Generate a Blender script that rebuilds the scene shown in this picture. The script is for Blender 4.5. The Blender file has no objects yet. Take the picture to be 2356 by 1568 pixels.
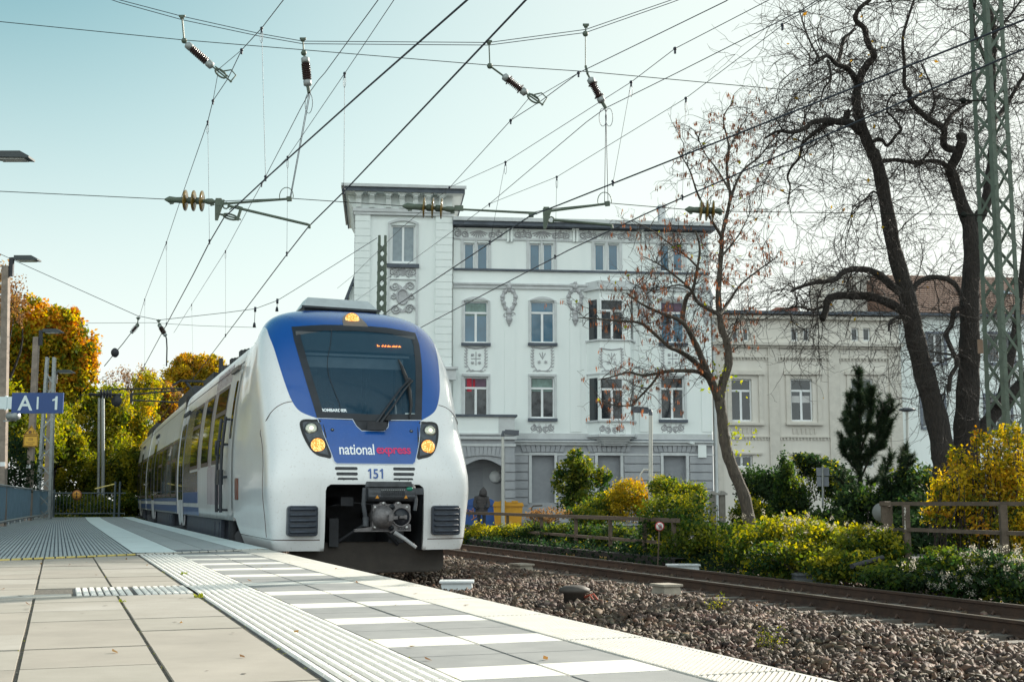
import bpy, bmesh, math, random
import numpy as np
from mathutils import Vector, Matrix
S = bpy.context.scene
COL = S.collection
rnd = random.Random(7)
R = math.radians
PI = math.pi
# ---------------------------------------------------------------- camera model (photo measured on a 2356 x 1568 grid)
FPX = 2900.0
PITCH = math.atan(366 / 2900.0)
CAMZ = 1.29
_F = np.array([0, math.cos(PITCH), math.sin(PITCH)])
_U = np.array([0, -math.sin(PITCH), math.cos(PITCH)])
_C = np.array([0, 0, CAMZ])
def ray(x, y):
    return _F + np.array([1., 0, 0]) * (x - 1178) / FPX + _U * (784 - y) / FPX
def atz(x, y, z):
    d = ray(x, y)
    return _C + d * ((z - CAMZ) / d[2])
def atY(x, y, Y):
    d = ray(x, y)
    return _C + d * (Y / d[1])
# ---------------------------------------------------------------- object helpers
def link(o, parent=None):
    COL.objects.link(o)
    if parent is not None:
        o.parent = parent
    return o
def tag(o, label, cat=None, group=None, kind=None):
    if label: o['label'] = label
    if cat: o['category'] = cat
    if group: o['group'] = group
    if kind: o['kind'] = kind
    return o
def thing(name, label, cat, loc=(0, 0, 0), rz=0.0, group=None):
    o = bpy.data.objects.new(name, None)
    o.empty_display_size = 0.2
    link(o)
    o.location = tuple(float(a) for a in loc)
    o.rotation_euler = (0, 0, rz)
    return tag(o, label, cat, group)
def copy_thing(root, loc, rz=None, label=None, scale=None):
    r = root.copy(); link(r)
    r.location = tuple(float(a) for a in loc)
    if rz is not None: r.rotation_euler = (0, 0, rz)
    if scale is not None: r.scale = (scale,) * 3 if not hasattr(scale, '__len__') else scale
    if label: r['label'] = label
    for ch in list(root.children):
        c = ch.copy(); COL.objects.link(c); c.parent = r
        for g in list(ch.children):
            d = g.copy(); COL.objects.link(d); d.parent = c
    return r
def root_loc(p):
    q = np.zeros(3)
    while p is not None:
        q = q + np.array(p.location); p = p.parent
    return q
def mesh_object(name, V, Fs, mats, parent=None, world=True, mi=None, smooth=None, attrs=None):
    """V list/array of verts, Fs list of index tuples or (n,3)/(n,4) int array"""
    me = bpy.data.meshes.new(name)
    V = np.asarray(V, dtype=np.float64).reshape(-1, 3)
    if parent is not None and world:
        V = V - root_loc(parent)
    if isinstance(Fs, np.ndarray):
        nf, k = Fs.shape
        me.vertices.add(len(V)); me.vertices.foreach_set('co', V.astype(np.float32).ravel())
        me.loops.add(nf * k); me.loops.foreach_set('vertex_index', Fs.astype(np.int32).ravel())
        me.polygons.add(nf)
        me.polygons.foreach_set('loop_start', np.arange(0, nf * k, k, dtype=np.int32))
        me.polygons.foreach_set('loop_total', np.full(nf, k, dtype=np.int32))
        me.update(calc_edges=True)
    else:
        me.from_pydata([tuple(v) for v in V], [], [tuple(f) for f in Fs])
    if not isinstance(mats, (list, tuple)): mats = [mats]
    for m in mats: me.materials.append(m)
    if mi is not None: me.polygons.foreach_set('material_index', np.asarray(mi, dtype=np.int32))
    if smooth is not None:
        if smooth is True: smooth = np.ones(len(me.polygons), dtype=bool)
        me.polygons.foreach_set('use_smooth', np.asarray(smooth, dtype=bool))
    if attrs:
        for k, a in attrs.items():
            at = me.attributes.new(k, 'FLOAT', 'POINT'); at.data.foreach_set('value', np.asarray(a, dtype=np.float32))
    o = bpy.data.objects.new(name, me)
    return link(o, parent)
def basis(d, up=(0, 0, 1)):
    d = np.asarray(d, float); d = d / np.linalg.norm(d)
    u = np.asarray(up, float)
    if abs(d @ u) > .98: u = np.array([1., 0, 0]) if abs(d[0]) < .9 else np.array([0, 1., 0])
    a = np.cross(u, d); a /= np.linalg.norm(a)
    return a, np.cross(d, a), d
class MB:
    def __init__(s, xf=None):
        s.v = []; s.f = []; s.m = []; s.s = []; s.xf = xf
    def add(s, vs, fs, m=0, sm=False):
        b = len(s.v)
        s.v.extend([tuple(map(float, q)) for q in vs])
        for f in fs:
            s.f.append(tuple(b + i for i in f)); s.m.append(m); s.s.append(sm)
        return s
    def box(s, c, size, m=0, ax=None):
        c = np.asarray(c, float); h = np.asarray(size, float) / 2
        A = np.eye(3) if ax is None else np.array(ax)
        vs = [c + A[0] * h[0] * i + A[1] * h[1] * j + A[2] * h[2] * k for k in (-1, 1) for j in (-1, 1) for i in (-1, 1)]
        return s.add(vs, [(0, 2, 3, 1), (4, 5, 7, 6), (0, 1, 5, 4), (2, 6, 7, 3), (0, 4, 6, 2), (1, 3, 7, 5)], m)
    def bx(s, x0, x1, y0, y1, z0, z1, m=0):
        return s.box(((x0 + x1) / 2, (y0 + y1) / 2, (z0 + z1) / 2), (abs(x1 - x0), abs(y1 - y0), abs(z1 - z0)), m)
    def beam(s, p0, p1, w, h, m=0, up=(0, 0, 1)):
        p0 = np.asarray(p0, float); p1 = np.asarray(p1, float)
        a, b, d = basis(p1 - p0, up)
        return s.box((p0 + p1) / 2, (w, h, np.linalg.norm(p1 - p0)), m, (a, b, d))
    def angle(s, p0, p1, w, t, dx, dy, m=0):
        """L section from p0 to p1: legs along unit dx and dy"""
        p0 = np.asarray(p0, float); p1 = np.asarray(p1, float); dx = np.asarray(dx, float); dy = np.asarray(dy, float)
        sec = [dx * 0 + dy * 0, dx * w, dx * w + dy * t, dx * t + dy * t, dx * t + dy * w, dy * w]
        vs = [p0 + q for q in sec] + [p1 + q for q in sec]
        return s.add(vs, [(i, (i + 1) % 6, 6 + (i + 1) % 6, 6 + i) for i in range(6)] + [(5, 4, 3, 0), (3, 2, 1, 0), (6, 9, 10, 11), (6, 7, 8, 9)], m)
    def tube(s, pts, r, n=6, m=0, cap=True, sm=True):
        pts = np.asarray(pts, float); k = len(pts)
        rr = np.full(k, r) if np.isscalar(r) else np.asarray(r, float)
        T = np.gradient(pts, axis=0) if k > 2 else np.tile(pts[1] - pts[0], (k, 1))
        a, b, _ = basis(T[0])
        vs = []
        for i in range(k):
            d = T[i] / (np.linalg.norm(T[i]) + 1e-12)
            a = a - d * (a @ d); a /= np.linalg.norm(a) + 1e-12
            b = np.cross(d, a)
            for j in range(n):
                t = 2 * PI * j / n
                vs.append(pts[i] + rr[i] * (a * math.cos(t) + b * math.sin(t)))
        fs = [(i * n + j, i * n + (j + 1) % n, (i + 1) * n + (j + 1) % n, (i + 1) * n + j) for i in range(k - 1) for j in range(n)]
        s.add(vs, fs, m, sm)
        if cap: 
            s.add([vs[j] for j in range(n)], [tuple(range(n - 1, -1, -1))], m)
            s.add([vs[(k - 1) * n + j] for j in range(n)], [tuple(range(n))], m)
        return s
    def lathe(s, prof, o, axis=(0, 0, 1), n=16, m=0, sm=True):
        """prof: (radius, height along axis)"""
        a, b, d = basis(axis); o = np.asarray(o, float)
        vs = [o + d * h + r * (a * math.cos(2 * PI * j / n) + b * math.sin(2 * PI * j / n)) for r, h in prof for j in range(n)]
        fs = [(i * n + j, i * n + (j + 1) % n, (i + 1) * n + (j + 1) % n, (i + 1) * n + j) for i in range(len(prof) - 1) for j in range(n)]
        fs += [tuple(range(n - 1, -1, -1)), tuple((len(prof) - 1) * n + j for j in range(n))]
        return s.add(vs, fs, m, sm)
    def prism(s, poly, o, ax, ay, az, m=0):
        """2D poly in (ax, ay) at o, extruded by vector az"""
        o, ax, ay, az = (np.asarray(q, float) for q in (o, ax, ay, az)); n = len(poly)
        A = [o + ax * p[0] + ay * p[1] for p in poly]
        fs = [tuple(range(n)), tuple(range(2 * n - 1, n - 1, -1))] + [(i, n + i, n + (i + 1) % n, (i + 1) % n) for i in range(n)]
        return s.add(A + [q + az for q in A], fs, m)
    def ball(s, c, r, n=10, m=0, sc=(1, 1, 1)):
        c = np.asarray(c, float); vs = []; k = max(4, n // 2)
        for i in range(k + 1):
            t = PI * i / k
            for j in range(n):
                p = 2 * PI * j / n
                vs.append(c + r * np.array([math.sin(t) * math.cos(p) * sc[0], math.sin(t) * math.sin(p) * sc[1], math.cos(t) * sc[2]]))
        return s.add(vs, [(i * n + j, (i + 1) * n + j, (i + 1) * n + (j + 1) % n, i * n + (j + 1) % n) for i in range(k) for j in range(n)], m, True)
    def build(s, name, mats, parent=None, world=True):
        V = np.array(s.v, float)
        if s.xf is not None: V = np.array([s.xf(*q) for q in V])
        return mesh_object(name, V, s.f, mats, parent, world, s.m, s.s)
def flat_grid(poly, step=(None, None)):
    """fill a 2-D polygon and cut it by grid lines -> (verts2d, faces)"""
    bm = bmesh.new()
    bm.faces.new([bm.verts.new((p[0], p[1], 0)) for p in poly])
    P = np.array(poly)
    for k in (0, 1):
        if step[k]:
            a = math.floor(P[:, k].min() / step[k]) + 1
            while a * step[k] < P[:, k].max() - 1e-6:
                co = [0, 0, 0]; no = [0, 0, 0]; co[k] = a * step[k]; no[k] = 1
                bmesh.ops.bisect_plane(bm, geom=bm.verts[:] + bm.edges[:] + bm.faces[:], plane_co=co, plane_no=no, dist=1e-5)
                a += 1
    bm.normal_update(); bmesh.ops.triangulate(bm, faces=[f for f in bm.faces if len(f.verts) > 4])
    bm.verts.index_update()
    v = [(q.co.x, q.co.y) for q in bm.verts]; f = [tuple(q.index for q in ff.verts) for ff in bm.faces]
    bm.free()
    return v, f
def rrect(x0, x1, y0, y1, r, n=4):
    out = []
    for cx, cy, a0 in ((x1 - r, y1 - r, 0), (x0 + r, y1 - r, 90), (x0 + r, y0 + r, 180), (x1 - r, y0 + r, 270)):
        for i in range(n + 1):
            a = R(a0 + 90 * i / n); out.append((cx + r * math.cos(a), cy + r * math.sin(a)))
    return out
def smooth_poly(pts, k=4, closed=True):
    P = [np.array(p, float) for p in pts]; n = len(P); out = []
    rng = range(n) if closed else range(n - 1)
    for i in rng:
        if closed: p0, p1, p2, p3 = P[i - 1], P[i], P[(i + 1) % n], P[(i + 2) % n]
        else: p0, p1, p2, p3 = P[max(i - 1, 0)], P[i], P[i + 1], P[min(i + 2, n - 1)]
        for j in range(k):
            t = j / k
            out.append(.5 * ((2 * p1) + (-p0 + p2) * t + (2 * p0 - 5 * p1 + 4 * p2 - p3) * t * t + (-p0 + 3 * p1 - 3 * p2 + p3) * t ** 3))
    if not closed: out.append(P[-1])
    return out
def offset_poly(poly, d):
    """outward offset of a closed 2-D polygon (d>0 grows it)"""
    P = np.array(poly, float); n = len(P)
    area = sum(P[i][0] * P[(i + 1) % n][1] - P[(i + 1) % n][0] * P[i][1] for i in range(n))
    sgn = 1 if area > 0 else -1; out = []
    for i in range(n):
        e1 = P[i] - P[i - 1]; e2 = P[(i + 1) % n] - P[i]
        n1 = np.array([e1[1], -e1[0]]) / (np.linalg.norm(e1) + 1e-9); n2 = np.array([e2[1], -e2[0]]) / (np.linalg.norm(e2) + 1e-9)
        m = n1 + n2; m = m / (np.linalg.norm(m) + 1e-9); c = max(.4, m @ n1)
        out.append(P[i] + sgn * m * d / c)
    return out
def text2d(txt, size, bold=0.0, center=True, space=1.0):
    cu = bpy.data.curves.new('t', 'FONT'); cu.body = txt; cu.size = size; cu.offset = bold; cu.space_character = space; cu.resolution_u = 4
    o = bpy.data.objects.new('t', cu); COL.objects.link(o)
    me = bpy.data.meshes.new_from_object(o.evaluated_get(bpy.context.evaluated_depsgraph_get()))
    v = [(q.co.x, q.co.y) for q in me.vertices]; f = [tuple(p.vertices) for p in me.polygons]
    bpy.data.objects.remove(o); bpy.data.curves.remove(cu); bpy.data.meshes.remove(me)
    if center and v:
        a = np.array(v); c = (a.min(0) + a.max(0)) / 2; v = [(x - c[0], y - c[1]) for x, y in v]
    return v, f
def pchip(pts):
    x = np.array([p[0] for p in pts], float); y = np.array([p[1] for p in pts], float)
    h = np.diff(x); d = np.diff(y) / h; m = np.zeros(len(x)); m[0] = d[0]; m[-1] = d[-1]
    for i in range(1, len(x) - 1):
        m[i] = 0 if d[i - 1] * d[i] <= 0 else (h[i - 1] + h[i]) * 3 / ((2 * h[i] + h[i - 1]) / d[i - 1] + (h[i] + 2 * h[i - 1]) / d[i])
    def f(q):
        q = np.clip(np.asarray(q, float), x[0], x[-1]); i = np.clip(np.searchsorted(x, q) - 1, 0, len(h) - 1)
        t = (q - x[i]) / h[i]
        return (2 * t ** 3 - 3 * t ** 2 + 1) * y[i] + (t ** 3 - 2 * t ** 2 + t) * h[i] * m[i] + (-2 * t ** 3 + 3 * t ** 2) * y[i + 1] + (t ** 3 - t ** 2) * h[i] * m[i + 1]
    return f
# ---------------------------------------------------------------- materials
MATS = {}
def srgb(r, g, b):
    return tuple(((c / 255) / 12.92 if c / 255 < .04045 else ((c / 255 + .055) / 1.055) ** 2.4) for c in (r, g, b)) + (1,)
def pmat(name, col, rough=.6, metal=0., var=.12, scale=4., bump=0., bscale=40., spec=.5, col2=None, stretch=(1, 1, 1), coat=0., detail=4., dist=.02, speck=0., speckcol=(.08, .06, .05), spscale=60):
    if name in MATS: return MATS[name]
    m = bpy.data.materials.new(name); m.use_nodes = True; nt = m.node_tree; N = nt.nodes; L = nt.links
    b = N['Principled BSDF']; b.inputs['Roughness'].default_value = rough; b.inputs['Metallic'].default_value = metal
    b.inputs['Specular IOR Level'].default_value = spec; b.inputs['Coat Weight'].default_value = coat; b.inputs['Coat Roughness'].default_value = .08
    col = tuple(col)[:3]
    tc = N.new('ShaderNodeTexCoord'); mp = N.new('ShaderNodeMapping'); mp.inputs['Scale'].default_value = stretch
    L.new(tc.outputs['Object'], mp.inputs['Vector'])
    nz = N.new('ShaderNodeTexNoise'); nz.inputs['Scale'].default_value = scale; nz.inputs['Detail'].default_value = detail; nz.inputs['Roughness'].default_value = .62
    L.new(mp.outputs[0], nz.inputs['Vector'])
    cr = N.new('ShaderNodeValToRGB'); e = cr.color_ramp.elements
    c2 = tuple(min(1, c * (1 + var)) for c in col) if col2 is None else tuple(col2)[:3]
    c1 = tuple(c * (1 - var) for c in col) if col2 is None else col
    e[0].position = .3; e[1].position = .7; e[0].color = c1 + (1,); e[1].color = c2 + (1,)
    L.new(nz.outputs['Fac'], cr.inputs['Fac'])
    out = cr.outputs['Color']
    if speck > 0:
        n2 = N.new('ShaderNodeTexNoise'); n2.inputs['Scale'].default_value = spscale; n2.inputs['Detail'].default_value = 2
        L.new(mp.outputs[0], n2.inputs['Vector'])
        r2 = N.new('ShaderNodeMapRange'); r2.inputs[1].default_value = .62; r2.inputs[2].default_value = .72; r2.inputs[3].default_value = 0; r2.inputs[4].default_value = speck
        L.new(n2.outputs['Fac'], r2.inputs[0])
        mx = N.new('ShaderNodeMixRGB'); mx.inputs[2].default_value = tuple(speckcol) + (1,)
        L.new(r2.outputs[0], mx.inputs[0]); L.new(out, mx.inputs[1]); out = mx.outputs[0]
    L.new(out, b.inputs['Base Color'])
    if bump > 0:
        n3 = N.new('ShaderNodeTexNoise'); n3.inputs['Scale'].default_value = bscale; n3.inputs['Detail'].default_value = 3
        L.new(mp.outputs[0], n3.inputs['Vector'])
        bp = N.new('ShaderNodeBump'); bp.inputs['Strength'].default_value = bump; bp.inputs['Distance'].default_value = dist
        L.new(n3.outputs['Fac'], bp.inputs['Height']); L.new(bp.outputs[0], b.inputs['Normal'])
    MATS[name] = m
    return m
def emat(name, col, strength):
    if name in MATS: return MATS[name]
    m = bpy.data.materials.new(name); m.use_nodes = True; b = m.node_tree.nodes['Principled BSDF']
    b.inputs['Base Color'].default_value = tuple(col[:3]) + (1,); b.inputs['Emission Color'].default_value = tuple(col[:3]) + (1,); b.inputs['Emission Strength'].default_value = strength
    MATS[name] = m
    return m
def leafmat(name, cols, trans=.45, rough=.7):
    """leaf colours picked leaf by leaf through the 'rnd' attribute"""
    if name in MATS: return MATS[name]
    m = bpy.data.materials.new(name); m.use_nodes = True; nt = m.node_tree; N = nt.nodes; L = nt.links
    N.remove(N['Principled BSDF']); out = N['Material Output']
    at = N.new('ShaderNodeAttribute'); at.attribute_name = 'rnd'
    cr = N.new('ShaderNodeValToRGB'); cr.color_ramp.interpolation = 'LINEAR'; el = cr.color_ramp.elements
    while len(el) < len(cols): el.new(.5)
    for i, c in enumerate(cols):
        el[i].position = i / (len(cols) - 1); el[i].color = tuple(c[:3]) + (1,)
    L.new(at.outputs['Fac'], cr.inputs['Fac'])
    d = N.new('ShaderNodeBsdfPrincipled'); d.inputs['Roughness'].default_value = rough; d.inputs['Specular IOR Level'].default_value = .18
    t = N.new('ShaderNodeBsdfTranslucent'); mx = N.new('ShaderNodeMixShader'); mx.inputs[0].default_value = trans
    hs = N.new('ShaderNodeHueSaturation'); hs.inputs['Saturation'].default_value = 1.15; hs.inputs['Value'].default_value = 1.9
    L.new(cr.outputs[0], d.inputs['Base Color']); L.new(cr.outputs[0], hs.inputs['Color']); L.new(hs.outputs[0], t.inputs['Color'])
    L.new(d.outputs[0], mx.inputs[1]); L.new(t.outputs[0], mx.inputs[2]); L.new(mx.outputs[0], out.inputs['Surface'])
    MATS[name] = m
    return m
def glassmat(name, tint, mixv, rough=.03):
    """mixv = share of light let through; the rest is a dark reflecting pane"""
    if name in MATS: return MATS[name]
    m = bpy.data.materials.new(name); m.use_nodes = True; nt = m.node_tree; N = nt.nodes; L = nt.links
    b = N['Principled BSDF']; b.inputs['Base Color'].default_value = tuple(tint[:3]) + (1,); b.inputs['Roughness'].default_value = rough; b.inputs['Specular IOR Level'].default_value = .6
    tr = N.new('ShaderNodeBsdfTransparent'); tr.inputs[0].default_value = (.75, .82, .85, 1)
    mx = N.new('ShaderNodeMixShader'); mx.inputs[0].default_value = mixv
    L.new(b.outputs[0], mx.inputs[1]); L.new(tr.outputs[0], mx.inputs[2]); L.new(mx.outputs[0], N['Material Output'].inputs['Surface'])
    MATS[name] = m
    return m
M_white = pmat('white_paint', (.74, .75, .76), .28, var=.03, coat=.4, scale=1.5, speck=.10, spscale=25, speckcol=(.45, .38, .32))
M_blue = pmat('train_blue', (.006, .075, .32), .3, var=.08, coat=.4, speck=.12, spscale=40, speckcol=(.2, .25, .45))
M_black = pmat('black_plastic', (.015, .018, .025), .42, var=.3)
M_dark = pmat('dark_underframe', (.022, .024, .03), .65, var=.4, scale=6)
M_matte = pmat('matte_iron', (.02, .022, .02), 1.0, spec=.0)
M_rubber = pmat('rubber', (.012, .012, .014), .55)
M_steel = pmat('worn_steel', (.22, .22, .23), .45, metal=.6, var=.3, scale=8, bump=.15)
M_galv = pmat('galvanised', (.27, .29, .29), .5, metal=.4, var=.2, scale=12)
M_wire = pmat('wire_copper', (.03, .035, .05), .5, metal=.3)
M_mast = pmat('mast_green', (.07, .095, .07), .55, var=.25, scale=5, bump=.1, speck=.25, spscale=14, speckcol=(.13, .11, .07))
M_porc = pmat('porcelain_brown', (.035, .016, .014), .2, var=.2)
M_amber = pmat('amber_glass', (.16, .10, .02), .15, var=.25)
M_conc = pmat('concrete_post', (.22, .18, .15), .85, var=.25, scale=6, bump=.3, bscale=25)
M_glass = pmat('dark_window_glass', (.012, .016, .02), .04, var=.1, spec=.9)
M_bark = pmat('bark', (.016, .013, .012), .9, scale=7, col2=(.045, .036, .03), stretch=(3, 3, .7), bump=1, bscale=9, dist=.12)
M_twig = pmat('twig', (.035, .027, .023), .85, var=.3)
# ================================================================ TRAIN
TH0 = R(19.3)
_latv = np.array([math.cos(TH0), math.sin(TH0), 0])
TP0 = np.array([-1.8786, 19.3, 0]) + _latv * .03
_tab = []
def _mk():
    p = TP0.copy(); d = .25
    for i in range(0, 400):
        t = i * d; h = TH0 - R(.03) * max(0, t - 16)
        _tab.append((p.copy(), h)); p = p + d * np.array([-math.sin(h + 0), math.cos(h), 0])
_mk()
def T(x, t, z):
    if t < 0: h = TH0; p = TP0 + t * np.array([-math.sin(h), math.cos(h), 0])
    else:
        i = min(int(t / .25), 398); f = t / .25 - i; p = _tab[i][0] * (1 - f) + _tab[i + 1][0] * f; h = _tab[i][1] * (1 - f) + _tab[i + 1][1] * f
    return (p[0] + x * math.cos(h), p[1] + x * math.sin(h), z)
fTC = pchip([(0.4, 1.1), (.7, 1.02), (1.0, 1.0), (1.6, 0.985), (1.87, 1.04), (2.6, 1.42), (4.22, 2.6), (4.44, 2.88), (4.6, 3.25), (4.72, 3.75), (4.79, 4.6)])
fWN = pchip([(.4, 1.5), (.6, 1.57), (1.0, 1.62), (1.5, 1.67), (2.1, 1.655), (2.6, 1.665), (3.4, 1.68), (3.8, 1.64), (4.1, 1.58), (4.35, 1.46), (4.5, 1.34), (4.62, 1.16), (4.7, .95), (4.76, .65), (4.79, .03)])
fDZ = pchip([(.4, .6), (1.5, .7), (2.6, .95), (4.2, 1.0), (4.79, .9)])
fNZ = pchip([(.4, 5), (1.6, 4.6), (2.2, 3.8), (3, 3.4), (4.8, 3)])
fWB = pchip([(.4, 1.52), (.9, 1.6), (2.2, 1.64), (3.0, 1.59), (3.8, 1.48), (4.15, 1.41), (4.35, 1.25), (4.5, .95), (4.6, .55), (4.64, .03)])
def nose_t(x, z):
    W = float(fWN(z)); n = float(fNZ(z)); q = min(abs(x) / W, .999)
    return float(fTC(z)) + float(fDZ(z)) * (1 - (1 - q ** n) ** (1 / n))
def nose_n(x, z):
    e = .01
    tx = (nose_t(x + e, z) - nose_t(x - e, z)) / (2 * e); tz = (nose_t(x, z + e) - nose_t(x, z - e)) / (2 * e)
    n = np.array([tx, -1, tz]); return n / np.linalg.norm(n)
def drape(mb, poly, off, m=0, step=(.09, .09), thick=0.0):
    """paint / plate of front-elevation outline laid on the nose; thick > 0 adds its rim"""
    v, f = flat_grid(poly, step)
    def mp(p, o):
        n = nose_n(p[0], p[1]); q = np.array([p[0], nose_t(p[0], p[1]), p[1]]) + n * o; return q
    A = [mp(p, off) for p in v]
    # orientation: face the front
    def nrm(f): a, b, c = (np.array(A[i]) for i in f[:3]); return np.cross(b - a, c - a)
    f = [g if nrm(g)[1] < 0 else g[::-1] for g in f]
    mb.add(A, f, m, True)
    if thick > 0:
        n = len(poly); B = [mp(p, off) for p in poly] + [mp(p, off - thick) for p in poly]
        mb.add(B, [(i, (i + 1) % n, n + (i + 1) % n, n + i) for i in range(n)], m)
def ring(mb, inner, outer, off, m=0, k=5):
    n0 = len(inner); I = []; O = []
    for i in range(n0):
        a, b = np.array(inner[i], float), np.array(inner[(i + 1) % n0], float); c, d = np.array(outer[i], float), np.array(outer[(i + 1) % n0], float)
        q = max(1, int(np.linalg.norm(c - d) / .06))
        for j in range(q): I.append(a + (b - a) * j / q); O.append(c + (d - c) * j / q)
    n = len(I)
    def mp(p):
        nn = nose_n(p[0], p[1]); return np.array([p[0], nose_t(p[0], p[1]), p[1]]) + nn * off
    A = []
    for r_ in range(k): A += [mp(a + (b - a) * r_ / (k - 1)) for a, b in zip(I, O)]
    mb.add(A, [(r_ * n + i, r_ * n + (i + 1) % n, (r_ + 1) * n + (i + 1) % n, (r_ + 1) * n + i) for r_ in range(k - 1) for i in range(n)], m, True)
def sdist(px, pz, poly):
    """signed distance, negative inside, arrays px pz"""
    P = np.array(poly); n = len(P); d = np.full(px.shape, 1e9); ins = np.zeros(px.shape, bool)
    for i in range(n):
        a = P[i]; b = P[(i + 1) % n]; e = b - a; wx = px - a[0]; wz = pz - a[1]
        t = np.clip((wx * e[0] + wz * e[1]) / (e @ e + 1e-12), 0, 1)
        d = np.minimum(d, (wx - e[0] * t) ** 2 + (wz - e[1] * t) ** 2)
        c = ((a[1] > pz) != (b[1] > pz)) & (px < (b[0] - a[0]) * (pz - a[1]) / (b[1] - a[1] + 1e-12) + a[0]); ins ^= c
    d = np.sqrt(d); return np.where(ins, -d, d)
def ldist(px, pz, line):
    P = np.array(line); d = np.full(px.shape, 1e9)
    for a, b in zip(P[:-1], P[1:]):
        e = b - a; wx = px - a[0]; wz = pz - a[1]; t = np.clip((wx * e[0] + wz * e[1]) / (e @ e + 1e-12), 0, 1)
        d = np.minimum(d, (wx - e[0] * t) ** 2 + (wz - e[1] * t) ** 2)
    return np.sqrt(d)
WIND = [(-1.09, 4.24), (-.55, 4.29), (0, 4.31), (.55, 4.29), (1.08, 4.23), (1.09, 4.0), (1.04, 3.6), (.97, 3.18), (.86, 2.61), (.4, 2.59), (0, 2.58), (-.4, 2.59), (-.86, 2.61), (-.97, 3.18), (-1.04, 3.6), (-1.09, 4.0)]
BLUE = smooth_poly([(-.86, 2.6), (-1.12, 2.71), (-1.24, 2.89), (-1.32, 3.18), (-1.385, 3.52), (-1.43, 3.84), (-1.47, 4.1), (-1.47, 4.28), (-1.5, 4.55)], 4, False) + [(-1.5, 5), (1.5, 5)] + smooth_poly([(1.5, 4.55), (1.47, 4.28), (1.48, 4.1), (1.45, 3.84), (1.39, 3.5), (1.31, 3.12), (1.2, 2.85), (1.08, 2.72), (.86, 2.6)], 4, False)
PANEL = [(-.87, 2.6), (-.3, 2.59), (-.25, 2.48), (-.17, 2.4), (.2, 2.4), (.28, 2.47), (.31, 2.59), (.86, 2.6), (.76, 2.2), (.66, 1.9), (.62, 1.865), (-.62, 1.865), (-.66, 1.9), (-.77, 2.25)]
OPEN = [(-.8, .3), (-.8, 1.44), (-.78, 1.5), (-.72, 1.54), (.72, 1.54), (.78, 1.5), (.8, 1.44), (.8, .3)]
train = thing('train', 'white and blue electric train with lit headlights standing along the platform', 'train', TP0, 0)
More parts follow.
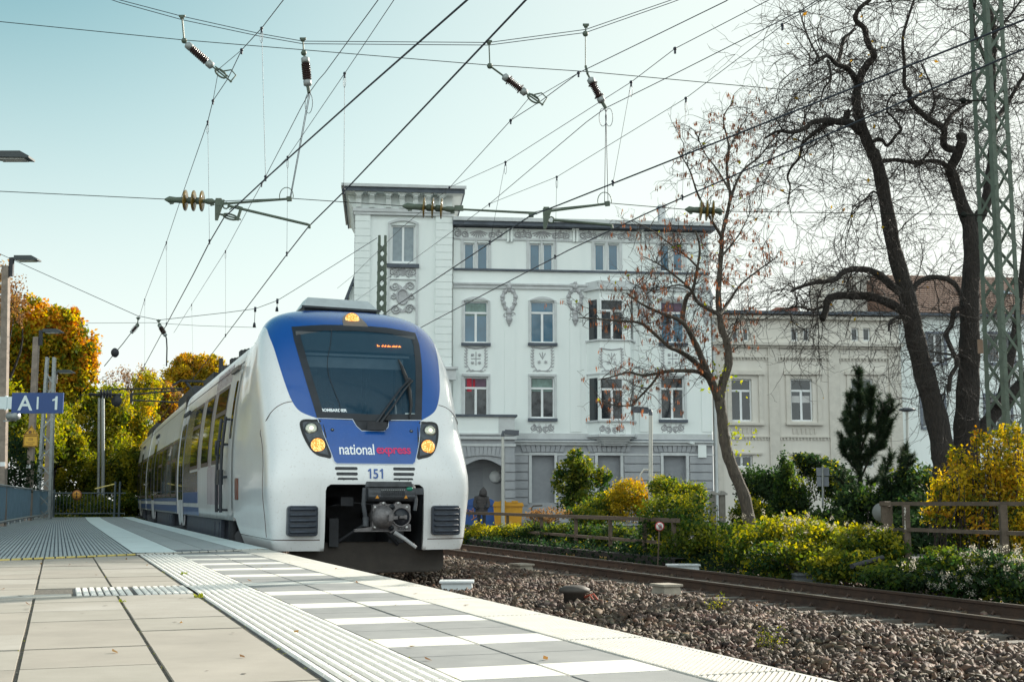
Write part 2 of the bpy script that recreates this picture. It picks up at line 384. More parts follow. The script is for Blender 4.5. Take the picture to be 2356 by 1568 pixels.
def nose_shell():
    zs = np.concatenate([np.linspace(.5, .66, 8), [.672, .684], np.linspace(.70, 1.9, 50), np.linspace(1.93, 4.3, 92), np.linspace(4.32, 4.79, 26)])
    aa = np.linspace(-PI / 2, PI / 2, 121); tail = np.concatenate([np.linspace(0, .32, 30)[1:], np.linspace(.38, 1, 8)])
    V = []; BL = []; SM = []; XX = []; ZZ = []; TT = []
    for z in zs:
        W = float(fWN(z)); n = float(fNZ(z)); D = float(fDZ(z)); t0 = float(fTC(z)); wb = float(fWB(min(z, 4.63)))
        s = np.sin(aa); c = np.abs(np.cos(aa))
        x = W * np.sign(s) * np.abs(s) ** (2 / n); t = t0 + D * (1 - c ** (2 / n))
        te = 6.0 if z > .95 else 4.75 + (z - .5) / .45 * .95
        te = max(te, t0 + D + .05)
        tt = t0 + D + (te - t0 - D) * tail
        q = np.clip((tt - 3) / 3, 0, 1); q = q * q * (3 - 2 * q); wx = W + (wb - W) * q
        X = np.concatenate([-wx[::-1], x, wx]); TA = np.concatenate([tt[::-1], t, tt])
        for a, b in zip(X, TA): V.append((a, b, z)); XX.append(a); ZZ.append(z); TT.append(b)
    nc = len(aa) + 2 * len(tail); nr = len(zs)
    XX = np.array(XX); ZZ = np.array(ZZ); TT = np.array(TT)
    bl = sdist(XX, ZZ, BLUE); bl = np.maximum(bl, np.where(ZZ > 4.0, (TT - 4.05), -1))
    # seams: cheek panel line, skirt line
    lz = np.array([.5, .67, 1.42, 1.84, 2.14, 2.51, 2.7]); lt = np.array([1.85, 1.8, 1.8, 1.86, 2.0, 2.36, 2.6])
    side = np.where((np.abs(XX) > 1.45) & (ZZ < 2.62), np.abs(TT - np.interp(ZZ, lz, lt)), 9)
    up = np.minimum(ldist(XX, ZZ, [(-1.24, 2.885), (-1.36, 2.86), (-1.5, 2.78), (-1.59, 2.66), (-1.64, 2.53)]), ldist(XX, ZZ, [(1.24, 2.885), (1.36, 2.86), (1.5, 2.76), (1.6, 2.62), (1.66, 2.4)]))
    seam = np.abs(ZZ - .672)
    wd = sdist(XX, ZZ, WIND); op = sdist(XX, ZZ, OPEN); wd = np.where(TT > 4, 9, wd); op = np.where(TT > 3, 9, op)
    F = []
    for i in range(nr - 1):
        for j in range(nc - 1):
            q = (i * nc + j, i * nc + j + 1, (i + 1) * nc + j + 1, (i + 1) * nc + j)
            if all(wd[k] < -.035 for k in q) or any(op[k] < .004 for k in q): continue
            F.append(q)
    V = np.array([T(*v) for v in V])
    m = pmat('nose_paint', (.74, .75, .76), .26, var=.03, coat=.5, scale=1.2, speck=.28, spscale=34, speckcol=(.40, .31, .25))
    nt = m.node_tree; N = nt.nodes; L = nt.links; b = N['Principled BSDF']; src = b.inputs['Base Color'].links[0].from_socket
    def attr_mask(name, lo, hi):
        at = N.new('ShaderNodeAttribute'); at.attribute_name = name
        r = N.new('ShaderNodeMapRange'); r.inputs[1].default_value = lo; r.inputs[2].default_value = hi; r.inputs[3].default_value = 1; r.inputs[4].default_value = 0
        L.new(at.outputs['Fac'], r.inputs[0]); return r.outputs[0]
    x1 = N.new('ShaderNodeMixRGB'); x1.inputs[2].default_value = (.006, .075, .32, 1)
    L.new(attr_mask('blue', -.004, .004), x1.inputs[0]); L.new(src, x1.inputs[1])
    x2 = N.new('ShaderNodeMixRGB'); x2.inputs[2].default_value = (.06, .03, .02, 1)
    L.new(attr_mask('seam', .004, .011), x2.inputs[0]); L.new(x1.outputs[0], x2.inputs[1]); L.new(x2.outputs[0], b.inputs['Base Color'])
    o = mesh_object('cab_shell', V, F, m, train, True, smooth=True, attrs={'blue': bl, 'seam': seam})
    # lip of the coupler bay
    inn = offset_poly([p if p[1] > .4 else (p[0], .5) for p in OPEN], -.0)
    out = [(p[0] * 1.09, p[1] + (.07 if p[1] > 1 else 0)) for p in inn]
    mb = MB(T); ring(mb, inn[::1], out, .006)
    n = len(inn); A = [np.array([p[0], nose_t(*p) - .006, p[1]]) for p in inn]; B = [np.array([p[0], nose_t(*p) + .3, p[1]]) for p in inn]
    mb.add(A + B, [(i, i + 1, n + i + 1, n + i) for i in range(n - 1)], 0)
    mb.build('coupler_bay_lip', [M_white], o)
    for s in (-1, 1):
        sm = MB(T); cur = [(1.24, 2.885), (1.36, 2.86), (1.48, 2.79), (1.57, 2.69), (1.625, 2.58)]
        pts = [np.array([s * x, nose_t(x, z), z]) + nose_n(s * x, z) * .002 for x, z in cur] + [np.array([s * (float(fWN(z)) + .001), float(np.interp(z, lz, lt)), z]) for z in np.linspace(2.42, .7, 16)]
        sm.tube(smooth_poly(pts, 3, False), .0065, 5); sm.build('panel_seam', [pmat('seam_dark', (.07, .04, .03), .7)], o)
    # rear cap of skirt region and dark lining of the bay
    mb = MB(T)
    B = [np.array([p[0] * .995, nose_t(*p) + .02, p[1] - .003]) for p in inn]; C2 = [np.array([p[0] * .97, 2.6, p[1] - .01]) for p in inn]
    mb.add(B + C2, [(i, i + 1, n + i + 1, n + i) for i in range(n - 1)], 0)
    mb.add(C2, [tuple(range(n))], 0)
    mb.bx(-1.5, 1.5, 2.61, 6, .62, .9, 0)
    mb.bx(-.5, -.3, 1.25, 2.5, 1.2, 1.34); mb.bx(.35, .6, 1.5, 2.4, .6, .9); mb.bx(-.65, -.5, 1.4, 2.4, .55, 1.0)
    mb.tube([(-.62, 1.4, 1.2), (-.3, 1.3, 1.25), (.1, 1.25, 1.22)], .012); mb.tube([(-.5, 1.5, .62), (-.1, 1.3, .9)], .03); mb.tube([(.5, 1.5, .58), (.1, 1.2, .92)], .03)
    mb.build('bay_lining', [M_dark], train)
nose_shell()
def window_front():
    # black screen-printed border as a ring, glass pane, and the cab behind it
    inner = offset_poly(WIND, -.105); o = MB(T); ring(o, inner, offset_poly(WIND, .012), .009)
    fr = o.build('windscreen_frame', [M_black], train)
    g = MB(T); drape(g, offset_poly(WIND, -.095), .002, 0, (.1, .1))
    g.build('windscreen', [glassmat('windscreen_glass', (.03, .085, .14), .52, .07)], train)
    # cab interior
    mi = pmat('cab_interior', (.10, .13, .17), .8, var=.2); ml = pmat('cab_panel', (.16, .2, .25), .8, var=.15); mbl = pmat('sun_blind', (.28, .32, .36), .8, var=.1)
    c = MB(T)
    c.bx(-1.15, 1.15, 4.4, 4.45, 2.0, 4.4, 0)
    c.bx(-1.3, 1.3, 1.75, 4.4, 2.18, 2.22, 0); c.bx(-1.32, -1.28, 2.9, 4.4, 2.2, 4.0, 0); c.bx(1.28, 1.32, 2.9, 4.4, 2.2, 4.0, 0)
    c.bx(-1.0, 1.0, 3.2, 4.4, 4.36, 4.39, 0)
    c.bx(-.1, .5, 4.34, 4.4, 2.2, 3.9, 1); c.bx(.62, 1.1, 4.34, 4.4, 2.2, 3.8, 1); c.bx(-1.15, -.35, 4.34, 4.4, 2.2, 3.7, 1); c.bx(.55, .6, 4.3, 4.4, 2.2, 4, 1)
    c.bx(-.95, .95, 1.85, 2.15, 2.3, 2.52, 1); c.bx(-1.0, 1.0, 2.15, 2.5, 2.3, 2.45, 0)
    c.build('cab_interior', [mi, ml], train)
    b = MB(T); b.bx(-.95, .85, 2.62, 2.65, 3.56, 3.74); b.bx(-1, .95, 2.58, 2.62, 3.76, 3.8); b.build('sun_blind', [mbl], train)
    d = MB(T); d.bx(-1.06, 1.04, 2.56, 2.8, 3.84, 4.16); d.build('destination_box', [pmat('box_grey', (.09, .1, .11), .6)], train)
    d = MB(T)
    r2 = random.Random(3)
    for k in range(26):
        x = .36 + k * .0165
        if k in (3, 4, 7, 10, 15, 22): continue
        for j in range(1 if k % 3 else 2): d.bx(x, x + .010, 2.545, 2.558, 3.952 + j * .016, 3.962 + j * .016)
    d.build('destination_dots', [emat('orange_led', (1, .22, .03), 5)], train)
    # parting wire / crack line in the glass
    w = MB(T); pts = smooth_poly([(-.44, 4.22), (-.5, 3.95), (-.6, 3.62), (-.61, 3.34), (-.54, 3.04), (-.49, 2.85), (-.49, 2.68)], 5, False)
    w.tube([(p[0], nose_t(*p) - .012, p[1]) for p in pts], .005, 4); w.build('heating_wire', [M_black], train)
    # maker's word and approval sticker
    v, f = text2d('BOMBARDIER', .068, .003); t = MB(T)
    t.add([(x - .585, nose_t(x - .585, y + 2.745) - .008, y + 2.745) for x, y in v], f); t.build('lettering', [pmat('white_print', (.8, .85, .88), .5, var=.02)], train)
    s = MB(T); drape(s, rrect(.60, .80, 2.675, 2.72, .01), .006); s.build('sticker', [pmat('sticker_pale', (.6, .72, .75), .5)], train)
    v, f = text2d('RS3 3', .04, .002); t = MB(T); t.add([(x + .7, nose_t(x + .7, y + 2.697) - .014, y + 2.697) for x, y in v], f); t.build('lettering', [M_black], train)
window_front()
def front_fittings():
    # blue logo panel with a recess for the wiper
    p = MB(T); drape(p, PANEL, .008, 0, (.08, .08), .012); lp = p.build('logo_panel', [M_blue], train)
    e = MB(T); ring(e, offset_poly(PANEL, -.004), offset_poly(PANEL, .007), .010); e.build('panel_edge', [pmat('edge_pale', (.5, .55, .65), .4)], lp)
    w = MB(T); drape(w, [(-.3, 2.6), (-.25, 2.48), (-.17, 2.4), (.2, 2.4), (.28, 2.47), (.31, 2.6)], .003, 0, (.08, .08)); w.bx(-.1, .22, 1.22, 1.26, 2.42, 2.55); w.build('wiper_well', [M_dark], train)
    for s in (-.65, .66):
        b = MB(T); n = nose_n(s, 2.41); c = np.array([s, nose_t(s, 2.41), 2.41])
        b.lathe([(.028, 0), (.028, .012)], c + n * .004, n, 14); b.lathe([(.016, .012), (.012, .02)], c + n * .004, n, 10, 1); b.build('fastener', [M_black, M_galv], lp)
    # wording
    def word(txt, x0, x1, zc, hgt, mat, name, bold, sp=1.0):
        v, f = text2d(txt, 1, bold, True, sp); a = np.array(v); w = a[:, 0].max() - a[:, 0].min(); h = a[:, 1].max() - a[:, 1].min(); k = (x1 - x0) / w; kz = hgt / h
        t = MB(T); t.add([((x0 + x1) / 2 + x * k, nose_t((x0 + x1) / 2 + x * k, zc + y * kz) - .017, zc + y * kz) for x, y in v], f); t.build(name, [mat], train)
    word('national', -.57, 0.0, 2.10, .175, pmat('logo_white', (.86, .88, .9), .4, var=.02), 'lettering', .012, .98)
    word('express', .035, .605, 2.062, .145, pmat('logo_red', (.62, .02, .13), .4, var=.05), 'lettering', .02, .95)
    word('5', -.04, .04, 1.71, .155, pmat('number_blue', (.03, .09, .3), .4), 'number', .012)
    for x in (-.095, .098):
        n_ = MB(T); drape(n_, [(x - .002, 1.632), (x + .022, 1.632), (x + .022, 1.788), (x + .002, 1.788), (x - .03, 1.762), (x - .03, 1.738), (x - .002, 1.754)], .012); n_.build('number', [MATS['number_blue']], train)
    # headlights
    mled = bpy.data.materials.new('led_cluster'); mled.use_nodes = True; nt = mled.node_tree; N = nt.nodes; L = nt.links; b = N['Principled BSDF']
    tc = N.new('ShaderNodeTexCoord'); vo = N.new('ShaderNodeTexVoronoi'); vo.inputs['Scale'].default_value = 42; L.new(tc.outputs['Object'], vo.inputs['Vector'])
    cr = N.new('ShaderNodeValToRGB'); cr.color_ramp.elements[0].position = .25; cr.color_ramp.elements[1].position = .55; cr.color_ramp.elements[0].color = (1, .72, .26, 1); cr.color_ramp.elements[1].color = (.7, .2, .015, 1)
    L.new(vo.outputs['Distance'], cr.inputs[0]); L.new(cr.outputs[0], b.inputs['Emission Color']); b.inputs['Emission Strength'].default_value = .8; b.inputs['Base Color'].default_value = (.3, .15, .05, 1)
    mref = pmat('reflector', (.5, .5, .42), .15, metal=.7, var=.3, scale=30); mem = emat('warm_bulb', (1, .92, .7), .55)
    mlens = pmat('lamp_bed', (.06, .07, .085), .25, var=.3, scale=14)
    for s in (-1, 1):
        P = smooth_poly([(s * .80, 2.545), (s * .95, 2.58), (s * 1.1, 2.575), (s * 1.155, 2.5), (s * 1.12, 2.3), (s * 1.03, 2.1), (s * .93, 2.0), (s * .8, 1.965), (s * .705, 1.965), (s * .74, 2.2)], 3)
        if s > 0: P = P[::-1]
        h = MB(T); drape(h, P, .008, 0, (.07, .07), .02); ho = h.build('headlight', [M_rubber], train)
        i = MB(T); drape(i, offset_poly(P, -.045), .011, 0, (.07, .07)); i.build('lamp_bed', [mlens], ho)
        for zc, xc, r, mm, nm in ((2.42, s * .985, .098, 0, 'main_beam'), (2.15, s * .905, .118, 1, 'marker_lamp')):
            n = nose_n(xc, zc); c = np.array([xc, nose_t(xc, zc), zc]) + n * .014; l = MB(T)
            ax = n * .6 + np.array([0, -1, 0]) * .8
            l.lathe([(r, 0), (r * .96, .02), (r * .7, .035), (.001, .042)], c, ax, 24, 0)
            if mm == 0: l.lathe([(r * .35, .043), (r * .2, .06), (.001, .062)], c, ax, 12, 1)
            l.lathe([(r * 1.1, -.012), (r * 1.12, .012), (r * 1.0, .02)], c, ax, 24, 2)
            l.build(nm, [mref if mm == 0 else mled, mem, M_dark], ho)
    P = smooth_poly([(-.215, 4.3), (-.2, 4.42), (-.14, 4.52), (-.03, 4.6), (.06, 4.6), (.14, 4.5), (.2, 4.38), (.225, 4.3)], 3, False)[::-1]
    h = MB(T); drape(h, P, .01, 0, (.06, .06), .02); ho = h.build('top_lamp', [pmat('lamp_surround', (.17, .14, .12), .35, var=.2)], train)
    n = nose_n(0, 4.45); c = np.array([-.02, nose_t(-.02, 4.44), 4.44]) + n * .012; l = MB(T); l.lathe([(.125, 0), (.12, .02), (.08, .035), (.001, .04)], c, n * .5 + np.array([0, -1, 0]), 24); l.build('lens', [mled], ho)
    # air slots
    for s in (-1, 1):
        v = MB(T)
        for k, (z, a, b2) in enumerate(((1.79, .29, .655), (1.705, .29, .635), (1.62, .29, .615))):
            x0, x1 = sorted((s * a, s * b2)); drape(v, rrect(x0, x1, z - .024, z + .024, .022), .005, 0, (.09, .09)); v.beam((x0 + .1, nose_t(x0 + .1, z) - .004, z - .02), (x0 + .1, nose_t(x0 + .1, z) - .004, z + .02), .01, .01, 1); v.beam((x1 - .08, nose_t(x1 - .08, z) - .004, z - .02), (x1 - .08, nose_t(x1 - .08, z) - .004, z + .02), .01, .01, 1)
        v.build('air_vent', [M_black, M_dark], train)
    # ribbed anti-climb buffers
    mb_ = pmat('buffer_rubber', (.035, .045, .065), .45, var=.3, scale=15, bump=.1)
    for s in (-1, 1):
        x0, x1 = sorted((s * .925, s * 1.395)); g = MB(T); tf = max(nose_t(x0, .97), nose_t(x1, .97)) ; tb = min(nose_t(x0, .97), nose_t(x1, .97)) - .085
        pl = rrect(x0, x1, .735, 1.205, .05, 5); g.prism(pl, (0, tf + .1, 0), (1, 0, 0), (0, 0, 1), (0, tb - tf - .1, 0))
        bo = g.build('buffer', [mb_], train); r_ = MB(T)
        for k in range(5):
            z = .80 + k * .088; r_.tube([(x0 + .045, tb, z), (x0 + .05, tb - .028, z), (x1 - .05, tb - .028, z), (x1 - .045, tb, z)], .02, 8)
        fr = offset_poly(pl, -.018)
        r_.tube([(p[0], tb, p[1]) for p in fr + fr[:1]], .014, 6)
        r_.build('ribs', [mb_], bo)
    # plough below the skirt
    p = MB(T); pl = rrect(-1.26, 1.28, .13, .62, .16, 6)
    A = [np.array([x, 1.28 + .25 * (abs(x) / 1.4) ** 2 + (z - .35) * .25, z]) for x, z in pl]; n = len(A)
    B = [q + np.array([0, .05, 0]) for q in A]; p.add(A + B, [tuple(range(n)), tuple(range(2 * n - 1, n - 1, -1))] + [(i, n + i, n + (i + 1) % n, (i + 1) % n) for i in range(n)])
    p.build('plough', [pmat('plough_brown', (.035, .027, .022), .7, var=.25, bump=.2)], train)
front_fittings()
def wiper():
    P = lambda x, z, o: np.array([x, nose_t(x, z), z]) + nose_n(x, z) * o
    w = MB(T)
    a = MB(T)
    a.tube([P(.04, 2.47, .05), P(.3, 2.78, .11), P(.55, 3.08, .11), P(.73, 3.26, .08)], [.028, .024, .021, .018], 8)
    a.tube([P(.1, 2.46, .05), P(.36, 2.74, .13), P(.6, 3.05, .13), P(.78, 3.24, .09)], [.025, .021, .018, .015], 8)
    a.ball(P(.05, 2.47, .05), .045, 10); a.ball(P(.11, 2.45, .05), .04, 10); a.tube([P(.0, 2.44, .03), P(.18, 2.49, .03)], .03, 8)
    ar = a.build('wiper_arm', [M_black], train)
    h = MB(T); h.tube([P(.70, 3.24, .07), P(.80, 3.25, .07)], .024, 8); h.ball(P(.735, 3.27, .075), .04, 8); h.box(P(.28, 2.6, .06), (.09, .05, .08)); h.build('hinge', [M_dark], ar)
    b = MB(T); b.tube([P(.63, 3.66, .03), P(.66, 3.5, .05), P(.70, 3.3, .055), P(.72, 3.1, .05), P(.715, 2.85, .045), P(.66, 2.62, .03)], [.014, .03, .038, .036, .03, .014], 6); b.build('blade', [M_rubber], ar)
wiper()
def coupler():
    cx, ct, cz = .17, .62, 1.03
    k = lambda x, t, z: T(cx + x, ct + t, cz + z)
    m1 = pmat('coupler_iron', (.16, .15, .155), .55, metal=.5, var=.35, scale=14, bump=.35, bscale=60, dist=.004); m2 = pmat('coupler_paint', (.05, .055, .065), .5, var=.35, scale=12)
    b = MB(k); b.prism([(-.31, -.21), (-.29, .19), (-.2, .2), (-.17, .235), (-.1, .235), (-.07, .2), (.05, .2), (.08, .235), (.14, .235), (.17, .2), (.28, .2), (.31, .17), (.31, .05), (.28, .03), (.28, -.1), (.32, -.12), (.32, -.22), (.05, -.22), (.0, -.25), (-.05, -.22)], (0, 0, 0), (1, 0, 0), (0, 0, 1), (0, .12, 0))
    b.lathe([(.16, .1), (.16, .9), (.1, 1.0), (.1, 1.8)], (0, 0, 0), (0, 1, 0), 14)
    co = b.build('coupler', [m1], train)
    f = MB(k); f.lathe([(.185, 0), (.18, .03), (.15, .1), (.1, .15), (.05, .17), (.001, .172)], (-.13, 0, 0), (0, -1, 0), 24); f.box((-.06, -.17, -.01), (.06, .12, .1)); f.box((-.0, -.12, -.01), (.14, .05, .05)); f.build('coupling_cone', [m1], co)
    f = MB(k); f.lathe([(.16, 0), (.16, -.012), (.135, -.012), (.135, .01)], (.16, -.002, 0), (0, 1, 0), 28); f.lathe([(.134, -.006), (.134, -.004)], (.16, 0, 0), (0, 1, 0), 28, 1); f.box((.18, -.03, .0), (.12, .05, .04)); f.box((.22, -.03, 0), (.04, .06, .06)); f.build('coupling_funnel', [m1, M_black], co)
    f = MB(k)
    for x, z in ((-.26, .15), (.25, .15), (-.26, -.16), (.25, -.16), (0, .1), (0, -.1), (-.13, .215), (.11, .215)): f.lathe([(.022, 0), (.022, .01), (.01, .014)], (x, -.002, z), (0, -1, 0), 10)
    f.build('bolt', [pmat('bolt_zinc', (.5, .5, .5), .35, metal=.6)], co)
    f = MB(k); f.lathe([(.045, 0), (.045, .02), (.02, .02), (.02, .03)], (.01, -.002, .155), (0, -1, 0), 18); f.build('air_port', [M_black], co); f = MB(k); f.lathe([(.045, 0), (.045, .02), (.02, .02), (.02, .03)], (.0, -.002, -.17), (0, -1, 0), 18); f.build('air_port', [M_black], co)
    f = MB(k); f.prism([(-.3, -.15), (-.58, -.185), (-.58, -.225), (0, -.225), (0, -.18)], (0, 0, 0), (1, 0, 0), (0, 0, 1), (0, .06, 0)); f.build('guide_horn', [m1], co)
    f = MB(k); f.tube([(.05, -.03, -.24), (.2, -.1, -.34), (.36, -.18, -.47)], [.035, .03, .026], 10); f.build('lever', [pmat('lever_grey', (.3, .3, .31), .5, var=.2)], co)
    # electrical head with flap above
    e = MB(k); e.lathe([(.13, -.38), (.14, -.37), (.14, .37), (.13, .38)], (-.0, .08, .38), (1, 0, 0), 20); e.box((.0, -.035, .38), (.74, .04, .14)); eo = e.build('electric_head', [m2], co)
    e = MB(k)
    for i in range(13): e.box((-.17 + i * .03, -.07, .42), (.012, .02, .02), 0); e.box((-.17 + i * .03, -.06, .37), (.01, .02, .09), 1)
    e.build('contact_pins', [M_galv, M_black], eo)
    e = MB(k); e.prism([(-.4, .47), (-.38, .55), (.3, .55), (.33, .47)], (0, -.08, 0), (1, 0, 0), (0, 0, 1), (0, .2, 0)); e.build('flap', [m2], eo)
    e = MB(k); e.ball((.28, -.05, .44), .06, 10, 0, (1, .5, .6)); e.build('green_cap', [pmat('green_plastic', (.01, .22, .14), .4)], eo)
    for x in (-.24, .22):
        e = MB(k); e.prism([(x - .03, .29), (x + .03, .29), (x, .34)], (0, -.064, 0), (1, 0, 0), (0, 0, 1), (0, .006, 0)); e.build('warning_mark', [pmat('warn_orange', (.6, .25, .02), .5)], eo)
    e = MB(k); e.tube([(-.43, .0, .45), (-.45, -.02, .2), (-.42, 0, .05), (-.4, .02, -.05)], .035, 8); e.tube([(-.4, .02, .0), (-.4, .02, -.14)], .05, 8); e.tube([(.38, .02, .42), (.4, 0, .25), (.38, .0, .1)], .03, 8); e.box((.44, 0, .4), (.14, .08, .1)); e.build('hose', [m2], co)
    v, ff = text2d('SCHAKU', .05, .002); e = MB(k); e.add([(x + .2, -.008, y - .18) for x, y in v], ff); e.build('lettering', [M_dark], co)
coupler()
# ---------------------------------------------------------------- coaches
M_side = pmat('side_paint', (.50, .49, .485), .3, col2=(.66, .66, .66), coat=.35, scale=2.2, stretch=(1.6, 1.6, .22), detail=8, speck=.16, spscale=18, speckcol=(.4, .33, .3))
def spatch(mb, poly, off, m=0, side=-1, step=(1.0, .25), thick=.03):
    """poly in (t, z) laid on the coach side"""
    v, f = flat_grid(poly, step); g = lambda p, o: np.array([side * (float(fWB(p[1])) + o), p[0], p[1]])
    A = [g(p, off) for p in v]
    def nx(f): a, b, c = (A[i] for i in f[:3]); return np.cross(b - a, c - a)[0]
    mb.add(A, [h if nx(h) * side > 0 else h[::-1] for h in f], m)
    n = len(poly); B = [g(p, off) for p in poly] + [g(p, off - thick) for p in poly]
    mb.add(B, [(i, (i + 1) % n, n + (i + 1) % n, n + i) for i in range(n)], m)
def coach(t0, t1):
    zs = np.concatenate([np.linspace(.9, 4.1, 17), [4.2, 4.28, 4.35, 4.42, 4.48, 4.54, 4.58, 4.61, 4.635]])
    ts_ = np.linspace(t0, t1, int((t1 - t0) / 1.0) + 1); sec = [(-float(fWB(z)), z) for z in zs] + [(float(fWB(z)), z) for z in zs[::-1]]
    V = [T(x, t, z) for t in ts_ for x, z in sec]; n = len(sec); F = [(i * n + j, (i + 1) * n + j, (i + 1) * n + (j + 1) % n, i * n + (j + 1) % n) for i in range(len(ts_) - 1) for j in range(n)]
    F.append(tuple(range(n - 1, -1, -1))); F.append(tuple((len(ts_) - 1) * n + j for j in range(n)))
    return mesh_object('coach_body', V, F, M_side, train, True, smooth=[True] * (len(F) - 2) + [False] * 2)
M_rim = pmat('window_rim', (.06, .035, .03), .5)
M_band = pmat('band_blue', (.03, .075, .22), .32, var=.1, coat=.3)
def win(parent, t0, t1, z0=2.06, z1=3.7, hopper=False):
    w = MB(T); spatch(w, rrect(t0, t1, z0, z1, .06), .008); wo = w.build('window', [M_rim], parent)
    g = MB(T)
    if hopper:
        spatch(g, rrect(t0 + .09, t1 - .09, z1 - .52, z1 - .08, .04), .012, thick=.002); spatch(g, rrect(t0 + .09, t1 - .09, z0 + .09, z1 - .62, .04), .012, thick=.002)
    else: spatch(g, rrect(t0 + .09, t1 - .09, z0 + .09, z1 - .08, .04), .012, thick=.002)
    g.build('pane', [M_glass], wo)
def door(parent, t0, t1):
    d = MB(T); spatch(d, rrect(t0, t1, .6, 3.62, .05), .012); do = d.build('door', [pmat('door_grey', (.5, .5, .52), .35, var=.06)], parent)
    for a, b in ((t0 + .1, (t0 + t1) / 2 - .04), ((t0 + t1) / 2 + .04, t1 - .1)):
        g = MB(T); spatch(g, rrect(a, b, 1.3, 3.4, .1), .017, thick=.003); g.build('pane', [M_glass], do)
    s = MB(T); spatch(s, [((t0 + t1) / 2 - .02, .62), ((t0 + t1) / 2 + .02, .62), ((t0 + t1) / 2 + .02, 3.6), ((t0 + t1) / 2 - .02, 3.6)], .018, thick=.003); s.build('door_seal', [M_rubber], do)
    s = MB(T); spatch(s, [(t0 - .1, 3.66), (t1 + .1, 3.66), (t1 + .1, 3.76), (t0 - .1, 3.76)], .05, thick=.06); s.bx(-1.78, -1.5, t0, t1, .5, .56); s.build('door_step', [M_dark], do)
def band(parent, a, b, z0, z1, m, off=.005, nm='paint_band'):
    w = MB(T); spatch(w, [(a, z0), (b, z0), (b, z1), (a, z1)], off, step=(1.0, .25)); w.build(nm, [m], parent)
def skirt(parent, a, b):
    w = MB(T); w.bx(-1.5, -1.42, a, b, .42, .9, 0); w.bx(1.42, 1.5, a, b, .42, .9, 0); w.bx(-1.42, 1.42, a + .05, b - .05, .45, .88, 0)
    w.bx(-1.515, -1.5, a + .25, a + .9, .5, .82, 0); w.bx(-1.515, -1.5, a + 1.1, a + 1.7, .5, .82, 0); w.build('underfloor_box', [pmat('skirt_blue', (.05, .06, .085), .55, var=.25)], parent)
def bogie(parent, tc):
    b = MB(T); b.bx(-1.25, 1.25, tc - 1.8, tc + 1.8, .48, .66, 0); b.bx(-1.3, -1.12, tc - 1.7, tc + 1.7, .42, .78, 0); b.bx(1.12, 1.3, tc - 1.7, tc + 1.7, .42, .78, 0)
    b.tube([(-1.5, tc - 1.5, .62), (-1.38, tc - 1.2, .5)], .13, 12); b.tube([(-1.42, tc - 1.9, .85), (-1.42, tc - 1.9, .4), (-1.42, tc - 1.2, .85)], .04, 6); b.tube([(-1.42, tc + .2, .5), (-1.42, tc + .2, .95)], .12, 10)
    bo = b.build('bogie', [M_dark], parent)
    for dt in (-1.3, 1.3):
        for s in (-1, 1):
            w = MB(T); w.lathe([(.3, -.07), (.47, -.07), (.49, -.05), (.46, .04), (.46, .06), (.12, .07), (.1, .1)], (s * .8, tc + dt, .47), (s, 0, 0), 28); w.build('wheel', [M_steel], bo)
        w = MB(T); w.tube([(-.8, tc + dt, .47), (.8, tc + dt, .47)], .08, 10); w.build('axle', [M_dark], bo)
c1 = coach(6.02, 18.9); c2 = coach(19.3, 36.4); c3 = coach(36.8, 55.5)
# gangway bellows
for a in (18.9, 36.4):
    g = MB(T)
    for k in range(4): g.bx(-1.45, 1.45, a - .02 + k * .11, a + .05 + k * .11, .95, 4.3)
    g.build('bellows', [M_rubber], train)
# driver's door in the cab side
d = MB(T); spatch(d, rrect(6.25, 7.75, 1.0, 3.86, .06), .006); do = d.build('cab_door', [M_side], c1)
g = MB(T); spatch(g, rrect(6.45, 6.78, 2.5, 3.65, .06), .012, thick=.004); g.build('pane', [M_glass], do)
g = MB(T)
for tt in (6.92, 7.66):
    g.tube([(-1.75, tt, 1.05), (-1.77, tt, 1.7), (-1.76, tt, 2.3), (-1.7, tt, 2.95)], .035, 6); 
    for z in (1.1, 1.75, 2.4, 2.9): g.tube([(-float(fWB(z)), tt, z), (-float(fWB(z)) - .13, tt, z)], .028, 6)
g.box((-1.74, 7.3, 1.75), (.1, .3, .3)); g.tube([(-1.7, 7.05, 2.5), (-1.86, 7.05, 2.46), (-1.86, 7.05, 2.2), (-1.72, 7.05, 2.17)], .03, 6)
g.build('grab_rail', [M_black], do)
g = MB(T); spatch(g, [(6.6, 3.88), (7.75, 3.88), (7.75, 3.97), (6.6, 3.97)], .06, thick=.07); g.build('rain_gutter', [pmat('gutter_brown', (.16, .13, .11), .6)], do)
g = MB(T); spatch(g, rrect(5.15, 5.5, 1.3, 1.7, .03), .035, thick=.02); g.build('side_lamp', [pmat('lamp_red', (.16, .05, .03), .3)], train)
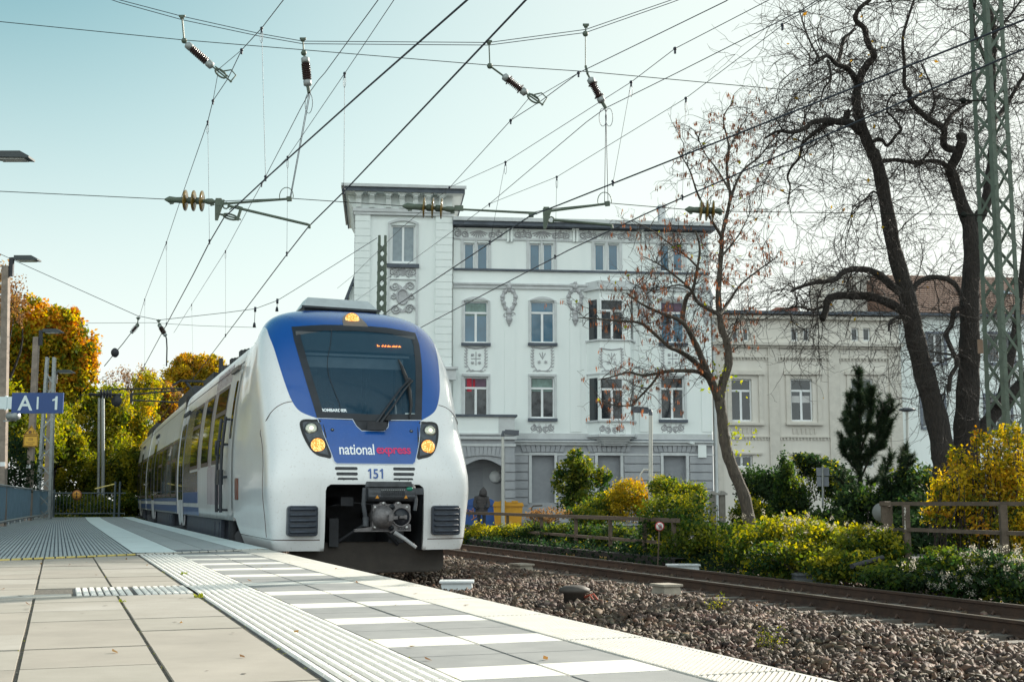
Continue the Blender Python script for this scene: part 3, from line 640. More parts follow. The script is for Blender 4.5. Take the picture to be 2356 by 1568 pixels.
# first coach
win(c1, 7.92, 9.95, hopper=True); win(c1, 10.68, 12.3); win(c1, 13.2, 15.2, hopper=True)
st = MB(T)
for k in range(11):
    t = 7.95 + k * .27
    if t < 11: spatch(st, [(t, 1.2), (t + .05, 1.2), (t + .05, 2.02), (t, 2.02)], .006, thick=.004, step=(None, .3))
    spatch(st, [(t, 3.75), (t + .05, 3.75), (t + .05, 4.12), (t, 4.12)], .006, thick=.004, step=(None, .2))
for t in (10.1, 10.3, 10.5, 12.5, 12.75, 13.0): spatch(st, [(t, 2.02), (t + .05, 2.02), (t + .05, 3.72), (t, 3.72)], .006, thick=.004, step=(None, .3))
st.build('stripes', [pmat('stripe_plum', (.2, .1, .14), .4)], c1)
door(c1, 17.2, 18.75)
band(c1, 13.1, 17.15, 1.22, 1.5, M_band); band(c1, 13.1, 17.15, 1.5, 2.0, pmat('band_dark', (.04, .045, .06), .2, coat=.5)); band(c1, 12.9, 17.15, .92, 1.12, M_band); band(c1, 15.25, 17.1, 2.0, 3.72, pmat('band_dark', (.04, .045, .06), .2), .004)
skirt(c1, 9.0, 18.8); bogie(c1, 7.1)
for c, a, b in ((c2, 19.3, 36.4), (c3, 36.8, 55.5)):
    d1 = a + 4.6 if c is c3 else 30.4
    band(c, a + .1, b - .1, 1.36, 3.1, pmat('band_dark', (.04, .045, .06), .2, coat=.5), .004); band(c, a + .1, b - .1, .95, 1.15, M_band); band(c, a + .1, b - .1, 1.26, 1.36, M_band)
    t = a + .5
    while t < b - 2:
        if abs(t + .9 - d1 - .8) > 1.7 and abs(t + .9 - (d1 + 9)) > 1.7: win(c, t, t + 1.75, 1.4, 3.05, hopper=rnd.random() < .4)
        t += 2.15
    door(c, d1, d1 + 1.6)
    if d1 + 9.9 < b: door(c, d1 + 8.2, d1 + 9.8)
    skirt(c, a + 3.2 if c is c2 else a + 3.2, b - 3.4); bogie(c, a - .1); 
bogie(c3, 53)
for c, tt in ((c1, (8.85, 10.4, 12.75, 15.6)), (c2, (22, 26, 29.6, 33)), (c3, (39, 43, 48, 52))):
    s_ = MB(T)
    for t in tt: spatch(s_, [(t, .93), (t + .014, .93), (t + .014, 4.1), (t, 4.1)], .003, thick=.003, step=(None, .25))
    a, b = ((6.1, 18.8) if c is c1 else (19.4, 36.3) if c is c2 else (36.9, 55.4)); spatch(s_, [(a, 3.98), (b, 3.98), (b, 4.0), (a, 4.0)], .003, thick=.003, step=(1., None)); s_.build('panel_seam', [pmat('seam_dark', (.07, .04, .03), .7)], c)
# roof gear
r = MB(T); r.bx(-.72, .62, 3.75, 4.5, 4.66, 4.78, 1)
r.add([(-.74, 3.7, 4.78), (.64, 3.7, 4.76), (.5, 3.95, 4.96), (-.62, 3.95, 4.98), (-.74, 4.7, 4.78), (.64, 4.7, 4.78), (.5, 4.5, 4.96), (-.62, 4.5, 4.98)], [(0, 1, 2, 3), (3, 2, 6, 7), (0, 3, 7, 4), (1, 5, 6, 2), (4, 7, 6, 5), (0, 4, 5, 1)], 0)
r.add([(-.78, 3.66, 4.745), (.68, 3.66, 4.725), (.68, 3.7, 4.77), (-.78, 3.7, 4.79)], [(0, 1, 2, 3)], 1)
r.build('roof_box', [pmat('roof_alu', (.5, .53, .54), .35, metal=.3, var=.1), M_dark], train)
RE = []
RE += [(-.95, -.3, 5.6, 8.5, 4.5, 4.66), (.2, .9, 5.2, 8.5, 4.55, 4.68)]
for k in range(9): RE.append((-1.0, 1.0, 9.2 + k * .6, 9.6 + k * .6, 4.45, 4.62 + .05 * (k % 3)))
RE += [(-1.1, 1.1, 15.2, 17.9, 4.4, 4.66), (-1.0, -.9, 14.9, 15, 4.5, 5.0), (-1.1, 1.1, 21, 27, 4.5, 4.8), (-1.1, 1.1, 41, 50, 4.5, 4.8)]
for q in RE: r = MB(T); r.bx(*q); r.build('roof_equipment', [M_dark], train)
def pantograph():
    p = MB(T); t = 29.5
    p.bx(-.8, .8, t - .6, t + 1.6, 4.66, 4.76); p.tube([(0, t + 1.2, 4.8), (-.0, t - .7, 5.25)], .07, 8); p.tube([(-.5, t - .7, 5.25), (.5, t - .7, 5.25)], .05, 6); p.tube([(-.4, t - .7, 5.25), (-.6, t + .9, 5.75)], .045, 6); p.tube([(.4, t - .7, 5.25), (.6, t + .9, 5.75)], .045, 6)
    p.tube([(-1.1, t + .9, 5.6), (-.8, t + .9, 5.8), (.8, t + .9, 5.8), (1.1, t + .9, 5.6)], .05, 6); p.bx(-.75, .75, t + .75, t + 1.05, 5.76, 5.82)
    p.build('pantograph', [M_dark], train)
pantograph()
# ================================================================ PLATFORM AND GROUND
EH = R(19.7)
_e0 = np.array([1.27, 5.31])
_et = {}
def edge_at(s):
    """point on the platform edge s metres along it, and the heading there"""
    h = EH - R(.05) * max(0, s - 36)
    if s <= 36: p = _e0 + s * np.array([-math.sin(EH), math.cos(EH)])
    else:
        p = _e0 + 36 * np.array([-math.sin(EH), math.cos(EH)]); q = 36.; 
        while q < s - 1e-6:
            d = min(1., s - q); hh = EH - R(.05) * (q + d / 2 - 36); p = p + d * np.array([-math.sin(hh), math.cos(hh)]); q += d
    return p, h
def PS(s, m, z=.55):
    """s along the edge, m metres to the left of it (negative: towards the tracks)"""
    k = round(s, 3)
    if k not in _et: _et[k] = edge_at(k)
    p, h = _et[k]
    return (p[0] - m * math.cos(h), p[1] - m * math.sin(h), z)
def pstrip(mb, s0, s1, m0, m1, z, m=0, ds=2.0, z0=None):
    n = max(1, int((s1 - s0) / ds)); ss = np.linspace(s0, s1, n + 1)
    f0 = m0 if callable(m0) else (lambda s: m0); f1 = m1 if callable(m1) else (lambda s: m1)
    A = [PS(s, f0(s), z) for s in ss] + [PS(s, f1(s), z) for s in ss]
    mb.add(A, [(i, i + 1, n + 2 + i, n + 1 + i) for i in range(n)], m)
    if z0 is not None:
        B = [PS(s, f0(s), z0) for s in ss] + [PS(s, f1(s), z0) for s in ss]
        b = A + B; k = 2 * (n + 1)
        mb.add(b, [(i + 1, i, k + i, k + i + 1) for i in range(n)] + [(n + 1 + i, n + 2 + i, k + n + 2 + i, k + n + 1 + i) for i in range(n)] + [(0, n + 1, k + n + 1, k), (n, k + n, k + 2 * n + 1, 2 * n + 1)], m)
def blockPS(mb, s0, s1, m0, m1, z0, z1, m=0, cham=0.0):
    A = [PS(s0, m0, z0), PS(s1, m0, z0), PS(s1, m1, z0), PS(s0, m1, z0)]; c = cham
    Bv = [PS(s0 + c, m0 + c, z1), PS(s1 - c, m0 + c, z1), PS(s1 - c, m1 - c, z1), PS(s0 + c, m1 - c, z1)]
    mb.add(A + Bv, [(4, 5, 6, 7)[::-1], (0, 1, 5, 4), (1, 2, 6, 5), (2, 3, 7, 6), (3, 0, 4, 7)], m)
M_slab = pmat('slab_concrete', (.235, .213, .183), .85, scale=1.1, bump=.25, bscale=140, dist=.003, col2=(.345, .312, .27), detail=9, speck=.35, spscale=160, speckcol=(.2, .185, .16))
M_slab3 = pmat('slab_concrete_c', (.27, .245, .21), .85, scale=1.4, bump=.25, bscale=140, dist=.003, col2=(.37, .345, .31), detail=10, speck=.55, spscale=110, speckcol=(.17, .155, .135))
M_slab2 = pmat('slab_concrete_b', (.265, .245, .21), .85, scale=2.6, bump=.25, bscale=140, dist=.003, col2=(.325, .3, .262), detail=9, speck=.35, spscale=160, speckcol=(.2, .185, .16))
M_joint = pmat('joint_sand', (.11, .10, .085), .95, var=.4, scale=30, bump=.5, bscale=90)
M_tile = pmat('tile_grey', (.19, .195, .195), .8, scale=3, bump=.2, bscale=160, dist=.003, col2=(.26, .262, .258), detail=9, speck=.3, spscale=150, speckcol=(.12, .12, .12))
M_bar = pmat('bar_white', (.64, .62, .575), .7, var=.09, scale=6, bump=.15, bscale=150, dist=.002, speck=.25, spscale=70, speckcol=(.45, .43, .39))
M_edgew = pmat('edge_white', (.52, .505, .465), .75, var=.08, scale=5, bump=.15, bscale=120, dist=.002, speck=.3, spscale=60, speckcol=(.36, .34, .3))
M_edgeg = pmat('edge_groove', (.11, .105, .098), .85, var=.2, scale=20)
M_tact = pmat('tactile_white', (.72, .70, .66), .7, var=.07, scale=8, bump=.2, bscale=120, dist=.002, speck=.3, spscale=60, speckcol=(.4, .39, .36))
M_tactg = pmat('tactile_groove', (.085, .083, .085), .85, var=.25, scale=20)
M_grp = pmat('grp_panel', (.30, .33, .34), .6, var=.1, scale=4); M_grpd = pmat('grp_groove', (.085, .10, .12), .7, var=.2); M_grpl = pmat('grp_light', (.55, .62, .62), .6, var=.08)
M_yel = pmat('yellow_edge', (.62, .5, .16), .65, var=.15, scale=14)
def st(o, kind='structure'): o['kind'] = kind; return o
SB = lambda m: 14.95 - .68 * m     # line where paving meets the ribbed deck
def clip_s(P, lo, hi):
    for sg, lim in ((1, lo), (-1, -hi)):
        out = []
        for i in range(len(P)):
            a, b = P[i - 1], P[i]; da, db = sg * a[0] - lim, sg * b[0] - lim
            if (da >= 0) != (db >= 0): f = da / (da - db); out.append((a[0] + (b[0] - a[0]) * f, a[1] + (b[1] - a[1]) * f))
            if db >= 0: out.append(b)
        P = out
        if len(P) < 3: return []
    return P
def platform():
    # body
    b = MB(); 
    for z, m in ((.538, 0),): 
        pstrip(b, -12, 54, .0, 9.5, z, 0, 2.0, -.5)
    st(b.build('platform_base', [M_joint]))
    # big slabs
    sl = MB(); r = random.Random(11); ms = [1.92, 2.51, 3.12, 3.73, 4.34, 4.95, 5.56, 6.17, 6.78, 7.4]
    for k in range(len(ms) - 1):
        s = -3.0 + .77 * (-.1)
        while s < 15:
            a, b2 = s + .004, s + .764; m0, m1 = ms[k] + .007, ms[k + 1] - .007
            lim = SB((m0 + m1) / 2) - .12; s += .77
            if a > lim - .1: break
            b2 = min(b2, lim)
            # the crossing tactile row interrupts the slabs
            if m0 < 2.84 and b2 > 6.0 and a < 7.0 and k < 2:
                segs = [(a, min(b2, 6.0)), (max(a, 7.0), b2)]
            elif k >= 1 and b2 > 5.94 and a < 6.28: segs = [(a, min(b2, 5.93)), (max(a, 6.29), b2)]
            else: segs = [(a, b2)]
            for a1, b1 in segs:
                if b1 - a1 > .03: blockPS(sl, a1, b1, m0, m1, .50, .548 + r.uniform(-.003, .003), r.choice((0, 0, 1, 1, 2)), .004)
    st(sl.build('platform_paving', [M_slab, M_slab2, M_slab3]))
    # old chewing gum and oil spots
    gm = MB()
    for _ in range(46):
        s, m, q = r.uniform(.2, 11), r.uniform(2.0, 4.4), r.uniform(.006, .02); pts = [PS(s + q * math.cos(a) * r.uniform(.7, 1.2), m + q * math.sin(a) * r.uniform(.7, 1.2), .5525) for a in np.linspace(0, 2 * PI, 10)[:-1]]; gm.add(pts, [tuple(range(9))[::-1]])
    st(gm.build('platform_stains', [pmat('gum_dark', (.14, .125, .11), .9, var=.3)]))
    # light course that continues the crossing row
    lc = MB()
    for m in np.arange(2.84, 9, .6): blockPS(lc, 5.96, 6.26, m + .004, m + .594, .50, .549, 0, .004)
    st(lc.build('platform_kerb_course', [pmat('course_pale', (.42, .4, .36), .8, var=.08, bump=.2, bscale=130, dist=.003)]))
    # tactile guide strip: ribs along the platform
    t = MB()
    for (m0, m1) in ((1.385, 1.90),):
        s = -3.0
        while s < SB(1.65) - .15:
            e = min(s + .296, SB(1.65) - .12); blockPS(t, s, e, m0, m1, .53, .541, 1, .002)
            if not (5.98 < s + .1 < 6.92):
                w = (m1 - m0) / 9
                for i in range(9): blockPS(t, s + .003, e - .003, m0 + w * i + w * .14, m0 + w * i + w * .74, .541, .555, 0, .006)
            s += .3
    def studs(m0, m1, s0, s1):
        blockPS(t, s0, s1, m0, m1, .53, .541, 1, .002)
        m = m0 + .01; j = 0
        while m < m1 - .03:
            s = s0 + .02 + (.03 if j % 2 else 0)
            while s < s1 - .07: blockPS(t, s, s + .085, m, m + .042, .541, .553, 0, .006); s += .10
            m += .055; j += 1
    studs(1.905, 2.365, 6.03, 6.95); studs(2.372, 2.83, 6.03, 6.95)
    studs(1.385, 1.90, 5.98, 6.9)
    st(t.build('tactile_paving', [M_tact, M_tactg]))
    # dark tiles with white bars
    tl = MB(); s = -3.0 + .02
    for m0, m1, off in ((.405, .885, 0), (.893, 1.375, .0)):
        s = -3.19 + .405
        while s < SB(.9) - .15:
            e = s + 1.245; r0 = r.uniform(-.002, .002)
            a2 = min(e, SB((m0 + m1) / 2) - .12)
            q = [(s + .003, s + .418, 0), (s + .425, s + .842, 0), (s + .846, s + 1.246, 1)]
            for a, b2, mm in q:
                b2 = min(b2, a2)
                if b2 - a > .01: blockPS(tl, a, b2, m0 + .003, m1 - .003, .50, .547 + r0 + (.0015 if mm else 0), mm, .003)
            s += 1.25
    st(tl.build('platform_marking_tiles', [M_tile, M_bar]))
    # white nosing with slanting grooves
    ng = MB(); s = 1.80 - 1.46 * 3; k = 0
    while s < 14.9:
        e = min(s + 1.456, 14.95); blockPS(ng, s + .004, e - .004, -.06, .398, .34, .546, 1, .004)
        a = s + .02; lean = -.55
        while a < e + .56:
            p = clip_s([(a, -.032), (a + .026, -.032), (a + .026 + lean, .388), (a + lean, .388)], s + .010, e - .010)
            if len(p) > 2:
                n = len(p); v = [PS(q[0], q[1], .546) for q in p] + [PS(q[0], q[1], .5525) for q in p]
                ng.add(v, [tuple(range(2 * n - 1, n - 1, -1))] + [((i + 1) % n, i, n + i, n + (i + 1) % n) for i in range(n)], 0)
            a += .041
        blockPS(ng, s + .006, e - .006, -.062, -.03, .5, .5515, 0, .002); blockPS(ng, s + .006, e - .006, .386, .398, .5, .5515, 0, .002)
        s += 1.46
    st(ng.build('platform_edge', [M_edgew, M_edgeg]))
    # ribbed deck beyond
    d = MB()
    A = [PS(SB(-.06), -.06, .56), PS(SB(9), 9, .56), PS(54, 9, .56), PS(54, -.06, .56)]
    def lmax(s): return np.interp(s, [5, 20, 31.6, 42, 53.5], [6.5, 4.9, 4.45, 4.05, 3.35])
    ss = np.concatenate([[15.0], np.arange(16, 54.1, 1.0)])
    d.add([PS(s, -.06, .548) for s in ss] + [PS(s, 6.5, .548) for s in ss], [(i, len(ss) + i, len(ss) + i + 1, i + 1) for i in range(len(ss) - 1)], 1)
    d.add([PS(SB(m), m, .548) for m in np.linspace(-.06, 6.5, 8)] + [PS(15.0, m, .548) for m in np.linspace(-.06, 6.5, 8)], [(i, i + 1, 9 + i, 8 + i) for i in range(7)], 1)
    m = 1.98
    while m < 6.4:
        s = SB(m) + .14
        while s < 53.8:
            e = min(s + 1.93 - (0 if s > 20 else 0), 53.8); 
            if lmax(s) > m - .1:
                n = 1; A = [PS(s, m, .548), PS(e, m, .548), PS(e, m + .036, .548), PS(s, m + .036, .548)]; B = [(q[0], q[1], .562) for q in A]
                d.add(A + B, [(7, 6, 5, 4), (0, 1, 5, 4)[::-1], (2, 3, 7, 6)[::-1]], 0)
            s = e + .03
        m += .057
    s = 14.95 + .2
    while s < 53.8:
        for m0, m1, mm in ((.42, .88, 0), (.9, 1.32, 0)):
            A = [PS(s, m0, .548), PS(s + .038, m0, .548), PS(s + .038, m1, .548), PS(s, m1, .548)]; B = [(q[0], q[1], .562) for q in A]
            d.add(A + B, [(7, 6, 5, 4), (0, 1, 5, 4)[::-1], (3, 0, 4, 7)[::-1], (1, 2, 6, 5)[::-1]], mm)
        s += .062 if s < 30 else .09
    pstrip(d, 14.1, 53.8, 1.34, 1.95, .560, 2, 1.0); pstrip(d, 14.8, 53.8, -.06, .40, .560, 2, 1.0)
    for s in (18.0, 20.9, 24.6): d.add([PS(s - .3, 6, .5655), PS(s - .27, 6, .5655), PS(s + 1.3, -.05, .5655), PS(s + 1.27, -.05, .5655)], [(0, 3, 2, 1)], 1)
    st(d.build('platform_deck', [M_grp, M_grpd, M_grpl]))
    y = MB()
    for i in range(60):
        m = i * .13; a, c = SB(m) - .09, SB(m + .11) - .09
        v = [PS(a, m, .548), PS(a + .14, m, .548), PS(c + .14, m + .11, .548), PS(c, m + .11, .548)]; v2 = [(q[0], q[1], .566) for q in v]
        y.add(v + v2, [(4, 5, 6, 7)[::-1], (0, 1, 5, 4), (1, 2, 6, 5), (2, 3, 7, 6), (3, 0, 4, 7)], 0 if m > 1.9 else 1)
    m0, m1 = 0, 7.5
    y.add([PS(SB(0) - .11, 0, .5485), PS(SB(7.6) - .11, 7.6, .5485), PS(SB(7.6) + .06, 7.6, .5485), PS(SB(0) + .06, 0, .5485)], [(0, 3, 2, 1), (0, 1, 2, 3)], 0)
    st(y.build('deck_threshold', [M_yel, M_edgew]))
platform()
def weeds():
    w = MB(); r = random.Random(5)
    mw = leafmat('weed_green', [(.10, .14, .02), (.22, .24, .03), (.3, .28, .05)], .4)
    V = []; F = []; A = []
    def tuft(s, m, n, h):
        for _ in range(n):
            a = r.uniform(0, 2 * PI); l = h * r.uniform(.4, 1); p = np.array(PS(s + r.gauss(0, h * .5), m + r.gauss(0, .006 + h * .2), .545)); b = len(V); wd = l * .3
            dx = np.array([math.cos(a), math.sin(a), 0]); tip = p + dx * l * .7 + np.array([0, 0, l * r.uniform(.2, .9)]); sd_ = np.array([-dx[1], dx[0], 0]) * wd
            V.extend([p, p + (tip - p) * .5 + sd_, tip, p + (tip - p) * .5 - sd_]); F.append((b, b + 1, b + 2, b + 3)); q = r.random(); A.extend([q] * 4)
    for _ in range(60): tuft(r.uniform(.2, 11), 1.91 + r.choice([0, 0, -.53]), r.randint(1, 5), r.uniform(.006, .018))
    for _ in range(26): tuft(r.uniform(.2, 11), 2.51, r.randint(1, 6), r.uniform(.006, .016))
    for _ in range(22): tuft(r.uniform(.2, 11), 3.12, r.randint(1, 5), r.uniform(.006, .014))
    for _ in range(14): tuft(r.uniform(.2, 9), .89, r.randint(2, 5), r.uniform(.004, .01))
    tuft(5.55, 1.93, 22, .05); tuft(5.3, 2.51, 16, .035); tuft(8.7, 1.75, 14, .05)
    o = mesh_object('weeds', V, F, mw, attrs={'rnd': A}); tag(o, 'small green weeds and moss growing in the paving joints', 'weeds', kind='stuff')
weeds()
# ================================================================ GROUND, TRACKS, BALLAST
def ground():
    g = MB(); s = 520
    g.add([(-s, -300, -.55), (s, -300, -.55), (s, s, -.55), (-s, s, -.55)], [(0, 1, 2, 3)])
    st(g.build('ground', [pmat('ground_soil', (.05, .055, .03), .95, scale=.3, col2=(.08, .07, .045), bump=.4, bscale=3)]))
    g = MB(); 
    pstrip(g, -12, 130, -10.2, .3, -.2, 0, 2.0, -.6)
    st(g.build('track_bed', [pmat('bed_gravel', (.045, .036, .032), .95, var=.5, scale=30, bump=1, bscale=25, dist=.05)]))
    g = MB(); pstrip(g, -12, 130, -90, -11.6, .06, 0, 4.0, -.6)
    st(g.build('street', [pmat('asphalt', (.06, .06, .062), .9, var=.2, scale=1.2, bump=.3, bscale=80, dist=.01)]))
    g = MB(); pstrip(g, -12, 130, 9.5, 60, .2, 0, 4.0, -.6)
    pstrip(g, 54, 130, -.2, 9.5, .2, 0, 4.0, -.6)
    st(g.build('bank', [pmat('bank_grass', (.04, .055, .02), .95, var=.5, scale=2, bump=.6, bscale=12, dist=.05)]))
ground()
M_rail = pmat('rail_rust', (.035, .02, .014), .75, scale=5, col2=(.07, .036, .022), bump=.25, bscale=50); M_railtop = pmat('rail_top', (.28, .25, .22), .3, metal=.8, var=.2)
M_sleep = pmat('sleeper_concrete', (.11, .095, .08), .85, var=.25, scale=5, bump=.3)
def rail(name, m, label, zt=0.0, dz=-.16):
    t = thing(name, label, 'rail', PS(10, -m, 0))
    ss = np.arange(-8, 112, 1.0); sec = [(-.07, dz), (-.07, dz + .015), (-.012, dz + .04), (-.012, zt - .045), (-.036, zt - .035), (-.036, zt - .006), (-.03, zt), (.03, zt), (.036, zt - .006), (.036, zt - .035), (.012, zt - .045), (.012, dz + .04), (.07, dz + .015), (.07, dz)]
    V = [PS(s, -m + x, z) for s in ss for x, z in sec]; n = len(sec); F = []; mi = []
    for i in range(len(ss) - 1):
        for j in range(n):
            F.append((i * n + j, i * n + (j + 1) % n, (i + 1) * n + (j + 1) % n, (i + 1) * n + j)); mi.append(1 if j in (6,) else 0)
    mesh_object('rail_profile', V, F, [M_rail, M_railtop], t, True, mi)
    c = MB(); s = -7.6
    while s < 60:
        for q in (-1, 1):
            a = np.array(PS(s, -m + q * .1, dz + .03)); b = np.array(PS(s, -m + q * .045, dz + .045)); c.tube([a, (a + b) / 2 + np.array([0, 0, .035]), b], .018, 5)
        c.add([PS(s - .08, -m - .17, dz + .005), PS(s + .08, -m - .17, dz + .005), PS(s + .08, -m + .17, dz + .005), PS(s - .08, -m + .17, dz + .005)], [(0, 1, 2, 3), (3, 2, 1, 0)])
        s += .62
    o = c.build('fastenings', [M_rail], t)
OWN = 1.78; G = .77
TR2 = 7.45; G2 = .72
rail('rail', TR2 - G2, 'rusty near rail of the far track, bright worn top', .02)
rail('rail', TR2 + G2, 'rusty far rail of the far track, below the ivy bank', .02)
rail('rail', OWN - G, 'rail under the train on the platform side', -.06, -.2)
rail('rail', OWN + G, 'rail under the train on the open ballast side', -.06, -.2)
def sleepers():
    p = None; k = 0; s = -7.6
    while s < 45:
        ss_ = s
        if p is None:
            t = thing('sleeper', 'concrete sleeper under the far rusty track', 'sleeper', (0, 0, 0), 0, 'sleepers of the far track')
            b = MB(); b.add([(-1.45, -.14, -.2), (1.45, -.14, -.2), (1.45, .14, -.2), (-1.45, .14, -.2), (-1.43, -.1, 0), (1.43, -.1, 0), (1.43, .1, 0), (-1.43, .1, 0)], [(4, 5, 6, 7), (0, 1, 5, 4), (1, 2, 6, 5), (2, 3, 7, 6), (3, 0, 4, 7)])
            b.build('block', [M_sleep], t, False); p = t; o = t
        else: o = copy_thing(p, (0, 0, 0))
        q, h = edge_at(s); c = PS(s, -TR2, -.135); o.location = c; o.rotation_euler = (0, 0, h); s += .62
sleepers()
def ballast():
    rg = np.random.default_rng(4)
    def field(n, m_lo, m_hi, s_lo, s_hi, size, zf):
        # more stones near the viewer: sample s with density ~ 1/s
        u = rg.random(n); s = s_lo + (s_hi - s_lo) * u ** 1.5; m = m_lo + (m_hi - m_lo) * rg.random(n)
        return s, m
    def stones(s, m, z, sz):
        n = len(s); x = _e0[0] - s * math.sin(EH) + m * math.cos(EH); y = _e0[1] + s * math.cos(EH) + m * math.sin(EH)
        base = np.array([(.9, .2, -.1), (-.95, .1, .2), (.1, .95, .25), (-.2, -.9, -.3), (.15, -.2, .95), (-.1, .2, -.95), (.75, .7, .6), (-.8, .7, -.55), (.7, -.8, -.5), (-.7, -.7, .65)])
        # convex hull of the base via bmesh once
        bm = bmesh.new(); [bm.verts.new(b) for b in base]; bm.verts.ensure_lookup_table(); bmesh.ops.convex_hull(bm, input=bm.verts[:]); bm.verts.index_update()
        F0 = np.array([[v.index for v in f.verts] for f in bm.faces if len(f.verts) == 3]); bm.free()
        k = len(base); V = base[None] * (1 + rg.normal(0, .14, (n, k, 1))) + rg.normal(0, .12, (n, k, 3))
        V *= (sz[:, None, None] * np.stack([rg.uniform(.8, 1.5, n), rg.uniform(.5, 1.1, n), rg.uniform(.3, .75, n)], 1)[:, None, :])
        q = rg.normal(0, 1, (n, 4)); q[:, 3] *= 1.2; q /= np.linalg.norm(q, axis=1, keepdims=True); a, b, c, d = q.T
        Rm = np.stack([1 - 2 * (c * c + d * d), 2 * (b * c - a * d), 2 * (b * d + a * c), 2 * (b * c + a * d), 1 - 2 * (b * b + d * d), 2 * (c * d - a * b), 2 * (b * d - a * c), 2 * (c * d + a * b), 1 - 2 * (b * b + c * c)], 1).reshape(n, 3, 3)
        V = np.einsum('nij,nkj->nki', Rm, V) + np.stack([x, y, z], 1)[:, None, :]
        F = (F0[None] + (np.arange(n) * k)[:, None, None]).reshape(-1, 3)
        return V.reshape(-1, 3), F, np.repeat(rg.random(n), k)
    def surf(s, m):
        # a low heap between the tracks, dipping under the rails
        z = -.16 + .12 * np.exp(-((m - 4.3) / 1.4) ** 2) + .03 * np.sin(s * 1.3 + m * 2) * np.sin(m * 1.7 - s * .4)
        z = np.where(np.abs(m - TR2) < 1.6, -.19 + .02 * np.sin(s * 3), z)
        return z
    parts = []
    n = 74000; s, m = field(n, 1.0, 5.9, -1.5, 40, .05, None); sz = (.018 + .042 * rg.random(n) ** 1.6) * np.clip(.75 + s * .02, .8, 1.3); parts.append((s, m, sz))
    n = 22000; s, m = field(n, 5.8, 10.0, 2, 46, .05, None); sz = rg.uniform(.03, .06, n) * np.clip(.8 + s * .015, .8, 1.3); parts.append((s, m, sz))
    s = np.concatenate([p[0] for p in parts]); m = np.concatenate([p[1] for p in parts]); sz = np.concatenate([p[2] for p in parts])
    ok = np.ones(len(s), bool)
    for r_ in (TR2 - G2, TR2 + G2): ok &= np.abs(m - r_) > .11
    s, m, sz = s[ok], m[ok], sz[ok]; z = surf(s, m) + rg.uniform(-.02, .03, len(s))
    V, F, a = stones(s, m, z, sz)
    mt = bpy.data.materials.new('ballast_stone'); mt.use_nodes = True; nt = mt.node_tree; N = nt.nodes; L = nt.links; b = N['Principled BSDF']; b.inputs['Roughness'].default_value = .78
    at = N.new('ShaderNodeAttribute'); at.attribute_name = 'rnd'; cr = N.new('ShaderNodeValToRGB'); el = cr.color_ramp.elements
    for c, p in (((.03, .018, .012), 0), ((.085, .054, .037), .35), ((.15, .105, .074), .7), ((.125, .062, .035), .85), ((.27, .21, .16), 1)):
        e = el[0] if p == 0 else (el[-1] if p == 1 else el.new(p)); e.color = c + (1,)
    nz = N.new('ShaderNodeTexNoise'); nz.inputs['Scale'].default_value = 40; mx = N.new('ShaderNodeMixRGB'); mx.blend_type = 'MULTIPLY'; mx.inputs[0].default_value = .6
    L.new(at.outputs['Fac'], cr.inputs[0]); L.new(cr.outputs[0], mx.inputs[1]); L.new(nz.outputs['Color'], mx.inputs[2]); L.new(mx.outputs[0], b.inputs['Base Color'])
    o = mesh_object('ballast', V, F, mt, attrs={'rnd': a}); tag(o, 'brown grey ballast stones heaped between the platform and the tracks', 'ballast', kind='stuff')
    g = MB(); ss_ = np.arange(-4, 46, .5); mm = np.arange(.9, 10.2, .3)
    A = [PS(a, -b_, float(surf(np.array(a), np.array(b_))) - .025) for a in ss_ for b_ in mm]; k = len(mm)
    g.add(A, [(i * k + j, i * k + j + 1, (i + 1) * k + j + 1, (i + 1) * k + j)[::-1] for i in range(len(ss_) - 1) for j in range(k - 1)], 0, True)
    st(g.build('ballast_bed', [pmat('bed_gravel', (.045, .036, .032), .95)]))
    return surf
SURF = ballast()
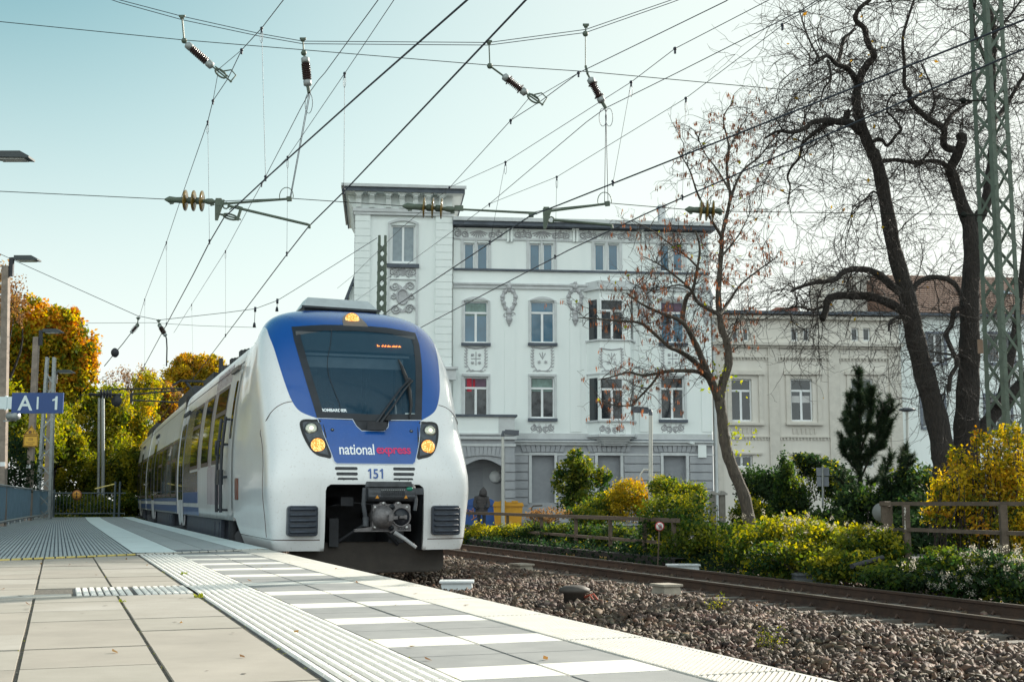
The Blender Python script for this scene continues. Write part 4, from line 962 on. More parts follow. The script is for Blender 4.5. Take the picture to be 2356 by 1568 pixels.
def small_track_things():
    def blk(name, label, cat, s, m, w, l, h, mat, dz=0, rot=0, group=None):
        p, hd = edge_at(s); t = thing(name, label, cat, PS(s, -m, -.16 + dz), hd + rot, group)
        b = MB(); c = .02
        b.add([(-w / 2, -l / 2, 0), (w / 2, -l / 2, 0), (w / 2, l / 2, 0), (-w / 2, l / 2, 0), (-w / 2 + c, -l / 2 + c, h), (w / 2 - c, -l / 2 + c, h), (w / 2 - c, l / 2 - c, h), (-w / 2 + c, l / 2 - c, h)], [(4, 5, 6, 7), (0, 1, 5, 4), (1, 2, 6, 5), (2, 3, 7, 6), (3, 0, 4, 7)])
        b.build('body', [mat], t, False)
        b = MB(); b.bx(-w / 2 - .015, w / 2 + .015, -l / 2 - .015, l / 2 + .015, h, h + .03); b.build('lid', [mat], t, False); return t
    mg = pmat('box_white_grey', (.55, .58, .6), .6, var=.08); mc = pmat('box_concrete', (.32, .28, .23), .85, var=.2, bump=.3); mk = pmat('cap_dark', (.05, .042, .036), .7, var=.3)
    blk('cable_box', 'pale grey cable box in the ballast close beside the platform edge', 'box', 14.4, 2.9, .5, .4, .17, mg, .02, R(-19))
    blk('sleeper_end', 'beige concrete block by the near rail below the bushes', 'block', 18.6, 5.5, .3, .42, .12, mc, .09, .2)
    blk('sleeper_end', 'beige concrete block by the near rail in front of the round sign', 'block', 12.3, 5.45, .3, .36, .12, mc, .09, .1)
    blk('cable_trough', 'white concrete cable trough lid behind the far rail under the hedge', 'trough', 17.9, 8.62, .3, .62, .14, mg, .04, R(70))
    t = blk('drain_cover', 'dark grey cable cover behind the far rail', 'cover', 13.9, 9.0, .45, .7, .16, pmat('cover_grey', (.1, .11, .12), .7, var=.2), .05, R(70))
    t = thing('track_magnet', 'dark domed track magnet with red wires standing in the ballast', 'magnet', PS(11.1, -3.5, -.02)); b = MB(); b.lathe([(.13, -.1), (.15, .09), (.21, .11), (.21, .15), (.13, .19), (.001, .2)], (0, 0, 0), (0, 0, 1), 14); b.build('dome', [mk], t, False)
    b = MB(); b.tube([(.1, -.05, .04), (.2, -.12, .08), (.24, -.2, .02)], .012, 5); b.tube([(.12, -.03, .03), (.25, -.06, .09), (.3, -.14, .02)], .012, 5); b.build('cable', [pmat('cable_red', (.35, .08, .05), .5)], t, False)
small_track_things()
# ================================================================ OVERHEAD LINE
YS = 19.6
def wz(p, z): return [atz(x, y, z) for x, y in p]
ZC = float(atY(515, 501, YS)[2]); 
def onwire(W, px):
    """3-D point of a wire (list of points with pixels) at picture column px"""
    for (a, A), (b, Bp) in zip(W[:-1], W[1:]):
        if min(a[0], b[0]) <= px <= max(a[0], b[0]):
            f = (px - a[0]) / (b[0] - a[0] + 1e-9); y = a[1] + (b[1] - a[1]) * f; return atz(px, y, W[0][1][2])
    a, A = W[-1]; return A
def thin(mb, pts, r, n=5): mb.tube(pts, r, n, 0, False, True)
def clampb(mb, p, r=.03): mb.ball(p, r, 6); mb.box(np.asarray(p) + np.array([0, 0, -.035]), (r, r, .06))
def catenary(label, zc, contact, mess, drops, extra=(), fork=None):
    """contact: pixels of the contact wire at height zc; mess: list of (pixel, key): key = Y, or ('d', contact pixel) directly above that point of the contact wire"""
    W = [(p, atz(p[0], p[1], zc)) for p in contact]
    t = thing('overhead_line', label, 'overhead line', tuple(W[len(W) // 2][1]))
    ext = lambda Q, d: [Q[0] + (Q[0] - Q[1]) / np.linalg.norm(Q[0] - Q[1]) * d] + Q
    m = MB(); thin(m, ext([w[1] for w in W], 22), .0105, 6); m.build('contact_wire', [M_wire], t)
    def pt(p, k): return atY(p[0], p[1], k if not isinstance(k, tuple) else onwire(W, k[1])[1])
    M = [pt(p, k) for p, k in mess]; m = MB(); thin(m, ext(M, 18), .0065); m.build('messenger_wire', [M_wire], t)
    for e in extra:
        m = MB(); E_ = [pt(p, k) for p, k in e]; thin(m, ext(E_, 3), .005); [clampb(m, q, .025) for q in E_[1:]]; m.build('stitch_wire', [M_wire], t)
    for top, cx in drops:
        b = onwire(W, cx); a = atY(top[0], top[1], b[1]); m = MB(); thin(m, [a, b], .0032, 4); clampb(m, a, .024); clampb(m, b + np.array([0, 0, .03]), .024)
        lp = [a + np.array([0.02 * math.sin(q), 0, -.12 - .1 * math.cos(q)]) for q in np.linspace(0, 2 * PI, 8)]; thin(m, lp, .003, 4); m.build('dropper', [M_wire], t)
    if fork:
        m = MB()
        for a, b in fork: thin(m, [atY(*a), atY(*b)], .005); clampb(m, atY(*a), .028)
        m.build('bridle', [M_wire], t)
    return W
C1 = [(1240, -150), (1075, 0), (840, 206), (611, 411), (515, 501), (482, 557), (444.5, 631.5), (330, 845), (255, 985)]
catenary('leftmost catenary, thick contact wire bending at the left registration arm', ZC, C1,
    [((760, -130), 12.0), ((652, 0), 14.2), ((602, 65), ('d', 611)), ((556, 115), 18.2), ((525, 180), YS), ((490, 232), 21.0), ((478, 280), ('d', 482)), ((418, 452), 27.5), ((383, 557), ('d', 383)), ((333, 688), ('d', 333)), ((318, 738), 50)],
    [((602, 65), 611), ((478, 280), 482), ((383, 557), 383), ((333, 688), 333)], fork=[((556, 115, 18.2), (500, 162, YS)), ((490, 232, 21.), (503, 160, YS))])
C2 = [(1390, -180), (1210, 0), (791, 441), (710, 521), (660, 585), (519, 772), (445, 870), (330, 1010)]
catenary('second catenary from the left, above the train roof', ZC, C2,
    [((960, -130), 12.2), ((870, 0), 15.0), ((748, 167), 18.4), ((732, 185), 18.9), ((712, 213), YS), ((693, 247), 20.6), ((650, 331), 22.6), ((602, 423), 25.5), ((519, 577), ('d', 519)), ((441, 700), ('d', 441)), ((400, 765), 48)],
    [((793, 169), 791), ((662, 361), 660), ((519, 577), 519), ((441, 700), 445)], extra=[[((960, -80), 12.6), ((793, 169), ('d', 791)), ((662, 361), ('d', 660)), ((602, 423), 25.5)]])
C3 = [(2700, -90), (2356, 46), (1438, 411), (1287, 471), (1219, 497), (1103, 575), (895, 714), (790, 785)]
catenary('third catenary from the left, passing behind the train roof', ZC, C3,
    [((1760, -60), 12.5), ((1670, 3), 13.6), ((1553, 60), 15.6), ((1331, 168), 18.8), ((1245, 232), YS), ((1175, 277), 20.8), ((1034, 432), 25.5), ((925, 523), 31), ((813, 633), 44), ((776, 663), 50)],
    [((1452, 189), 1410), ((1163, 373), 1127)], extra=[[((1760, 5), 13), ((1553, 112), 15.4), ((1452, 189), ('d', 1410)), ((1163, 373), ('d', 1127)), ((1034, 431), 25.5)]], fork=[((1331, 168, 18.8), (1232, 226, YS)), ((1175, 277, 20.8), (1220, 222, YS))])
C4 = [(2700, -30), (2356, 113), (1492, 489), (1309, 575), (1006, 733), (900, 790)]
catenary('rightmost catenary, crossing the mansion front towards the bare trees', ZC, C4,
    [((1960, -50), 13.4), ((1845, 23), 14.6), ((1553, 170), 18.2), ((1393, 249), YS), ((1349, 281), 20.4), ((1126, 469), 26.5), ((982, 575), 34), ((817, 693), 50)],
    [((1578, 226), 1570), ((1281, 407), 1277)], extra=[[((1920, -20), 13.6), ((1800, 58), 14.8), ((1578, 226), ('d', 1570)), ((1281, 407), ('d', 1277)), ((1126, 469), 26.5)]])
# ---- head span in front
def span(label, pts, r, Y, name='span_wire', cat='span wire', extra=None, yend=None):
    t = thing(name, label, cat, tuple(atY(*pts[len(pts) // 2], Y))); m = MB(); q = [atY(x, y, Y) for x, y in pts]; mw_ = M_matte if yend else M_wire
    if yend: q[-1] = atY(*pts[-1], yend)
    thin(m, q, r); m.build('wire', [mw_], t)
    if extra: m = MB(); thin(m, [atY(x, y, Y) for x, y in extra], r); m.build('wire', [M_wire], t)
    return t
MX, MYY = 2305, 17.9
span('double head span wire sagging across the top of the sky', [(150, -45), (275, 0), (420, 38), (600, 78), (697, 95), (1125, 98), (1348, 68), (1545, 0), (1700, -60), (2285, -330)], .0065, YS, extra=[(150, -37), (275, 6), (420, 46), (600, 84), (697, 101), (1125, 104), (1348, 75), (1545, 6), (1700, -53), (2285, -322)])
span('upper cross span wire running the full width to the green mast', [(-400, 10), (0, 50), (420, 92), (1125, 150), (1352, 165), (1800, 206), (2225, 231), (2268, 232)], .0065, YS, yend=22.7)
span('lower cross span wire carrying the registration arms', [(-400, 425), (0, 440), (378, 458), (505, 463), (665, 456), (930, 474), (1230, 488), (1262, 481), (1400, 467), (1580, 482), (1668, 486), (2225, 494), (2268, 495)], .0065, YS, yend=22.7)
def ins_string(p0, p1, n, r0, r1, mat, capr, Y, name, label, cat='insulator', group=None, sheds=None):
    """rod insulator between two pixels"""
    a, b = atY(*p0, Y), atY(*p1, Y); L_ = np.linalg.norm(b - a); d = (b - a) / L_
    t = thing(name, label, cat, tuple(a), 0, group)
    c = MB(); c.lathe([(capr * .5, -.02), (capr, 0), (capr, L_ * .16), (capr * .8, L_ * .18)], a, d, 12); c.build('cap', [M_galv], t); c = MB(); c.lathe([(capr * .8, L_ * .82), (capr, L_ * .84), (capr, L_), (capr * .5, L_ + .02)], a, d, 12); c.build('cap', [M_galv], t)
    m = MB(); prof = [(r0, L_ * .17)]
    for k in range(n):
        h = L_ * (.2 + .6 * k / n); q = L_ * .6 / n; rr = r1 * (sheds[k] if sheds else 1); prof += [(r0, h), (rr, h + q * .35), (rr * .97, h + q * .5), (r0, h + q * .65)]
    prof += [(r0, L_ * .83)]; m.lathe(prof, a, d, 14); m.build('sheds', [mat], t)
    return t, a, b, d
def hanger(t, p0, p1, Y, w=.05):
    m = MB(); a, b = atY(*p0, Y), atY(*p1, Y); m.beam(a, b, w, .02); m.ball(a, w * .8, 8); m.ball(b, w * 1.0, 8); m.tube([a + np.array([-w, 0, .02]), a + np.array([w, 0, .02])], .02, 6); m.build('hanger', [M_mast], t)
def forkend(t, p0, p1, Y):
    a, b = atY(*p0, Y), atY(*p1, Y); d = (b - a) / np.linalg.norm(b - a); s = np.array([-d[2], 0, d[0]]); m = MB()
    m.tube([a, b], .014, 6); m.tube([a + d * .05 + s * .03, b - d * .1 + s * .035], .012, 6); c = a + (b - a) * .45; m.tube([c + s * .05 * math.cos(q) + d * .11 * math.sin(q) for q in np.linspace(0, 2 * PI, 13)], .016, 5)
    e = b - d * .02; m.tube([e - s * .02, e + s * .13, e + s * .15 - d * .12, e - d * .2 + s * .06], .012, 5); m.build('fork', [M_mast], t)
t, a, b, d = ins_string((431, 103), (487, 152), 9, .035, .068, M_porc, .062, YS, 'insulator', 'slanting brown rod insulator hung at the left end of the double span wire')
hanger(t, (419, 40), (424, 94), YS); m = MB(); m.tube([atY(424, 94, YS), atY(432, 104, YS)], .02, 6); m.build('link', [M_mast], t); forkend(t, (487, 152), (533, 189), YS)
t, a, b, d = ins_string((702, 134), (708, 196), 9, .045, .075, M_porc, .066, YS, 'insulator', 'upright brown rod insulator second from the left')
hanger(t, (697, 92), (699, 122), YS); m = MB(); m.tube([atY(699, 122, YS), atY(702, 134, YS)], .022, 6); m.tube([b, atY(711, 214, YS)], .03, 6); m.build('link', [M_mast], t)
m = MB(); q = atY(711, 214, YS)
for s_ in (-1, 1): thin(m, [q + np.array([s_ * .0 + .06 * math.sin(k), .0, -.17 + .17 * math.cos(k)]) for k in np.linspace(0, 2 * PI, 14)], .005)
thin(m, [q, atY(667, 455, YS)], .006); thin(m, [q + np.array([.02, 0, 0]), atY(669, 455, YS)], .006); m.build('hanging_wire', [M_wire], t)
t, a, b, d = ins_string((1160, 176), (1209, 214), 9, .035, .07, M_porc, .062, YS, 'insulator', 'slanting brown rod insulator third from the left, above the mansion tower', sheds=[1.25, .9, .9, .9, .9, .9, .9, .9, 1.25])
hanger(t, (1125, 98), (1127, 152), YS); m = MB(); m.tube([atY(1127, 152, YS), atY(1160, 176, YS)], .016, 6); m.build('link', [M_mast], t); forkend(t, (1209, 214), (1250, 242), YS)
t, a, b, d = ins_string((1358, 182), (1385, 234), 9, .035, .068, M_porc, .062, YS, 'insulator', 'brown rod insulator on a long thin hanger, rightmost of the row', sheds=[1.25, .9, .9, .9, .9, .9, .9, .9, 1.25])
hanger(t, (1348, 60), (1347, 78), YS, .05); m = MB(); m.tube([atY(1347, 78, YS), atY(1347, 152, YS)], .008, 5); m.beam(atY(1347, 152, YS), atY(1352, 170, YS), .07, .03); m.tube([atY(1352, 170, YS), a], .018, 6); m.tube([b, atY(1394, 249, YS)], .03, 6); m.build('link', [M_mast], t)
m = MB(); q = atY(1394, 249, YS)
for s_ in (-1, 1): thin(m, [q + np.array([s_ * .05 + .06 * math.sin(k), 0, -.15 + .15 * math.cos(k)]) for k in np.linspace(0, 2 * PI, 14)], .005)
thin(m, [q, atY(1391, 466, YS)], .006); thin(m, [q, atY(1399, 466, YS)], .006); m.build('hanging_wire', [M_wire], t)
def disc_ins(p0, p1, label, Y, group):
    a, b = atY(*p0, Y), atY(*p1, Y); L_ = np.linalg.norm(b - a); d = (b - a) / L_
    t = thing('strain_insulator', label, 'insulator', tuple(a), 0, group); c = MB()
    c.lathe([(.012, -.03), (.03, 0), (.055, L_ * .06), (.045, L_ * .2), (.05, L_ * .3), (.05, L_ * .36), (.03, L_ * .38), (.03, L_ * .42), (.055, L_ * .45), (.055, L_ * .52), (.03, L_ * .54), (.03, L_ * .6), (.055, L_ * .62), (.055, L_ * .7), (.035, L_ * .72), (.03, L_ * .78), (.045, L_ * .84), (.05, L_ * .94), (.02, L_), (.012, L_ + .03)], a, d, 10)
    c.beam(a + d * L_ * .07 + np.array([0, 0, -.05]), a + d * L_ * .15 + np.array([0, 0, -.04]), .03, .05); c.beam(a + d * L_ * .9 + np.array([0, 0, -.05]), a + d * L_ * .98 + np.array([0, 0, -.03]), .03, .05)
    c.build('fitting', [M_mast], t)
    for k in (.38, .55, .72):
        m = MB(); m.lathe([(.03, -.02), (.09, -.012), (.165, .0), (.168, .012), (.09, .02), (.03, .03)], a + d * L_ * k, d, 20); m.build('disc', [M_amber], t)
disc_ins((383, 459), (495, 464), 'three amber disc insulators on the lower span wire, leftmost set', YS, 'disc insulators on the lower span')
disc_ins((930, 474), (1048, 482), 'three amber disc insulators in front of the mansion tower cornice', YS, 'disc insulators on the lower span')
disc_ins((1580, 482), (1662, 486), 'three amber disc insulators among the ash tree twigs, nearest the mast', YS, 'disc insulators on the lower span')
def reg(label, br, arm_top, arm_low, end, down=True):
    t = thing('registration_arm', label, 'registration arm', tuple(atY(*br, YS)))
    p = lambda x, y: atY(x, y, YS); m = MB(); x, y = br
    m.box(p(x + 1, y + 4), (.09, .05, .12)); m.prism([(-.05, .05), (.1, .05), (.0, -.28), (-.04, -.28)], p(x, y + 6) + np.array([0, -.02, 0]), (1, 0, 0), (0, 0, 1), (0, .04, 0)); m.build('bracket', [M_mast], t)
    m = MB(); m.tube([p(*q) for q in arm_top], .02, 8); e = arm_top[-1]; m.beam(p(e[0] - 8, e[1] + 1), p(e[0] + 3, e[1]), .06, .07); c = p(e[0] - 9, e[1] - 6)
    m.tube([c + np.array([.11 * math.cos(k), 0, .14 * math.sin(k)]) for k in np.linspace(-.3, PI + .5, 12)], .007, 5); m.build('top_tube', [M_mast], t)
    if arm_low:
        m = MB(); m.tube([p(*q) for q in arm_low], .022, 8); e = arm_low[-1]; m.tube([p(*e), p(e[0] + 6, e[1] + 2), p(e[0] + 6, e[1] + 9)], .024, 6); a = arm_low[0]; m.tube([p(a[0] - 4, a[1]) + np.array([.05 * math.cos(k), 0, .05 * math.sin(k)]) for k in np.linspace(0, 2 * PI, 10)], .013, 5); m.build('steady_arm', [M_mast], t)
    if down:
        m = MB(); m.tube([p(x + 1, y + 12), p(x + 1, y + 31), p(x + 10, y + 33)], .02, 6); a, b = p(x + 8, y + 32), p(x + 52, y + 44); m.tube([a, b], .014, 6); c = a + (b - a) * .45; d = (b - a) / np.linalg.norm(b - a); s = np.array([-d[2], 0, d[0]])
        m.tube([c + s * .04 * math.cos(q) + d * .12 * math.sin(q) for q in np.linspace(0, 2 * PI, 13)], .016, 5); m.beam(b - d * .05 + s * .2, b - d * .05 - s * .03, .03, .04); m.tube([b - d * .05 + s * .19, b - d * .14 + s * .2, b - d * .22 + s * .1], .01, 5); m.build('clamp_fork', [M_mast], t)
reg('left registration arm with a fork and a long steady arm down to the thick wire', (502, 461), [(512, 469), (668, 457)], [(524, 473), (706, 516)], None)
reg('right registration arm with a steady arm in front of the mansion eaves', (1256, 481), [(1268, 485), (1400, 468)], [(1272, 506), (1402, 517)], None, False)
t = thing('steady_rod', 'thin steady rod beside the amber discs in front of the mansion', 'rod', tuple(atY(1140, 485, YS))); m = MB(); m.tube([atY(1052, 481, YS), atY(1236, 491, YS)], .017, 8); m.box(atY(1222, 494, YS), (.08, .04, .08)); m.box(atY(1056, 479, YS), (.14, .06, .08)); m.build('tube', [M_mast], t)
# ---- far head span
YF = 52.
span('far sagging span wire from the left posts to the small mast by the tower', [(-300, 420), (0, 584), (316, 726), (365, 736), (518, 719), (587, 710), (638, 691), (687, 661), (776, 605), (868, 547)], .013, YF, 'far_span_wire')
span('far straight span wire low over the train roof', [(198, 743), (347, 742), (460, 749), (590, 753)], .009, YF, 'far_span_wire')
for i, (p0, p1, lab, top) in enumerate((((316, 748), (302, 765), 'small far insulator with a round weight below, left of the train', (318, 732)), ((367, 748), (381, 772), 'small far insulator right beside the one with the weight', (365, 738)))):
    t, a, b, d = ins_string(p0, p1, 8, .05, .11, M_porc, .08, YF, 'far_insulator', lab); hanger(t, top, p0, YF, .09)
    m = MB(); 
    if i == 0: m.tube([b, atY(283, 790, YF), atY(262, 815, YF), atY(240, 842, YF)], .018, 5); m.lathe([(.001, -.08), (.17, -.06), (.2, 0), (.17, .06), (.001, .08)], atY(264.5, 811, YF), (.5, 1, .2), 16)
    else: m.tube([b, atY(383, 780, YF), atY(384, 800, YF), atY(383, 842, YF)], .03, 5)
    m.build('weight_line', [M_dark], t)
for i, (x0, y0, x1, y1) in enumerate(((587, 711, 585, 752), (638, 692, 637, 716))):
    t = thing('span_dropper', ('short dropper with a weight left of the roof lamp', 'shortest dropper close above the train roof edge')[i], 'dropper', tuple(atY(x0, y0, YF))); m = MB(); m.tube([atY(x0, y0, YF), atY(x1, y1, YF)], .012, 4); m.lathe([(.05, 0), (.05, .2)], atY(x0, y0 + 6, YF), (0, 0, 1), 8); m.lathe([(.07, 0), (.05, .15), (.02, .2)], atY(x1, y1, YF), (0, 0, 1), 8); m.build('rod', [M_wire], t)
t = thing('far_registration_arm', 'dark far registration arms with discs in front of the yellow trees', 'registration arm', tuple(atY(330, 905, YF))); m = MB(); p = lambda x, y: atY(x, y, YF)
for q in ([(205, 905), (268, 907)], [(258, 895), (420, 893)], [(302, 907), (420, 897)], [(302, 920), (420, 925)]): m.tube([p(*k) for k in q], .035, 6)
m.tube([p(302, 903), p(302, 925)], .06, 6); 
for x in (233, 240, 247, 254): m.lathe([(.05, -.03), (.2, 0), (.05, .03)], p(x, 906), (1, 0, 0), 12)
m.lathe([(.001, -.08), (.22, -.06), (.24, 0), (.22, .06), (.001, .08)], p(268, 922), (.3, 1, 0), 14); m.build('arms', [M_dark], t)
# ---- lattice masts
def lattice(name, label, base, zt, half, htop, rz, leg, mats, cell, group=None, br=.05, top=True):
    t = thing(name, label, 'mast', base, 0, group); c, s = math.cos(rz), math.sin(rz)
    bz = base[2]; P = lambda i, j, z: np.array([base[0], base[1], 0]) + np.array([c * i - s * j, s * i + c * j, 0]) * (half + (htop - half) * (z - bz) / (zt - bz)) + np.array([0, 0, z])
    for i, j in ((-1, -1), (1, -1), (1, 1), (-1, 1)):
        m = MB(); ax = np.array([c, s, 0]) * -i; ay = np.array([-s, c, 0]) * -j; m.angle(P(i, j, bz), P(i, j, zt), leg, leg * .12, ax, ay); m.build('leg', [mats], t)
    for k, (u, v) in enumerate((((-1, -1), (1, -1)), ((1, -1), (1, 1)), ((1, 1), (-1, 1)), ((-1, 1), (-1, -1)))):
        m = MB(); z = bz + .2; up = 1
        while z + cell < zt:
            a, b = (u, v) if up else (v, u); m.beam(P(*a, z), P(*b, z + cell), br, .008, 0, np.cross(P(*v, z) - P(*u, z), (0, 0, 1)))
            if not top: m.beam(P(*b, z), P(*a, z + cell), br, .008, 0, np.cross(P(*v, z) - P(*u, z), (0, 0, 1)))
            z += cell; up = 1 - up
        m.build('bracing', [mats], t)
    return t, P
mb_ = np.array([(MX - 1178) / FPX * 23.2, 23., .05])
tm, P = lattice('lattice_mast', 'large green riveted lattice mast at the right edge', tuple(mb_), 15.5, .245, .20, R(24), .095, M_mast, .52, br=.06)
m = MB(); r = random.Random(2)
for z in np.arange(.3, 12, .26):
    for i, j in ((-1, -1), (1, -1)):
        for q in (.03, .09): 
            p = P(i, j, z + r.uniform(-.02, .02)) + np.array([math.cos(R(24)) * -i * q, math.sin(R(24)) * -i * q, 0]) + np.array([.407, -.914, 0]) * .006; m.lathe([(.012, 0), (.008, .008)], p, (.407, -.914, 0), 6)
m.build('rivets', [M_mast], tm)
for x0, y in ((2215, 231), (2216, 494)):
    m = MB(); a, b = atY(x0, y, YS), atY(2268, y + .5, 22.7); m.lathe([(.01, -.1), (.05, .05), (.05, .1), (.02, .25)], a, b - a, 10); m.tube([a, b], .016, 6); m.build('span_clamp', [M_matte], tm)
g = MB()
for k, ch in enumerate('XO'): v, f = text2d(ch, .2, .012); q = P(-1, -1, 2.45 - k * .3) + np.array([-.02, -.03, 0]); g.add([(q[0] + x * .7, q[1] - .02, q[2] + y) for x, y in v], f)
for k, ch in enumerate('XOIR'): v, f = text2d(ch, .21, .012); q = P(-1, -1, 1.8 - k * .26) + np.array([.05, -.03, 0]); g.add([(q[0] + x * .8, q[1] - .02, q[2] + y) for x, y in v], f)
g.build('graffiti', [pmat('graffiti_white', (.55, .6, .6), .8)], tm)
g = MB(); q = P(-1, 1, 4.1); g.box(q + np.array([-.07, -.04, 0]), (.1, .02, .26)); g.build('number_plate', [pmat('plate_rust', (.2, .13, .09), .7)], tm)
b2 = atY(872, 1150, 52.); 
lattice('lattice_mast', 'slim green lattice mast rising behind the train roof before the tower', (float(b2[0]), 52., 0.), float(atY(872, 543, 52.)[2]), .24, .18, R(5), .11, M_mast, .42, br=.07, top=False)
b3 = atY(100, 1190, 50.)
lattice('lattice_mast', 'pale thin lattice mast between the second and third lamp posts', (float(b3[0]), 50., .2), float(atY(97, 822, 50.)[2]), .3, .18, R(12), .1, M_galv, .6, br=.05)
t = thing('far_mast', 'thin far mast with a crossarm in front of the autumn wood', 'mast', tuple(atY(236, 1150, 62)), 0); m = MB(); m.tube([atY(237, 1165, 62), atY(236, 905, 62)], .1, 8); m.tube([atY(226, 1165, 62), atY(228, 915, 62)], .07, 8); m.build('pole', [M_galv], t); m = MB(); m.tube([atY(205, 908, 62), atY(280, 908, 62)], .07, 6); m.build('crossarm', [M_dark], t)
# ================================================================ BUILDINGS
BPH = R(6.0); BO = np.array([-2.8327, 60.0]); BU = np.array([math.cos(BPH), math.sin(BPH)]); BN = np.array([math.sin(BPH), -math.cos(BPH)])
def B(u, v, w): return (BO[0] + BU[0] * u + BN[0] * v, BO[1] + BU[1] * u + BN[1] * v, w)
def fac(x, y, v=0.0):
    d = ray(x, y); n = np.array([BN[0], BN[1], 0]); o = np.array([BO[0], BO[1], 0]) + n * v
    P = _C + d * (((o - _C) @ n) / (d @ n)); return float((P[:2] - BO) @ BU), float(P[2])
M_wallw = pmat('stucco_white', (.73, .78, .775), .85, scale=1.1, col2=(.80, .84, .83), stretch=(1, 1, .16), detail=8, bump=.15, bscale=60, dist=.005)
M_trim = pmat('trim_grey', (.53, .55, .56), .8, var=.1, scale=2)
M_grey = pmat('plinth_grey', (.30, .315, .34), .85, scale=1.6, col2=(.38, .39, .41), stretch=(1, 1, .3), detail=8, bump=.3, bscale=30, dist=.01)
M_orn = pmat('relief_grey', (.41, .415, .43), .8, var=.12)
M_slate = pmat('eave_slate', (.07, .085, .11), .6, var=.25, scale=3)
M_frame = pmat('window_white', (.72, .74, .75), .5, var=.04)
M_pane = pmat('pane_sky', (.03, .11, .18), .03, var=.25, scale=.8, spec=1.0)  # blue of the reflected sky put into the base colour
M_pane2 = pmat('pane_dark', (.015, .02, .026), .04, var=.4, scale=1.2, spec=.8)
M_shut = pmat('roller_shutter', (.27, .285, .31), .6, var=.08)
M_cream = pmat('stucco_cream', (.58, .55, .50), .85, scale=1.0, col2=(.66, .63, .58), stretch=(1, 1, .16), detail=8, bump=.15, bscale=60, dist=.005); M_creamd = pmat('trim_cream', (.55, .52, .47), .85, var=.08)
M_tile = pmat('roof_tile', (.16, .09, .065), .8, var=.35, scale=9, bump=.4, bscale=20); M_brickp = pmat('chimney_brick', (.28, .12, .09), .85, var=.2)
def facade(mb, u0, u1, w0, w1, v, ops, m=0, depth=.22, mr=None):
    us = sorted(set([u0, u1] + [o[0] for o in ops] + [o[1] for o in ops])); ws = sorted(set([w0, w1] + [o[2] for o in ops] + [o[3] for o in ops]))
    us = [q for q in us if u0 - 1e-6 <= q <= u1 + 1e-6]; ws = [q for q in ws if w0 - 1e-6 <= q <= w1 + 1e-6]
    for a, b in zip(us[:-1], us[1:]):
        for c, d in zip(ws[:-1], ws[1:]):
            cu, cw = (a + b) / 2, (c + d) / 2
            if any(o[0] < cu < o[1] and o[2] < cw < o[3] for o in ops): continue
            mb.add([(a, v, c), (b, v, c), (b, v, d), (a, v, d)], [(0, 1, 2, 3)], m)
    for o in ops:
        a, b, c, d = o[:4]; e = v - depth; mm = m if mr is None else mr
        mb.add([(a, v, c), (b, v, c), (b, v, d), (a, v, d), (a, e, c), (b, e, c), (b, e, d), (a, e, d)], [(0, 4, 5, 1), (1, 5, 6, 2), (2, 6, 7, 3), (3, 7, 4, 0)], mm)
def bwindow(parent, a, b, c, d, v, style='T', pane=None, trans=.28, fw=.07):
    """frame set into an opening whose inner face is at v"""
    w = MB(B); t = .06
    w.bx(a, a + fw, v, v + t, c, d); w.bx(b - fw, b, v, v + t, c, d); w.bx(a + fw, b - fw, v, v + t, c, c + fw); w.bx(a + fw, b - fw, v, v + t, d - fw, d)
    if style == 'T':
        h = d - (d - c) * trans; w.bx(a + fw, b - fw, v, v + t + .015, h - .05, h + .05); w.bx((a + b) / 2 - .055, (a + b) / 2 + .055, v, v + t + .005, c + fw, h - .05)
    elif style == '2': w.bx((a + b) / 2 - .05, (a + b) / 2 + .05, v, v + t + .005, c + fw, d - fw)
    wo = w.build('window', [M_frame], parent)
    g = MB(B); g.bx(a + fw * .5, b - fw * .5, v + .005, v + .02, c + fw * .5, d - fw * .5); g.build('pane', [pane or M_pane], wo)
    return wo
def spiral(mb, cu, cw, rad, turns, a0, sgn, v, thick, m=0):
    n = int(10 * turns) + 2; pts = []
    for i in range(n):
        q = i / (n - 1); a = a0 + sgn * 2 * PI * turns * q; r = rad * (1 - .86 * q); pts.append((cu + r * math.cos(a), v, cw + r * math.sin(a)))
    mb.tube(pts, [thick * (1 - .45 * i / (n - 1)) for i in range(n)], 4, m, False, False)
def leafb(mb, cu, cw, l, ang, v, m=0):
    c, s = math.cos(ang), math.sin(ang); P = [(0, 0), (.3, .22), (.65, .2), (1, 0), (.65, -.2), (.3, -.22)]
    mb.prism([(cu + l * (p[0] * c - p[1] * s), cw + l * (p[0] * s + p[1] * c)) for p in P][::-1], (0, v, 0), (1, 0, 0), (0, 0, 1), (0, .025, 0), m)
def scrolls(mb, u0, u1, w0, w1, v, m=0, fan=True):
    cu, cw = (u0 + u1) / 2, (w0 + w1) / 2; W_ = (u1 - u0) / 2; H = (w1 - w0) / 2
    if fan:
        for k in range(9):
            a = PI * (k + .5) / 9 * .8 + PI * .1; l = H * 1.5
            mb.tube([(cu + .06 * math.cos(a), v, cw + H * .85 - l * .1), (cu + W_ * .36 * math.cos(a) * 1.1, v, cw + H * .85 - l * math.sin(a))], [.02, .035], 4, m, True, False)
    for s in (-1, 1):
        k0 = .42 if fan else .1
        n = max(2, int(round((W_ * (1 - k0)) / (H * 1.15))))
        for k in range(n):
            x = cu + s * W_ * (k0 + (1 - k0) * (k + .5) / n); up = 1 if k % 2 else -1
            spiral(mb, x, cw + up * H * .12, H * .72, 1.7, PI / 2 * up, s * up, v, .045, m)
            for a in (.6, 1.5, 2.6, 3.9, 5.2): leafb(mb, x + s * H * .55 * math.cos(a), cw + H * .7 * math.sin(a), H * .34, a + s * .8, v, m)
